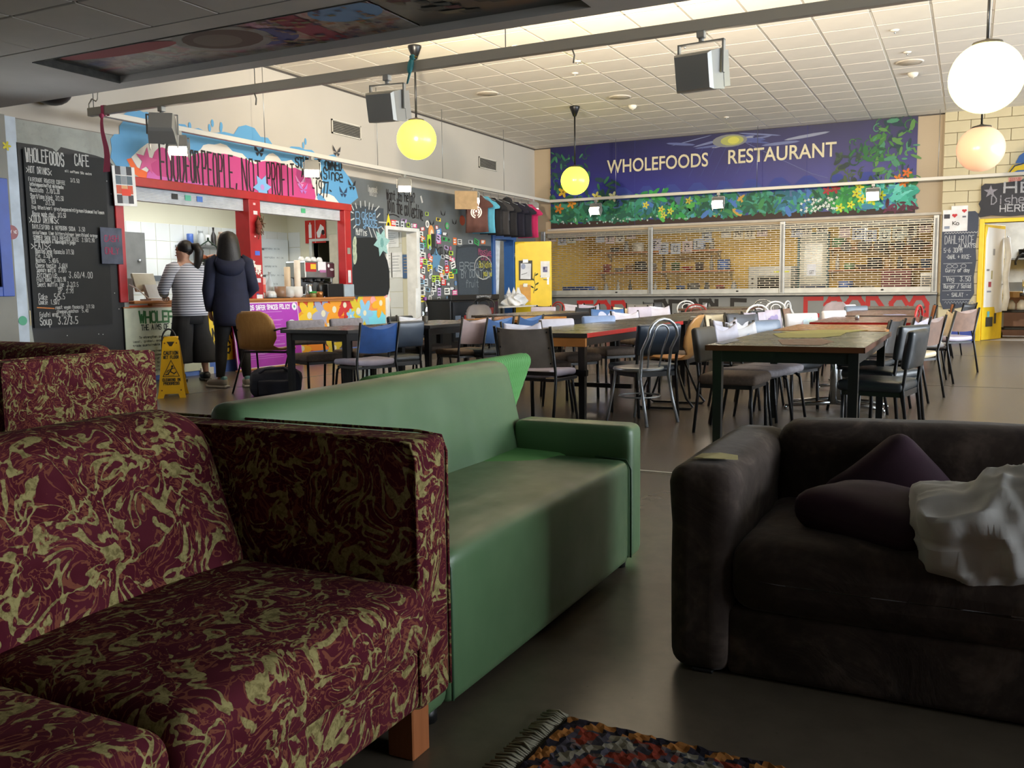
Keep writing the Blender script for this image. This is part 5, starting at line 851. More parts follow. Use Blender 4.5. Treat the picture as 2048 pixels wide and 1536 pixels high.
for st, a, b, h_, wd in (('DAHL+RICE', -.45, 1.83, .15, .48), ('ALWAYS', -.22, 1.75, .07, .28), ('5-6:30PM', -.46, 1.67, .08, .3), ('-DAHL + RICE-', -.42, 1.55, .07, .42), ('Curry of day', -.42, 1.30, .06, .4), ('Veg  3.50', -.40, 1.13, .08, .4), ('Burger / Salad', -.44, 1.0, .07, .45), ('- SALAT -', -.38, .84, .07, .35)): q.text(st, a, b, h_, '#cfd4da', .011, width=wd, gap=.4)
for z in (1.46, 1.22, 1.08, .95, .78): q.stroke([(-.46, z), (.02, z + .005)], .01, '#c2c8ce')
for x in (-.36, -.26, -.12): q.stroke([(x + .045 * math.cos(a), 1.41 + .035 * math.sin(a)) for a in [i * .7 for i in range(10)]], .008, '#cfd4da')
for i in range(12): a = -.46 + i * .048; q.stroke([(a, 2.02), (a + .024, 2.04), (a + .048, 2.02)], .01, '#d8dce0')
for i in range(10): a = -.42 + i * .05; q.stroke([(a, .72), (a + .02, .75), (a + .05, .70)], .008, '#aab0b8')
q.obj('lettering', t, CHALK)
t = thing('hearts_poster', 'white poster with small red hearts at the top of the menu board', 'poster', (-.5, YB - .075, 2.06)); M().box(0, .42, -.004, 0, 0, .40).obj('sheet', mat('#e8e8ea', .5), t); M().box(.14, .42, -.0045, 0, .40, .47).obj('top_sheet', mat('#e6e6e8', .5), t); q = PT(mv(0, -.005, 0))
for a, b, r in ((.2, .3, .05), (.36, .38, .045)): q.ell(a - r * .4, b, r * .5, r * .45, '#c8343c'); q.ell(a + r * .4, b, r * .5, r * .45, '#c8343c'); q.poly([(a - r * .85, b - r * .1), (a + r * .85, b - r * .1), (a, b - r)], '#c8343c')
q.rect(.02, .12, .24, .32, '#3a3a44'); q.rect(.33, .39, .25, .28, '#6a6a74'); q.text('Ko', .17, .12, .06, '#2a2a30', .012, width=.1); q.rect(.03, .12, .05, .1, '#8a94a8'); q.obj('print', t)
p = PB(YB - .05); 
p.poly([(.55, 3.1), (.62, 3.22), (.75, 3.2), (.9, 3.3), (1.1, 3.25), (1.2, 3.0), (1.0, 2.98), (.8, 3.05)], '#e8c832', 1); p.poly([(.66, 3.25), (.72, 3.38), (.8, 3.44), (.86, 3.36), (.95, 3.44), (1.0, 3.28), (.8, 3.24)], '#3a66a8', 2); p.poly([(.9, 3.3), (.98, 3.6), (1.06, 3.62), (1.3, 3.5), (1.3, 3.2), (1.05, 3.22)], '#e8c832', 2); p.poly([(.58, 3.06), (.7, 3.12), (.85, 3.12), (1.1, 3.06), (1.1, 2.98), (.8, 3.02)], '#3a66a8', 3); p.ell(1.05, 3.22, .14, .06, '#e07a3a', 4)
p.stroke([(.55, 3.06), (.65, 3.2), (.8, 3.24), (.95, 3.3)], .02, '#2a3a5a', 5); p.rect(.56, .78, 2.9, 3.0, '#e0a89c', 1); p.stroke([(.7, 2.88), (.85, 2.98), (1.0, 2.94)], .025, '#5a6a74', 2)
for i, st in enumerate(('THIS', 'WAY IN', 'PLEASE')): p.text(st, .58, 2.965 - i * .03, .022, '#b83a34', .004, width=.17, k=3)
p.obj('wall_picture', wb)
# dish room through the yellow doorway
t = thing('trolley', 'black kitchen trolley with jugs seen through the yellow doorway', 'trolley', (.55, 20.5, 0))
for z in (.16, .5, .83): M().bevbox(0, 1.0, 0, .55, z, z + .05, .01).obj('shelf', BLACK, t)
for x in (.05, .95):
    for y in (.05, .5): M().box(x - .025, x + .025, y - .025, y + .025, .16, .83).obj('post', SILVER if x < .5 and y < .2 else BLACK, t); M().cyl((x - .015, y, .055), (x + .015, y, .055), .055).obj('caster', BLACK, t)
for i, x in enumerate((.74, .93)): pot('jug', 'white jug on the black trolley, ' + ['left one', 'right one'][i], 'jug', (x, 20.65, .55), [(.08, 0), (.09, .03), (.085, .12), (.05, .17), (.03, .2), (.001, .2)], WP)
t = thing('chopping_board', 'worn wooden tray hanging over the trolley edge', 'board', (.58, 20.48, .885)); M().bevbox(0, .36, -.05, .4, 0, .03, .01).obj('board', mat('#a08a50', .6, 0, .1), t); M().bevbox(.02, .3, -.06, -.05, -.09, .03, .004).obj('lip', mat('#8a6a3a', .6), t)
t = thing('rinse_tap', 'black hose rinse tap arching over the sink in the dish room', 'tap', (.95, 21.6, .9)); M().tube([(-.12, 0, .55), (-.13, 0, .62), (-.08, 0, .72), (.0, 0, .78), (.08, 0, .74), (.12, 0, .6), (.12, 0, .4), (.05, 0, .0)], .022, 8).obj('hose', BLACK, t); M().cyl((.05, 0, 0), (.05, 0, .25), .03).obj('base', CHROME, t)
t = thing('sink_bench', 'steel sink bench in the dish room beyond the yellow door', 'bench', (.3, 21.4, 0)); M().bevbox(0, 2.2, 0, .7, .84, .9, .006).obj('top', STEEL, t); M().box(.02, 2.18, .05, .65, .0, .84).obj('cabinet', mat('#8a6a58', .6), t); M().box(0, 2.2, .66, .7, .9, 1.1).obj('splashback', STEEL, t)
t = thing('black_scale', 'black kitchen scale on the sink bench', 'appliance', (1.2, 21.5, .9)); M().ring([[(-.15, -.12, 0), (.15, -.12, 0), (.15, .12, 0), (-.15, .12, 0)], [(-.08, -.06, .1), (.08, -.06, .1), (.08, .06, .1), (-.08, .06, .1)], [(-.08, -.06, .24), (.08, -.06, .24), (.08, .06, .24), (-.08, .06, .24)]], sm=False).obj('body', BLACK, t); M().bevbox(-.12, .12, -.1, .1, .24, .26, .004).obj('plate', STEEL, t)
shelf('upper steel shelf in the dish room', .2, 2.6, 22.6, 1.62, .38, STEEL); rng_pots(22.78, 1.62, .9, 2.5, 6, 'dish room shelf', 9)
struct('wall_dish_room', M().box(-.26, 4.1, 22.9, 23.0, 0, 3.3), mat('#c9ccc8', .4))
# ================================================================ RAILS, FLOODLIGHTS, PENDANT GLOBES
RZ = 3.02
t = thing('lighting_rail', 'pale grey lighting rail running round three sides of the hall', 'rail', (0, 0, 0))
M().bevbox(-8.52, XR, 6.88, 6.94, RZ - .05, RZ + .035, .004).obj('near_bar', RAILM, t); M().bevbox(-8.52, -8.45, 6.94, 18.84, RZ - .03, RZ + .03, .004).obj('side_bar', mat('#cfcac0', .45, .1, 0), t); M().bevbox(-8.45, XR, 18.77, 18.84, RZ - .03, RZ + .03, .004).obj('far_bar', mat('#d2cec4', .45, .1, 0), t)
m = []
for x, y in ((-8.45, 6.91), (-6.2, 6.91), (-3.5, 6.91), (-.8, 6.91), (-8.48, 9.6), (-8.48, 12.2), (-8.48, 14.2), (-8.48, 16.6), (-6.9, 18.8), (-3.9, 18.8), (-.6, 18.8)): M().cyl((x, y, RZ), (x, y, ZC), .0045, n=6).obj('wire', STEEL, t)
M().tube([(-8.52, 6.91, RZ + .03), (-8.52, 6.91, RZ + .08), (-8.47, 6.91, RZ + .13), (-8.41, 6.91, RZ + .10), (-8.38, 6.91, RZ + .12), (-8.37, 6.91, RZ + .2)], .008, 6).obj('cable', RAILM, t)
def flood(lb, loc, aim, lit, s_=1.0):
    """floodlight on a yoke under the rail; aim = direction the glass faces"""
    t = thing('floodlight', lb, 'floodlight', loc, 0, 'floodlights on the lighting rail'); a = Vector(aim).normalized(); up = Vector((0, 0, 1)); x = a.cross(up).normalized(); u = x.cross(a)
    T = Matrix(((x.x, a.x, u.x, 0), (x.y, a.y, u.y, 0), (x.z, a.z, u.z, -.20 * s_), (0, 0, 0, 1))); xf = Vector((x.x, x.y, 0)).normalized(); Y_ = Matrix(((xf.x, -xf.y, 0, 0), (xf.y, xf.x, 0, 0), (0, 0, 1, 0), (0, 0, 0, 1)))
    M().bevbox(-.03, .03, -.03, .03, -.05, .0, .004).cyl((0, 0, -.05), (0, 0, -.08), .02).obj('clamp', FIXM, t)
    k = s_; M().box(-.125 * k, -.115 * k, -.02, .02, -.22 * k, -.08, T=Y_).box(.115 * k, .125 * k, -.02, .02, -.22 * k, -.08, T=Y_).box(-.125 * k, .125 * k, -.02, .02, -.088, -.078, T=Y_).obj('yoke', FIXM, t)
    M().ring([[(sx * .108 * k * q_, y, sz * .1 * k * q_) for sx, sz in ((-1, -1), (1, -1), (1, 1), (-1, 1))] for y, q_ in ((-.13 * k, .82), (-.10 * k, .92), (.02 * k, 1), (.035 * k, 1))], sm=False, T=T).obj('housing', FIXM, t)
    M().box(-.098 * k, .098 * k, .036 * k, .042 * k, -.088 * k, .088 * k, T=T).obj('glass', mat('#fff0d8', .2, 0, 0, emit=30) if lit else mat('#cfcfca', .2, 0, 0), t)
    for sx in (-1, 1): M().box(sx * .108 * k - .003, sx * .108 * k + .003, .03 * k, .12 * k, -.09 * k, .09 * k, T=T).obj('side_flap', FIXM, t)
    return t
for y, i in zip((8.1, 10.56, 12.94, 15.3, 17.95), range(5)): flood('lit floodlight on the side rail, ' + ['above the pink painting', 'above the painted date 1977', 'above the chalked grey wall', 'beside the brown T-shirt', 'past the pink T-shirt'][i], (-8.48, y, RZ - .03), (.25, -.32, -.9), True)
flood('unlit floodlight turned to the wall near the pink ribbon', (-7.45, 6.91, RZ - .05), (-.55, .65, -.6), False, 1.25); flood('grey floodlight on the near rail left of the nearest yellow globe', (-4.68, 6.91, RZ - .05), (-.15, .95, .22), True, 1.35); flood('grey floodlight on the near rail under the bright ceiling tiles', (-1.86, 6.91, RZ - .05), (.1, .95, .22), True, 1.45)
for x, i in zip((-7.36, -4.67, -1.71), range(3)): flood('lit floodlight on the far rail, ' + ['near the left end of the mural', 'under the word WHOLEFOODS', 'near the right end of the mural'][i], (x, 18.8, RZ - .03), (.02, -.75, -.65), True, 1.05)
for x, a in ((-4.68, 9), (-1.86, -6)): light('floodlight_beam', 'SPOT', (x - math.sin(R(a)) * .09, 7.05, RZ - .25), 2000, (1, .86, .66), .1, rot=(R(116), 0, R(a)), cone=R(135))
# ribbon and bird on the near rail
t = thing('ribbon', 'pink ribbon tied round the left end of the near rail', 'ribbon', (-8.28, 6.91, RZ)); m = M(); m.ring([[(-.02, y, z), (.025, y, z)] for y, z in ((-.036, .04), (-.036, -.06), (0, -.065), (.036, -.06), (.036, .04), (0, .045), (-.036, .04))], closed=False, cap=False).ring([[(-.02 - .02 * math.sin(i), -.04, -.06 - i * .085), (.02 - .02 * math.sin(i) + .01 * i, -.042, -.06 - i * .085)] for i in range(8)], closed=False, cap=False); m.obj('band', mat('#d2587e', .6, 0, 0), t); M().ball((0, -.045, -.07), (.03, .02, .03), 8, 6).obj('knot', mat('#c24a70', .6, 0, 0), t)
t = thing('bird_clip', 'small teal toy bird clipped to the near rail', 'toy', (-4.40, 6.86, RZ - .01)); M().ball((0, 0, 0), (.028, .025, .07), 10, 8, T=rot('Y', R(15))).ball((.02, 0, .065), (.028, .022, .028), 10, 6).obj('body', mat('#2f7f86', .5), t); M().ring([[(-.015, -.008, -.05), (.005, -.008, -.05), (.005, .008, -.05), (-.015, .008, -.05)], [(-.045, -.004, -.15), (-.03, -.004, -.15), (-.03, .004, -.15), (-.045, .004, -.15)]], sm=False).obj('tail', mat('#276a70', .5), t); M().lathe([(.008, 0), (.001, .03)], (0, 0, 0), 6, T=mv(.045, 0, .065) @ rot('Y', R(90))).obj('beak', mat('#c8a03a', .5), t)
for x, y in ((-6.2, 6.9), (-2.9, 6.9)): M().tube([(x, y, RZ - .05), (x + .02, y, RZ - .1), (x + .01, y, RZ - .16)], .007, 6).obj('cable_end', mat('#8a8478', .6), bpy.data.objects['lighting_rail'])

def globe(lb, x, y, zc, r, col, em):
    t = thing('pendant_globe', lb, 'pendant lamp', (x, y, zc), 0, 'pendant globe lamps'); M().ball((0, 0, 0), r, 32, 20).obj('globe', mat(col, .25, 0, 0, emit=em), t)
    M().lathe([(r * .42, r * .86), (r * .40, r * .98), (.03, r * 1.06), (.012, r * 1.1)], (0, 0, 0), 16).obj('cap', mat('#4a453c', .4, .4, 0), t); M().cyl((0, 0, r), (0, 0, ZC - zc - .1), .014).obj('rod', BLACKM, t); M().lathe([(.03, ZC - zc - .17), (.09, ZC - zc - .02), (.09, ZC - zc)], (0, 0, 0), 14).obj('ceiling_rose', BLACKM, t)
    return t
globe('glowing yellow globe lamp hanging near the grey floodlight', -6.62, 10.43, 3.06, .262, '#f2ec3c', 3.6); globe('yellow globe lamp hanging before the left end of the mural', -6.33, 15.16, 2.98, .25, '#f2ec3c', 3.6)
globe('large pale yellow globe lamp hanging at the upper right', .07, 10.43, 3.11, .345, '#f8f28a', 4.0); globe('pinkish orange globe lamp hanging beneath the large pale one', .07, 15.16, 3.03, .325, '#f0bc98', .55)
# ceiling fittings
CF = [(-7.159, 13.462), (-5.36, 14.808), (-5.412, 15.594), (-5.361, 12.86), (-5.054, 12.216), (-4.22, 17.524), (-0.958, 12.738), (-0.884, 13.998), (-0.887, 14.63), (-0.886, 15.396), (-3.483, 12.132), (-5.47, 11.077)]
KIND = ['speaker', 'speaker', 'smoke', 'spot', 'spot', 'spot', 'spot', 'spot', 'speaker', 'smoke', 'spot', 'spot']
LBS = ['round ceiling speaker right of the first yellow globe', 'round ceiling speaker above the second yellow globe', 'smoke detector beside the ceiling speaker over the mural', 'small white ceiling disc left of the mural centre line', 'small ceiling sprinkler left of the bright tiles', 'small ceiling disc near the top of the mural', 'small ceiling disc nearest the large pale globe', 'small ceiling sprinkler left of the large pale globe', 'round ceiling speaker left of the large pale globe', 'smoke detector left of the large pale globe', 'small ceiling disc behind the near grey floodlight', 'small ceiling disc above the near rail']
for (x, y), kd, lb in zip(CF, KIND, LBS):
    t = thing({'speaker': 'ceiling_speaker', 'smoke': 'smoke_detector', 'spot': 'ceiling_sprinkler'}[kd], lb, 'ceiling fitting', (x, y, ZC))
    if kd == 'speaker': M().lathe([(.02, -.012), (.16, -.01), (.175, 0)], (0, 0, 0), 20).obj('grille', mat('#bdb2a0', .6), t); M().lathe([(.165, -.014), (.185, -.012), (.19, 0)], (0, 0, 0), 20, cap=False).obj('rim', mat('#cfc6b8', .5), t)
    elif kd == 'smoke': M().lathe([(.02, -.07), (.06, -.05), (.075, -.02), (.08, 0)], (0, 0, 0), 14).obj('body', mat('#d8d4c8', .4), t); M().ball((0, 0, -.07), (.02, .02, .012), 8, 5).obj('sensor', mat('#a8a498', .3), t)
    else: M().lathe([(.01, -.02), (.045, -.014), (.055, 0)], (0, 0, 0), 12).obj('plate', mat('#d9d2c6', .4), t); M().cyl((0, 0, -.045), (0, 0, -.015), .01).obj('nozzle', STEEL, t)
# black dome speaker under the low ceiling edge
t = thing('black_speaker', 'black round speaker half hidden above the low ceiling edge', 'speaker', (XW + .16, 6.72, 3.28)); M().ball((.0, 0, 0), (.16, .25, .19), 20, 12).obj('dome', BLACKM, t); M().ball((0, -.22, .03), (.07, .1, .08), 10, 8).obj('bracket', BLACK, t); q = P(lambda a, b, k: (.13 + k, a, b)); q.rect(-.04, .04, -.11, -.07, '#8a8a8a'); q.obj('badge', t)
# ================================================================ TABLES
def table(lb, x0, x1, y0, y1, top, edge, legs='four', z=.71, apron=BLACKM, rotz=0, legm=BLACKM, edge_right=None):
    cx, cy = (x0 + x1) / 2, (y0 + y1) / 2; a, b = (x1 - x0) / 2, (y1 - y0) / 2
    t = thing('dining_table', lb, 'table', (cx, cy, 0), R(rotz), 'tables of the dining hall')
    M().bevbox(-a + .004, a - .004, -b + .004, b - .004, z - .032, z, .004).obj('tabletop', top, t)
    e = M().box(-a, a, -b, -b + .005, z - .034, z - .001).box(-a, a, b - .005, b, z - .034, z - .001).box(-a, -a + .005, -b, b, z - .034, z - .001)
    if not edge_right: e.box(a - .005, a, -b, b, z - .034, z - .001)
    e.obj('edge_band', edge, t)
    if edge_right: M().bevbox(a - .006, a + .004, -b, b, z - .036, z + .002, .003).obj('edge_strip', edge_right, t)
    if legs == 'four':
        k = .045; m = M()
        for (p_, q_, r_, s_) in ((-a + k, a - k, -b + k, -b + k + .025), (-a + k, a - k, b - k - .025, b - k), (-a + k, -a + k + .025, -b + k, b - k), (a - k - .025, a - k, -b + k, b - k)): m.box(p_, q_, r_, s_, z - .105, z - .033)
        m.obj('apron', apron, t)
        for sx in (-1, 1):
            for sy in (-1, 1):
                x, y = sx * (a - k - .022), sy * (b - k - .022); M().ring([[(x + u * w_, y + v * w_, h_) for u, v in ((-1, -1), (1, -1), (1, 1), (-1, 1))] for h_, w_ in ((0, .024), (z - .034, .029))], sm=False).obj('leg', legm, t)
        if legs == 'four' and b > 1: M().box(-a + .1, a - .1, -.02, .02, .12, .16).obj('stretcher', legm, t)
    else:
        for y in ([0] if b < .6 else [-b + .45, b - .45]):
            M().cyl((0, y, .06), (0, y, z - .04), .032, n=14).obj('column', legs, t)
            for s_ in (-1, 1): M().tube([(0, y, .075), (s_ * a * .5, y, .05), (s_ * a * .92, y, .03)], [.022, .02, .016], 8).ball((s_ * a * .92, y, .016), (.018, .018, .016), 8, 5).obj('foot', legs, t)
            M().box(-a * .7, a * .7, y - .03, y + .03, z - .055, z - .033).obj('top_plate', BLACKM, t)
    return t
def topmat(name, c1, c2, c3, rough=.22):
    s = N(name); a = s.noise(2.2, 5, 1.5, .6); b = s.noise(8, 5, .6, .6); c = s.ramp(a, [(.35, c1), (.5, c2), (.65, c1)]); c = s.mix(s.ramp(b, [(.56, 0), (.68, .6)]), c, c3); s.set(Base_Color=c, Roughness=s.ramp(b, [(.3, rough - .05), (.7, rough + .1)])); return s.m
OLIVE = topmat('olive_painted_top', '#56543a', '#5c5a42', '#6a6244'); DTOP = topmat('dark_painted_top', '#3a362e', '#46423a', '#57503f'); RTOP = topmat('red_brown_top', '#6a3a34', '#74463e', '#8a6a60'); GTOP = topmat('grey_painted_top', '#6e6862', '#7a726a', '#8f7f74'); ORT = topmat('orange_wood_top', '#b4762e', '#c08438', '#8f6a3a'); CTOP = topmat('brown_grey_top', '#4a423c', '#5a524c', '#3a342e')
BROWNE = mat('#5a3018', .4); REDE = mat('#b52420', .35); DKE = mat('#2a2420', .5); OBAND = mat('#b9772f', .4)
tA = table('long olive painted table nearest the brown sofa', -1.47, -.53, 5.62, 7.62, OLIVE, BROWNE)
q = P(lambda a, b, k: (a + 1.0, b - 6.62, .71 + k)); ra_ = random.Random(8)
for pts, c in (([(-1.329, 7.06), (-1.197, 7.499), (-0.84, 7.663), (-0.821, 6.884), (-0.917, 6.588), (-1.176, 6.522)], '#8f8a44'), ([(-1.332, 7.384), (-1.085, 7.788), (-0.71, 7.867), (-0.812, 7.417), (-1.134, 7.105)], '#a09a50'), ([(-1.147, 6.274), (-0.908, 6.525), (-0.762, 6.14), (-0.8, 5.755), (-1.02, 5.744)], '#6a4a34'), ([(-1.462, 5.836), (-1.458, 6.384), (-1.372, 6.153), (-1.379, 5.695)], '#8a90a0')): q.poly(pts, c, 0)
for i in range(18): a, b = ra_.uniform(-1.4, -.6), ra_.uniform(5.7, 7.5); q.stroke([(a, b), (a + ra_.uniform(.03, .15), b + ra_.uniform(-.02, .02))], ra_.uniform(.006, .02), ra_.choice(['#b0a890', '#8f8a74', '#c8c0a8', '#5a5a3a']), 2)
q.obj('table_painting', tA)
table('orange wooden table just behind the olive painted one', -1.45, -.58, 7.72, 8.95, ORT, OBAND, CHROME, rotz=0)
table('red edged table between the orange and the brown topped tables', -1.42, -.40, 9.45, 11.2, RTOP, REDE, CHROME); table('brown topped table before the small dark table at the back right', -1.5, -.55, 11.65, 14.3, RTOP, DKE); table('dark grey table nearest the block wall', -1.7, -.66, 15.0, 16.9, DTOP, DKE)
tB = table('dark table with a red painted edge behind the silver chair', -3.58, -2.74, 6.80, 9.55, DTOP, DKE, edge_right=REDE)
M().bevbox(-.40, .40, -1.36, -1.33, .60, .672, .003).obj('wooden_rail', OBAND, tB); M().box(-.40, .40, -1.35, -1.30, .36, .41).obj('stretcher', BLACKM, tB)
q = P(lambda a, b, k: (a, b, .71 + k))
for i in range(40): a, b = ra_.uniform(-.38, .2), ra_.uniform(-1.3, -.6); q.stroke([(a, b), (a + ra_.uniform(-.1, .1), b + ra_.uniform(-.05, .05))], ra_.uniform(.006, .03), ra_.choice(['#8f8a74', '#77725c', '#a89a70', '#5c6a54', '#9a9488']), i % 4)
q.obj('top_painting', tB)
table('dark table behind the red edged one in the middle row', -3.62, -2.72, 9.66, 12.3, DTOP, DKE, rotz=0); table('brown edged table at the far end of the middle row', -4.45, -3.36, 15.2, 16.9, DTOP, mat('#4a2e1c', .5)); table('dark topped table third in the middle row', -3.75, -2.8, 12.6, 14.6, GTOP, DKE)
tC = table('black table nearest the plywood armchair', -5.96, -5.16, 6.86, 7.92, CTOP, BLACK); table('grey painted table holding the water bottle', -5.82, -4.98, 8.02, 9.55, GTOP, BLACK); table('orange wooden table behind the blue chairs', -5.62, -4.72, 9.72, 11.0, ORT, OBAND); table('brown table in front of the yellow door', -6.35, -5.35, 11.35, 13.9, GTOP, DKE)
t = thing('water_bottle', 'clear water bottle with a purple cap on the grey painted table', 'bottle', (-5.40, 8.60, .71)); M().lathe([(.03, 0), (.036, .01), (.036, .17), (.03, .2), (.016, .235), (.016, .25)], n=16).obj('body', CLEAR, t); M().lathe([(.02, .25), (.022, .255), (.022, .285), (.001, .288)], n=14).obj('cap', mat('#8a3f9a', .35), t); M().lathe([(.03, .004), (.033, .012), (.033, .08), (.001, .08)], n=14).obj('water', mat('#6a6258', .1), t)
tag(M().lathe([(.02, 0), (.022, .03), (.018, .05), (.001, .052)], n=10).obj('shaker', STEEL, None, (-1.05, 10.2, .71)), 'small steel shaker on the red edged table', 'shaker')
tag(M().bevbox(-.09, .09, -.05, .05, 0, .004, .001).obj('paper_scrap', mat('#d8d8d4', .6), None, (-2.95, 10.95, .711), .4), 'white paper scrap on the dark middle table', 'paper'); tag(M().bevbox(-.12, .12, -.1, .1, 0, .004, .001).obj('leaflet', mat('#a8b0d8', .5), None, (-.8, 11.9, .711), .2), 'pale blue leaflet on the brown topped table', 'paper')

# ================================================================ CHAIRS
_cm = {}
def part(key, fn, m, name, t):
    k = (key, m.name)
    if k not in _cm: me = fn().mesh(name); me.materials.append(m); _cm[k] = me
    return link(name, _cm[k], None, t)
ST = .435; BT = .775
def seatpad(w_=.43, d=.42, h_=.055):
    def sq(p): 
        k = 1 - .10 * max(0, -p[1] / d) * 2 * .5; return (p[0] * k, p[1], p[2] + .012 * (abs(p[0]) / w_ * 2) ** 2 - (.02 * max(0, p[1] / d * 2 - .6)))
    return M().rbox((0, .01, ST - h_ / 2), (w_, d, h_), .024, 5, (0, 0, .008), sq)
def curveback(x, v, off=0, dip=.055, lo=.50, wid=.205):
    top = BT - dip * (1 - x * x); z = lo + (top - lo) * v + .012 * (1 - v) * (x * x); lean = (z - ST) * .20
    return (x * (wid - .01 * v), -.185 - lean - .03 * (1 - x * x) + off, z)
def backpanel(dip, lo=.50, wid=.205):
    m = M(); n = 10
    F_ = [[curveback(-1 + 2 * i / n, v / 5, .008, dip, lo, wid) for i in range(n + 1)] for v in range(6)]; B_ = [[curveback(-1 + 2 * i / n, v / 5, -.008, dip, lo, wid) for i in range(n + 1)] for v in range(6)]
    rg = [F_[k] + B_[k][::-1] for k in range(6)]; return m.ring(rg)
def chair(kind, lb, x, y, face, seat=None, back=None, frame=None, motif=None, s_=1.0, rear=None):
    frame = frame or BLACKM; t = thing('dining_chair', lb, 'chair', (x, y, 0), face, 'chairs of the dining hall')
    if s_ != 1: t.scale = (s_, s_, s_)
    if kind in ('curve', 'wide', 'high'):
        W_ = .205 if kind != 'wide' else .25; dip = {'curve': .055, 'wide': .015, 'high': .01}[kind]
        part(kind + 'seat', lambda: seatpad(), seat, 'seat', t)
        part(kind + 'back', lambda: backpanel(dip, .50 if kind != 'wide' else .46, W_), back, 'backrest', t)
        if rear: 
            def rp_():
                m = M(); m.ring([[curveback(-1 + .2 * i, v / 5, -.010, dip, .50 if kind != 'wide' else .46, W_) for i in range(11)] for v in range(6)], closed=False); return m
            part(kind + 'rear', rp_, rear, 'back_cover', t)
        for sx in (-1, 1):
            part(kind + 'rl%d' % sx, lambda: M().tube([(sx * (W_ + .02), -.27, 0), (sx * (W_ + .012), -.205, ST - .08), (sx * (W_ + .005), -.195, ST), (sx * (W_ + .004), -.205 - (BT - ST) * .20, BT + .012)], .012, 8), frame, 'leg', t)
            part(kind + 'fl%d' % sx, lambda: M().tube([(sx * .17, .15, ST - .055), (sx * .19, .19, ST - .1), (sx * .21, .235, 0)], .012, 8), frame, 'leg', t)
        part(kind + 'fr', lambda: M().box(-W_, W_, -.2, -.18, ST - .078, ST - .056).box(-.18, .18, .14, .16, ST - .078, ST - .056).box(-W_, -W_ + .02, -.2, .16, ST - .078, ST - .056).box(W_ - .02, W_, -.2, .16, ST - .078, ST - .056), frame, 'seat_frame', t)
        if kind == 'wide':
            part('wbar', lambda: M().box(-W_, W_, -.215, -.195, ST - .03, ST + .0), frame, 'cross_bar', t)
            for sx in (-1, 1):
                for v in (.1, .5, .9):
                    c = curveback(sx * .9, v, -.012, dip, .46, W_); part('screw%d%d' % (sx, v * 10), lambda: M().ball(c, .007, 6, 4), BLACK, 'screw', t)
    elif kind == 'pad':
        part('pseat', lambda: M().rbox((0, .0, ST - .035), (.44, .43, .07), .03, 5, (0, 0, .012)), seat, 'seat', t)
        part('pback', lambda: M().rbox((0, 0, 0), (.43, .05, .26), .024, 5, (0, .012, 0), T=mv(0, -.235, .645) @ rot('X', R(8))), back, 'backrest', t)
        for sx in (-1, 1):
            part('prl%d' % sx, lambda: M().tube([(sx * .195, -.25, 0), (sx * .195, -.21, ST - .05), (sx * .195, -.235, .6), (sx * .195, -.262, .74)], .013, 4), frame, 'leg', t)
            part('pfl%d' % sx, lambda: M().tube([(sx * .19, .17, ST - .05), (sx * .19, .18, 0)], .014, 4), frame, 'leg', t)
        part('pfr', lambda: M().box(-.2, .2, -.215, -.195, ST - .1, ST - .06).box(-.2, .2, .16, .18, ST - .1, ST - .06).box(-.2, -.18, -.2, .17, ST - .1, ST - .06).box(.18, .2, -.2, .17, ST - .1, ST - .06), frame, 'seat_frame', t)
    elif kind == 'bent':
        part('bseat', lambda: M().lathe([(.01, -.02), (.19, -.02), (.205, -.008), (.2, .008), (.17, .012), (.001, .004)], (0, 0, ST), 24), seat, 'seat', t)
        def loop(w_, h_, r, y0, foot):
            p_ = []
            if foot: p_ += [(-.19, -.25, 0), (-.175, -.2, .2), (-.17, -.165, ST - .06)]
            else: p_ += [(-w_ * .8, -.15, ST)]
            p_ += [(-w_, y0 - .02, ST + .15)] + [(w_ * math.cos(a) * (1 if foot else 1), y0 - (h_ - ST) * .22, h_ - (w_ * .75) * (1 - math.sin(a))) for a in [math.pi - math.pi * i / 8 for i in range(9)]] + [(w_, y0 - .02, ST + .15)]
            if foot: p_ += [(.17, -.165, ST - .06), (.175, -.2, .2), (.19, -.25, 0)]
            else: p_ += [(w_ * .8, -.15, ST)]
            return M().tube(p_, r, 8)
        part('bloop', lambda: loop(.175, BT + .055, .013, -.165, True), frame, 'back_frame', t); part('binner', lambda: loop(.085, BT + .01, .008, -.16, False), frame, 'inner_loop', t)
        for sx in (-1, 1): part('bleg%d' % sx, lambda: M().tube([(sx * .14, .12, ST - .02), (sx * .15, .14, .25), (sx * .17, .19, 0)], .011, 8), frame, 'leg', t)
        part('bring', lambda: M().tube([(.165 * math.cos(a), .165 * math.sin(a) - .01, .21) for a in [i * math.pi / 8 for i in range(16)]], .007, 6, closed=True), frame, 'stretcher', t)
    elif kind == 'ply':
        prof = [(.22, ST - .025), (.2, ST + .0), (.1, ST + .005), (-.05, ST - .01), (-.15, ST), (-.195, ST + .05), (-.205, ST + .12), (-.215, ST + .2), (-.245, ST + .3), (-.27, ST + .36), (-.285, ST + .39)]
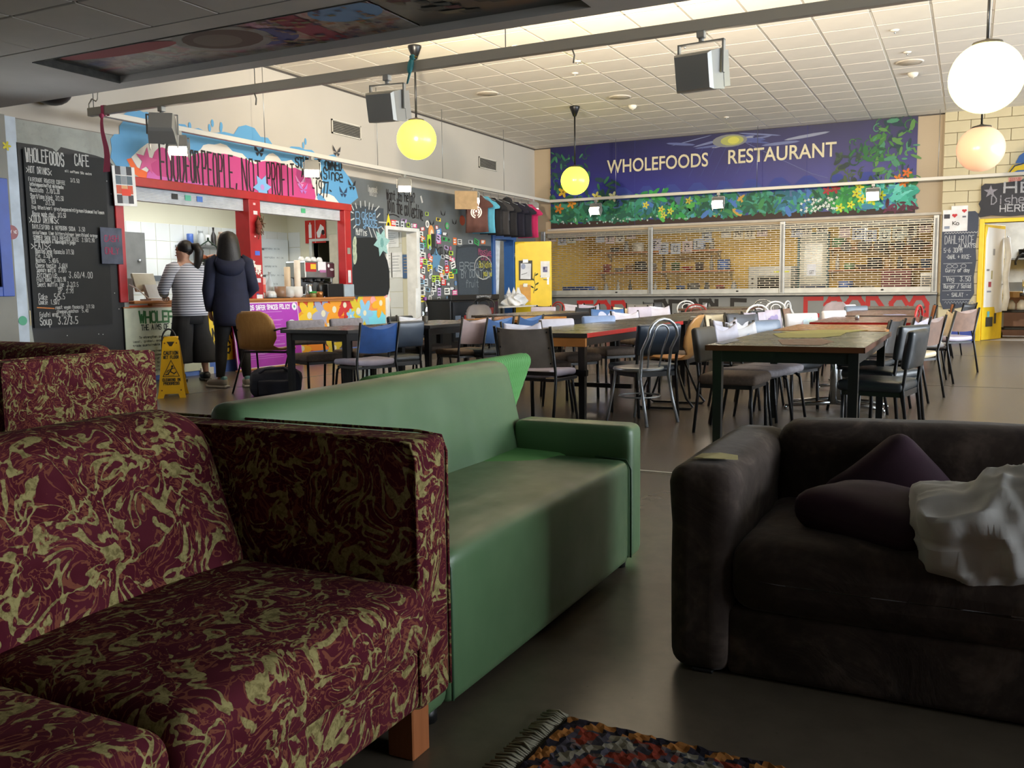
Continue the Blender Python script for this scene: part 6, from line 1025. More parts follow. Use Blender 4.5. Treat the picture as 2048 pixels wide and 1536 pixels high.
        def shell():
            rg = []
            for i, (y_, z) in enumerate(prof):
                h_ = .215 if i < 7 else [.215, .205, .165, .1][i - 7]; h_ = .19 if i == 5 else h_
                tv = Vector((0, prof[min(i + 1, 10)][0] - prof[max(i - 1, 0)][0], prof[min(i + 1, 10)][1] - prof[max(i - 1, 0)][1])).normalized(); nn = Vector((0, -tv.z, tv.y)) * .006
                row = [(-h_ + 2 * h_ * j_ / 8, y_, z + (.02 * (abs(j_ - 4) / 4) ** 2 if i < 5 else 0)) for j_ in range(9)]
                row = [(a, b + (.035 * (abs(a) / .215) ** 2 if i > 5 else 0), c) for a, b, c in row]
                rg.append([(a, b + nn.y, c + nn.z) for a, b, c in row] + [(a, b - nn.y, c - nn.z) for a, b, c in row[::-1]])
            return M().ring(rg)
        part('pshell', shell, seat or PLY, 'shell', t)
        if motif == 'arms':
            for sx in (-1, 1):
                part('parm%d' % sx, lambda: M().tube([(sx * .21, -.20, ST + .20), (sx * .24, -.1, ST + .215), (sx * .26, .05, ST + .215), (sx * .265, .09, ST + .18), (sx * .255, .0, ST - .02), (sx * .26, -.24, 0)], .010, 8), BLACKM, 'armrest', t)
                part('pleg%d' % sx, lambda: M().tube([(sx * .17, .1, ST - .02), (sx * .2, .17, .2), (sx * .22, .22, 0)], .010, 8), BLACKM, 'leg', t)
            part('pcross', lambda: M().box(-.25, .25, -.06, -.03, ST - .035, ST - .015), BLACKM, 'cross_bar', t)
        else:
            for sx in (-1, 1): part('psled%d' % sx, lambda: M().tube([(sx * .15, -.08, ST - .02), (sx * .22, -.2, .1), (sx * .225, -.26, .03), (sx * .225, -.24, .012), (sx * .225, .22, .012), (sx * .225, .25, .03), (sx * .2, .2, .15), (sx * .15, .1, ST - .02)], .011, 8), BLACKM, 'leg', t)
    if motif and motif != 'arms':
        q = P(lambda a, b, k: tuple(Vector(curveback(a / .205, (b - .5) / (BT - .5), .0095 + k * .6, {'wide': .015}.get(kind, .055), .50 if kind != 'wide' else .46, .205 if kind != 'wide' else .25)))) if kind != 'pad' else P(lambda a, b, k: (a, -.205 - (b - .645) * .14 + k + .006, b))
        motif(q); q.obj('motif', t)
    return t
LAV = mat('#b0a8b8', .55, 0, .05, 8); LAVW = mat('#c6c2ce', .5, 0, .05, 8); GREYF = mat('#8a8488', .8, 0, .08, 30, .1, 300); BRNF = mat('#57493e', .85, 0, .1, 40, .15, 300); PINKL = mat('#bfa9a8', .5, 0, .06, 10); BLUEC = mat('#234a86', .4, 0, .1, 10); BLUEL = mat('#7d94bc', .35, 0, .06, 8); BLUEN = mat('#3a5f94', .5, 0, .06, 8); CREAMC = mat('#cfc0a0', .45, 0, .05, 8); TANB = mat('#7a5f50', .5, 0, .1, 12); WHITEC = mat('#d4d2d4', .5, 0, .04, 8); DKGB = mat('#a39c96', .4, .1, .12, 5); NAVYV = mat('#2b3746', .35, 0, .06, 9); OLIVB = mat('#443f36', .6, 0, .06, 9); WHF = mat('#d8d8d8', .3, 0, 0); REDF = mat('#b01e24', .3, 0, 0)
def hearts(c): return lambda q: (q.ell(-.05, .66, .06, .1, c, 0, 12, .35), q.ell(.05, .66, .06, .1, c, 1, 12, -.35))
def butterfly(c): return lambda q: [q.ell(s_ * .055, .65 + d, .06, .035, c, 0, 10, s_ * .7 * (1 if d > 0 else -1)) for s_ in (-1, 1) for d in (.035, -.03)]
def cross(c): return lambda q: [q.ell(.06 * math.cos(a), .62 + .06 * math.sin(a), .06, .03, c, i, 10, a) for i, a in enumerate((.8, 2.3, 3.9, 5.4))]
def scrawl(c, st): return lambda q: q.text(st, -.16, .56, .06, c, .01, width=.3)
def blots(cs): 
    def f(q):
        r_ = random.Random(len(cs[0]) + len(cs))
        for i in range(10): q.ell(r_.uniform(-.13, .13), r_.uniform(.57, .68), r_.uniform(.02, .06), r_.uniform(.015, .05), cs[i % len(cs)], i % 6, 10, r_.uniform(0, 3))
    return f
E_, W_, N_, S_ = R(-90), R(90), 0, R(180)
def at_back(pos, face):   # chair origin from the position of its back's top edge
    return pos[0] + .27 * -math.sin(face), pos[1] + .27 * math.cos(face)
def ch(kind, lb, pos, face, dj=0, **k):
    f = face + R(-dj if face == E_ else dj); x, y = at_back(pos, f); return chair(kind, lb, x, y, f, **k)
# row beside the hatch (left side then right side)
ch('pad', 'grey padded chair at the near left corner of the black table', (-6.264, 7.594), E_, 25, seat=BRNF, back=GREYF); ch('pad', 'grey padded chair left of the black table, next to the corner one', (-6.214, 8.226), E_, 20, seat=BRNF, back=GREYF)
ch('pad', 'black padded chair behind the water bottle', (-6.05, 9.05), E_, 10, seat=BLACKV, back=BLACKV); ch('curve', 'chair with a back painted pink and white by the white doorway', (-5.913, 9.085), E_, 15, seat=BRNF, back=WHITEC, motif=blots(['#d0405a', '#c8d4d8', '#e0a0a8']))
ch('curve', 'chair with a dark blue painted back and lavender seat, at the near table', (-4.811, 6.89), W_, -22, seat=LAV, back=BLUEC, rear=BLUEC); ch('pad', 'black vinyl chair just right of the dark blue backed chair', (-4.912, 7.5), W_, -20, seat=BLACKV, back=NAVYV)
ch('curve', 'chair with a pinkish lavender back and a brown seat', (-4.621, 8.405), W_, -22, seat=BRNF, back=PINKL, rear=PINKL); ch('curve', 'blue backed chair right beside the pinkish lavender one', (-4.436, 8.575), W_, -15, seat=NAVYV, back=BLUEN, rear=BLUEN); ch('curve', 'second blue backed chair by the orange wooden table', (-4.389, 9.229), W_, -15, seat=NAVYV, back=BLUEN, rear=BLUEN)
ch('pad', 'lavender padded chair by the brown table in front of the yellow door', (-6.413, 13.962), S_, 12, seat=BRNF, back=LAV); ch('high', 'black backed chair against the yellow door', (-6.7, 14.6), S_, -30, seat=BLACKV, back=BLACK)
ch('bent', 'red bentwood style chair right of the yellow door', (-6.811, 15.52), S_, -25, seat=REDF, frame=mat('#a8322c', .3, 0, 0)); ch('curve', 'lavender curved back chair behind the brown table, left one', (-6.999, 16.659), S_, 20, seat=BRNF, back=LAVW); ch('curve', 'lavender curved back chair behind the brown table, right one', (-6.447, 16.077), S_, 35, seat=BRNF, back=LAV)
# middle row
ch('wide', 'wide grey metal backed chair standing behind the green knitted bench', (-3.08, 6.30), N_, -6, seat=LAV, back=DKGB, rear=DKGB, motif=None)
ch('curve', 'lavender chair with pink scrawled writing, left of the red edged table', (-3.587, 7.323), E_, 32, seat=BRNF, back=LAVW, motif=scrawl('#d0506a', 'heritage')); ch('pad', 'plain lavender padded chair left of the red edged table', (-3.713, 8.358), E_, 30, seat=BRNF, back=LAVW)
ch('high', 'black backed chair with a white paper stuck on its back', (-5.388, 13.332), W_, -25, seat=BLACKV, back=BLACK, motif=None, rear=BLACK); ch('pad', 'pale blue vinyl chair at the far left of the red edged table', (-3.636, 9.33), E_, 35, seat=BRNF, back=BLUEL)
ch('wide', 'blue backed chair painted with two pale wings', (-4.685, 12.401), E_, 55, seat=NAVYV, back=BLUEN, motif=hearts('#aeb6d8')); ch('curve', 'cream backed chair beside the winged blue chair', (-4.913, 13.743), E_, 40, seat=BRNF, back=CREAMC); ch('curve', 'white backed chair with a small red rose', (-3.894, 10.929), E_, 35, seat=BRNF, back=LAVW, motif=lambda q: q.star(.02, .64, .035, '#d84a5a', 0, 6)); ch('pad', 'lavender padded chair right of the red rose chair', (-4.689, 13.817), E_, 40, seat=BRNF, back=LAV); ch('wide', 'grey backed chair under the left grille post', (-5.526, 16.372), S_, 20, seat=BLACKV, back=mat('#7d7a76', .5))
ch('curve', 'white curved back chair left of the third middle table', (-4.59, 14.547), E_, 40, seat=BRNF, back=LAVW); ch('high', 'dark grey backed chair with a white tag near the middle grille', (-5.836, 18.087), E_, 45, seat=BLACKV, back=mat('#3f3e40', .5), motif=lambda q: q.rect(-.05, .06, .68, .73, '#dcdcdc')); ch('bent', 'white bentwood style chair under the middle grille', (-4.525, 15.951), S_, 40, seat=WHF, frame=WHF); ch('curve', 'lavender chair next to the white bentwood chair under the grille', (-4.511, 16.708), S_, -15, seat=BRNF, back=LAVW); ch('bent', 'dark red framed chair left of the white bentwood chair', (-3.914, 14.378), S_, 15, seat=BLACKV, frame=mat('#8a2420', .35, 0, 0), s_=.96)
ch('bent', 'silver bentwood style chair with a round seat, nearest the green sofa', (-2.10, 6.83), W_, -22, seat=SILVER, frame=SILVER); ch('pad', 'navy vinyl chair right of the silver chair', (-2.264, 7.231), W_, -38, seat=NAVYV, back=NAVYV); ch('ply', 'curved plywood sled chair seen edge on by the red edged table', (-2.12, 7.95), W_, 2)
for i, (y, lb) in enumerate(((8.75, 'brown seated chair behind the plywood sled chair'), (10.2, 'black chair on the right of the second middle table'), (11.6, 'dark chair on the far right of the second middle table'))): ch('pad', lb, (-2.36, y), W_, -6 * i, seat=BRNF if i == 0 else BLACKV, back=OLIVB if i == 0 else BLACKV)
for i, (y, lb) in enumerate(((7.5, 'brown seated chair tucked under the near left of the red edged table'), (8.6, 'blue seated chair tucked under the left of the red edged table'))): pass
# right row, left side
ch('pad', 'olive backed chair at the near left corner of the olive table', (-1.80, 6.75), E_, 4, seat=BRNF, back=OLIVB); ch('curve', 'chair with a plain white front, second along the olive table', (-1.76, 7.28), E_, 12, seat=GREYF, back=LAVW, rear=OLIVB); ch('curve', 'chair with a marbled white front, third along the olive table', (-1.709, 7.619), E_, 22, seat=GREYF, back=WHITEC, motif=blots(['#b8c4d4', '#dcdce8', '#a8b8c8']), rear=BLACK)
ch('curve', 'lavender white chair behind the marbled one on the left', (-2.003, 8.28), E_, 18, seat=GREYF, back=LAVW, rear=BLACK); ch('high', 'cream white chair by the second middle table', (-2.484, 9.858), E_, 20, seat=GREYF, back=CREAMC, rear=BLACK); ch('high', 'dark grey chair painted with a white butterfly', (-2.226, 10.014), E_, 42, seat=BLACKV, back=mat('#4a4e58', .5), motif=butterfly('#dcdce4'), rear=BLACK)
ch('high', 'lavender chair painted with a crimson four petal mark', (-2.243, 10.715), E_, 25, seat=GREYF, back=LAV, motif=cross('#b8284a'), rear=BLACK); ch('high', 'chair painted in blurred red and violet', (-2.326, 11.989), E_, 35, seat=GREYF, back=LAV, motif=blots(['#9a3a4a', '#7a6a9a', '#c05a5a', '#8a80b0']), rear=BLACK); ch('pad', 'small blue grey vinyl chair left of the orange table', (-1.638, 8.229), E_, 25, seat=BLACKV, back=mat('#6a7a90', .35)); 
ch('bent', 'white bentwood style chair behind the crimson marked chair', (-2.505, 12.21), E_, 45, seat=WHF, frame=WHF); ch('bent', 'tall white bentwood style chair in the middle of the hall', (-2.773, 14.89), E_, 52, seat=WHF, frame=WHF); ch('bent', 'chrome framed chair under the right grille', (-3.431, 17.299), S_, 10, seat=BLACKV, frame=CHROME); ch('bent', 'white framed chair seen edge on right of the tall white one', (-2.673, 15.343), E_, 8, seat=WHF, frame=WHF)
ch('high', 'brown rear chair seen edge on beside the floral one', (-2.208, 12.566), E_, 2, seat=BRNF, back=TANB, rear=mat('#8a6a4e', .5)); ch('pad', 'chair padded in a pale floral print by the orange table', (-1.663, 10.39), E_, 42, seat=BRNF, back=WHITEC, motif=blots(['#e0b0c0', '#b8ccd8', '#d8c0d0', '#c0d8d0'])); ch('pad', 'white padded chair left of the red edged right table', (-1.469, 11.533), E_, 30, seat=BRNF, back=WHITEC); ch('ply', 'round lavender shell chair under the right grille', (-1.798, 14.608), S_, -30, seat=LAV); ch('pad', 'black and white chair left of the brown topped table', (-1.719, 15.122), E_, 25, seat=BLACKV, back=WHITEC); ch('pad', 'blue grey vinyl chair left of the brown topped table', (-1.496, 14.205), E_, 40, seat=BLACKV, back=mat('#5a6674', .35))
# right row, right side
ch('pad', 'black vinyl chair nearest the brown sofa on the right', (-0.275, 6.587), W_, -10, seat=BLACKV, back=BLACKV); ch('pad', 'black vinyl chair second along the right of the olive table', (-.34, 7.35), W_, -24, seat=BLACKV, back=BLACKV); ch('high', 'chair with a scuffed black back behind the two black vinyl chairs', (-0.525, 8.271), W_, -12, seat=BLACKV, back=BLACK, rear=mat('#2a2826', .4, 0, .3, 20)); ch('curve', 'chair with a mottled lavender back behind the scuffed one', (-.36, 8.75), W_, -16, seat=BLACKV, back=LAV)
ch('bent', 'bright red bentwood style chair on the right', (-0.503, 11.677), W_, -10, seat=REDF, frame=REDF); ch('curve', 'tan brown backed chair right of the red chair', (-0.287, 9.295), W_, -28, seat=CREAMC, back=TANB, rear=TANB); ch('curve', 'cream backed chair turned sideways near the yellow kitchen door', (-0.16, 11.059), W_, 10, seat=WHITEC, back=CREAMC, rear=CREAMC); ch('curve', 'brown backed chair nearest the yellow kitchen door', (-0.027, 12.22), W_, -42, seat=LAV, back=TANB, rear=TANB)
ch('high', 'dark wooden chair seen edge on at the far right, left of a pair', (-.42, 14.3), W_, 6, seat=BLACKV, back=LEGW, rear=LEGW); ch('high', 'dark wooden chair seen edge on at the far right, right of a pair', (-.20, 14.9), W_, 4, seat=BLACKV, back=LEGW, rear=LEGW); ch('high', 'black backed chair in front of the dahl menu board', (.02, 15.6), W_, -25, seat=BLACKV, back=BLACK)
# by the fridge
t = ch('bent', 'tall black loop backed chair in front of the blackboard wall', (-7.9, 14.6), S_, 20, seat=BLACK, frame=BLACKM, s_=1.12); t = ch('ply', 'grey brown shell chair standing by the drinks fridge', (-7.35, 13.4), S_, 30, seat=mat('#5f5c60', .4))
TANC = mat('#a5895e', .85, 0, .06, 20, .1, 300)
t = thing('tub_chair', 'low tan padded chair in front of the drinks fridge', 'chair', (-7.3, 11.0, 0), R(165)); M().rbox((0, .0, .40), (.62, .5, .10), .04, 5).obj('seat', TANC, t); M().rbox((0, -.24, .56), (.6, .12, .16), .05, 5).obj('backrest', TANC, t); M().bevbox(-.28, .28, -.28, -.24, .2, .5, .01).obj('back_panel', WHITEC, t)
for sx in (-1, 1):
    M().tube([(sx * .3, -.25, .5), (sx * .31, .0, .54), (sx * .31, .22, .52)], .016, 8).obj('armrest', BLACKM, t)
    for sy in (-1, 1): M().tube([(sx * .27, sy * .22, .35), (sx * .28, sy * .24, 0)], .016, 8).obj('leg', BLACKM, t)
ch('ply', 'plywood armchair with thin black arms standing before the hatch', (-6.70, 7.28), R(12), 0, motif='arms', s_=1.06)
# ================================================================ LOUNGE
from mathutils import noise as mn
def wrinkle(sc_, amp, ax=None):
    def f(p):
        d = mn.noise(Vector(p) * sc_) * amp + mn.noise(Vector(p) * sc_ * 2.3) * amp * .4
        n = Vector(p).normalized() if ax is None else Vector(ax); return Vector(p) + n * d
    return f
def swirl_sofa(lb, x, y, rz, nm='sofa'):
    """low sofa in patterned cloth; local front is -Y"""
    t = thing(nm, lb, 'sofa', (x, y, 0), rz); W2 = .875
    for sx in (-1, 1):
        M().rbox((sx * (W2 - .07), .0, .43), (.14, .96, .62), .022, 7, (.004, 0, 0)).obj('arm', FAB, t)
        a = M(); 
        for xx in (sx * W2 - sx * .004, sx * (W2 - .136)): a.tube([(xx, -.478, .14), (xx, -.478, .70), (xx, -.465, .735), (xx, -.40, .742), (xx, .44, .742)], .004, 6)
        a.obj('piping', FAB, t)
        for sy in (-1, 1): M().bevbox(sx * (W2 - .10) - .035, sx * (W2 - .10) + .035, sy * .42 - .035, sy * .42 + .035, 0, .13, .003).obj('leg', LEGW, t)
    M().rbox((0, -.0, .205), (W2 * 2 - .24, .95, .155), .02, 8).obj('base', FAB, t)
    for sx in (-1, 1): M().rbox((.392 if sx > 0 else -.362, -.19, .347), (.715 if sx > 0 else .778, .64, .15), .045, 8, (0, 0, .022), wrinkle(4, .006)).obj('seat_cushion', FAB, t)
    def lean(p): return wrinkle(3, .01)((p[0], p[1] + (p[2] + .2) * .38, p[2]))
    M().rbox((0, .075, .57), (W2 * 2 - .245, .20, .42), .085, 8, (0, .02, .01), lean).obj('back_cushion', FAB, t)
    M().rbox((0, .41, .44), (W2 * 2 - .24, .14, .60), .04, 7).obj('back_frame', FAB, t)
    return t
swirl_sofa('maroon sofa with olive swirls filling the lower left corner', -1.55, .915, R(90)); swirl_sofa('second maroon swirl sofa farther back behind the first one', -5.125, 3.33, 0)

# green vinyl sofa, faces +X
t = thing('sofa', 'green vinyl sofa with a leaning back in the middle of the lounge', 'sofa', (-1.46, 2.54, 0), R(90))
def dent(p): return (p[0], p[1], p[2] - (.006 * math.sin(p[1] * 55 + p[0] * 9) * math.exp(-((p[0] + .28) / .16) ** 2) * math.exp(-((p[1] + .02) / .22) ** 2) if p[2] > .1 else 0))
M().rbox((0, .10, .228), (1.34, .88, .40), .035, 30, (0, .004, .012), dent).obj('seat', GREEN, t)
for sx in (-1, 1):
    M().rbox((sx * .745, .04 - .13, .292), (.145, .50 if sx > 0 else .50, .52 if sx > 0 else .50), .035, 7, (.006, 0, 0)).obj('arm', GREEN, t)
    for y in (-.28, .2): M().cyl((sx * .7, y, 0), (sx * .7, y, .04), .03, n=10).obj('foot', BLACK, t)
def leang(p): return (p[0], p[1] + (p[2] + .35) * .24, p[2])
M().rbox((.0, .12, .44), (1.56, .13, .68), .045, 9, (0, .008, 0), leang).obj('backrest', GREEN, t)
m = M()
for xx in (-.668, .668): m.tube([(xx, -.343, .05), (xx, -.343, .39), (xx, -.325, .425), (xx, -.2, .432)], .004, 6)
m.obj('piping', mat('#3c5a40', .4), t)

# knitted green bench, back to back with the vinyl sofa, faces -X
KN = vinyl('green_knit', '#62a05a', '#70ad68', .8, .0)
t = thing('knit_bench', 'bright green bench in knitted cover standing behind the vinyl sofa', 'bench', (-1.86, 3.36, 0), R(-90)); m = M(); nx, nz = 300, 140; L = 1.36
vs = []; fs = []
for j_ in range(nz + 1):
    for i in range(nx + 1):
        u = i / nx; v = j_ / nz; x = (u - .5) * L; z = .16 + .62 * v; y = -.26 + .24 * v
        rr = max(0, abs(x) - (L / 2 - .06)) / .06; y -= .05 * rr * rr; edge = max(0, v - .88) / .12; z -= .02 * edge * edge + .03 * rr * rr * edge; y -= .05 * edge * edge
        zig = abs((z / .026) % 2 - 1); k = .0038 * (math.sin(2 * math.pi * (x / .021 + .55 * zig)))
        vs.append((-x, y + k, z))
for j_ in range(nz):
    for i in range(nx): a = j_ * (nx + 1) + i; fs.append((a, a + 1, a + nx + 2, a + nx + 1))
m.add(vs, fs, 0, True); m.obj('knit_cover', KN, t)
def leank(p): return (p[0], p[1] + (p[2] + .31) * .385, p[2])
M().rbox((0, -.33, .46), (1.33, .10, .60), .04, 7, fn=leank).obj('backrest', KN, t); M().rbox((0, .14, .23), (1.33, .72, .40), .05, 7, (0, 0, .012)).obj('seat', KN, t)
for sx in (-1, 1):
    for y in (-.14, .42): M().cyl((sx * .55, y, 0), (sx * .55, y, .04), .025, n=10).obj('foot', BLACK, t)

# brown suede sofa, faces the camera
t = thing('sofa', 'dark brown suede sofa at the lower right holding cushions', 'sofa', (.52, 2.80, 0), 0)
for sx in (-1, 1):
    def roll(p): 
        k = 1 + .10 * max(0, min(1, (p[2] - .12) / .1)); return wrinkle(3, .006)((p[0] * k, p[1], p[2]))
    M().rbox((sx * 1.16, .03, .292), (.175, .86, .58), .05, 8, (.006, 0, .008), roll).obj('arm', SUEDE, t)
    for sy in (-1, 1): M().bevbox(sx * 1.15 - .03, sx * 1.15 + .03, sy * .36 - .03, sy * .36 + .03, 0, .01, .003).obj('foot', BLACK, t)
M().rbox((0, .02, .10), (2.17, .80, .19), .02, 8, fn=wrinkle(3, .004)).obj('base', SUEDE, t)
def sag(p): return wrinkle(4.5, .010)((p[0], p[1], p[2] - .02 * math.exp(-((p[0] + .1) / .4) ** 2) * (p[2] > 0) + (.006 * math.sin(p[1] * 22) * math.exp(-((p[0] + .85) / .22) ** 2) if p[2] > 0 and p[1] < .2 else 0)))
M().rbox((0, -.06, .285), (2.16, .68, .19), .06, 20, (0, .012, .028), sag).obj('seat_cushion', SUEDE, t)
def backw(p): return wrinkle(3.5, .010)((p[0], p[1] + p[2] * .12 + .004 * math.sin(p[0] * 60) * math.exp(-((p[0] + .75) / .14) ** 2) * (p[2] > .05), p[2] + .018 * math.cos(p[0] * 1.1)))
M().rbox((0, .33, .385), (2.16, .20, .46), .07, 18, (0, .02, .008), backw).obj('backrest', SUEDE, t)
PURP = vinyl('purple_cloth', '#2a1422', '#381b2c', .85, .1)
def pil(p): k = (1 - abs(p[0]) ** 2 * 6) * (1 - abs(p[1]) ** 2 * 6); return wrinkle(6, .012)((p[0], p[1], p[2] * (.35 + .65 * max(0, k))))
tag(M().rbox((0, 0, 0), (.32, .30, .13), .05, 8, (0, 0, .03), pil, T=mv(-.185, 2.93, .425) @ rot('X', R(66)) @ rot('Z', R(42))).obj('cushion', PURP), 'dark purple cushion leaning against the back of the brown sofa', 'cushion')
tag(M().rbox((0, 0, 0), (.38, .34, .12), .05, 8, (0, 0, .03), pil, T=mv(-.20, 2.70, .42) @ rot('Y', R(4)) @ rot('Z', R(-28))).obj('cushion', PURP), 'dark purple cushion lying flat on the brown sofa seat', 'cushion')
WL = N('white_cotton'); WL.set(Base_Color=WL.ramp(WL.noise(3, 4), [(.3, '#d4d2cc'), (.7, '#e0deda')]), Roughness=.85, Sheen_Weight=.2); WL.bump(WL.noise(600, 2), .2, .001)
def folds(p):
    q = Vector(p); a = Vector((q.x * .9 + q.z, q.y, q.z - q.x * .5)); d = .040 * (.5 - abs(mn.noise(a * 5.5 + Vector((3, 1, 7)))) * 2) + .018 * (.5 - abs(mn.noise(a * 12)) * 2) + .02 * mn.noise(q * 4); n = Vector((q.x * .3, q.y * .6, q.z + .02)).normalized()
    return q + n * d
tag(M().rbox((0, 0, 0), (.64, .36, .17), .07, 44, (0, 0, .05), folds, T=mv(.215, 2.57, .47) @ rot('Y', R(-6)) @ rot('Z', R(7))).obj('pillow', WL.m), 'crumpled white pillow on the seat of the brown sofa', 'pillow')
t = tag(M().ring([[(-.06, -.03, 0), (-.03, -.045, .004), (.03, -.03, .003), (.06, -.01, 0), (.05, .03, .004), (0, .03, .008), (-.05, .02, .004)], [(-.06, -.03, .002), (-.03, -.045, .006), (.03, -.03, .005), (.06, -.01, .002), (.05, .03, .006), (0, .03, .010), (-.05, .02, .006)]], sm=False, T=mv(-.62, 2.52, .590)).obj('paper_scrap', mat('#c9bd86', .7, 0, .06, 20)), 'crumpled yellowish paper scrap on the arm of the brown sofa', 'paper')

# rug
t = thing('rug', 'worn oriental rug with a pale fringe at the bottom of the picture', 'rug', (-.86, 2.0, 0), R(-2)); W_r, L_r = 1.7, 1.5; cs = .0125
me = bpy.data.meshes.new('pile'); nx, ny = int(W_r / cs), int(L_r / cs); rr_ = random.Random(3); vs = []; fs = []; cl_ = []
def rugcol(i, j_):
    x, y = i * cs, j_ * cs; e = min(x, y, W_r - x); n = mn.noise(Vector((x * 9, y * 9, 0))); n2 = mn.noise(Vector((x * 30, y * 30, 5)))
    if e < .05: c = '#a8703a' if (int((x + y) / .05) % 2 == 0 and .012 < e < .04) else '#2a2630'
    elif e < .17:
        ph = math.sin((x if y < x else y) * 34 + math.sin(e * 60) * 1.6)
        c = ['#8a8474', '#3a3f4c', '#6a5a58', '#8a3a2a'][int((ph + 1) * 1.99)] if n2 > -.25 else '#4a4650'
    elif e < .22: c = '#2c2830' if n > -.1 else '#6a2c24'
    elif n > .32: c = '#9a7f3a'
    elif n > .1: c = '#7a3424'
    elif n > -.08: c = '#a08a6a' if n2 > .15 else '#3a3340'
    elif n > -.3: c = '#8a3c28'
    else: c = '#34323e'
    k = rr_.uniform(.75, 1.15); return tuple(q_ * k for q_ in lin(c))
for j_ in range(ny + 1):
    for i in range(nx + 1): vs.append((i * cs + rr_.uniform(-.003, .003), -j_ * cs + rr_.uniform(-.003, .003), .010 + rr_.uniform(0, .006) if 0 < i < nx and 0 < j_ < ny else 0))
for j_ in range(ny):
    for i in range(nx): a = j_ * (nx + 1) + i; fs.append((a, a + nx + 1, a + nx + 2, a + 1)); cl_.append(rugcol(i, j_))
me.from_pydata(vs, [], fs); at = me.color_attributes.new('Col', 'FLOAT_COLOR', 'CORNER'); buf = []
for c in cl_: buf += [c[0], c[1], c[2], 1] * 4
at.data.foreach_set('color', buf); s = N('rug_pile'); a = s.n('ShaderNodeAttribute', attribute_name='Col'); s.set(Base_Color=a.outputs['Color'], Roughness=.95, Specular_IOR_Level=.1); tag(link('pile', me, s.m, t), kind='stuff')
m = M()
for i in range(190):
    y = -i * .0079; cl = math.sin(i * .55) * .012; a = rr_.uniform(-.012, .012); m.tube([(.0, y, .007), (-.025, y + a * .4 + cl * .5, .012 + rr_.uniform(0, .006)), (-.055 - rr_.uniform(0, .012), y + a + cl, .005 + rr_.uniform(0, .005))], .0028, 4)
tag(m.obj('fringe', mat('#8f8a76', .9), t), kind='stuff')

# wet floor sign
t = thing('caution_sign', 'yellow folding wet floor caution sign beside the striped shirted woman', 'sign', (-7.43, 6.86, 0), R(42)); t.scale = (.93, .93, .93); CY = mat('#e0aa14', .4, 0, .04)
def flap(sy):
    def pl(x, z, o_): f = z / .68; return (x, sy * (.21 - .19 * f) + o_, z)
    out = [(-.135, .07), (-.15, .0), (-.085, .0), (-.07, .045), (.07, .045), (.085, .0), (.15, .0), (.135, .07), (.085, .62), (.065, .665), (-.065, .665), (-.085, .62)]
    m = M(); hole = [(-.04, .60), (.04, .60), (.012, .55), (-.012, .55)]
    n = len(out); O1 = [pl(a, b, -.008) for a, b in out]; O2 = [pl(a, b, .008) for a, b in out]
    m.ring([O1, O2], sm=False); return m, pl
m, pl = flap(-1); fp_ = m.obj('front_panel', CY, t); m2, _ = flap(1); m2.obj('rear_panel', mat('#c08d10', .45, 0, .05), t)
q = P(lambda a, b, k: pl(a, b, -.008 - k)); q.poly([(-.042, .615), (.042, .615), (.012, .565), (-.012, .565)], '#2a1d06', 0)
q.text('CAUTION', -.072, .475, .034, '#1d1808', .008, width=.144, gap=.4, jit=0); q.text('WET FLOOR', -.078, .43, .03, '#1d1808', .007, width=.156, gap=.4, jit=0)
q.stroke([(-.085, .235), (0, .41), (.085, .235), (-.085, .235)], .007, '#1d1808', 1); q.ell(.012, .345, .012, .012, '#1d1808', 2); q.stroke([(.01, .33), (-.01, .29), (.03, .265), (.05, .28)], .012, '#1d1808', 2); q.stroke([(-.005, .31), (-.035, .30), (-.045, .28)], .008, '#1d1808', 2); q.stroke([(.005, .315), (.035, .325)], .008, '#1d1808', 2); q.stroke([(-.02, .285), (-.03, .26), (-.055, .255)], .012, '#1d1808', 2); q.stroke([(-.03, .245), (.03, .247)], .004, '#1d1808', 2)
q.text('CLEANING IN', -.09, .185, .028, '#1d1808', .007, width=.18, gap=.4, jit=0); q.text('PROGRESS', -.08, .145, .028, '#1d1808', .007, width=.16, gap=.4, jit=0)
for a, b in ((-.062, .6), (.062, .6), (-.1, .085), (.1, .085)): q.ell(a, b, .008, .008, '#5a1a10', 2, 8)
q.obj('lettering', t); M().cyl((-.08, 0, .66), (.08, 0, .66), .014, n=10).obj('hinge', CY, t)
M().tube([(.075 * math.cos(a) - .03, .12, .62 + .13 * math.sin(a)) for a in [math.pi * i / 10 for i in range(11)]] + [(-.11, .10, .4)], .010, 8).obj('cord', BLACK, t)
# backpack on the floor
t = thing('backpack', 'dark navy backpack lying on the floor behind the green sofa', 'bag', (-6.42, 7.30, 0), R(38)); NV = mat('#181a26', .8, 0, .1, 12, .2, 200)
M().rbox((0, 0, .135), (.52, .34, .26), .09, 8, (0, 0, .03), wrinkle(7, .022)).obj('sack', NV, t); M().tube([(-.2, -.12, .22), (-.1, -.16, .29), (.08, -.14, .30), (.2, -.1, .22)], .016, 8).obj('strap', mat('#262838', .7), t); M().rbox((0, -.17, .10), (.34, .06, .16), .025, 5, fn=wrinkle(8, .008)).obj('pocket', NV, t)
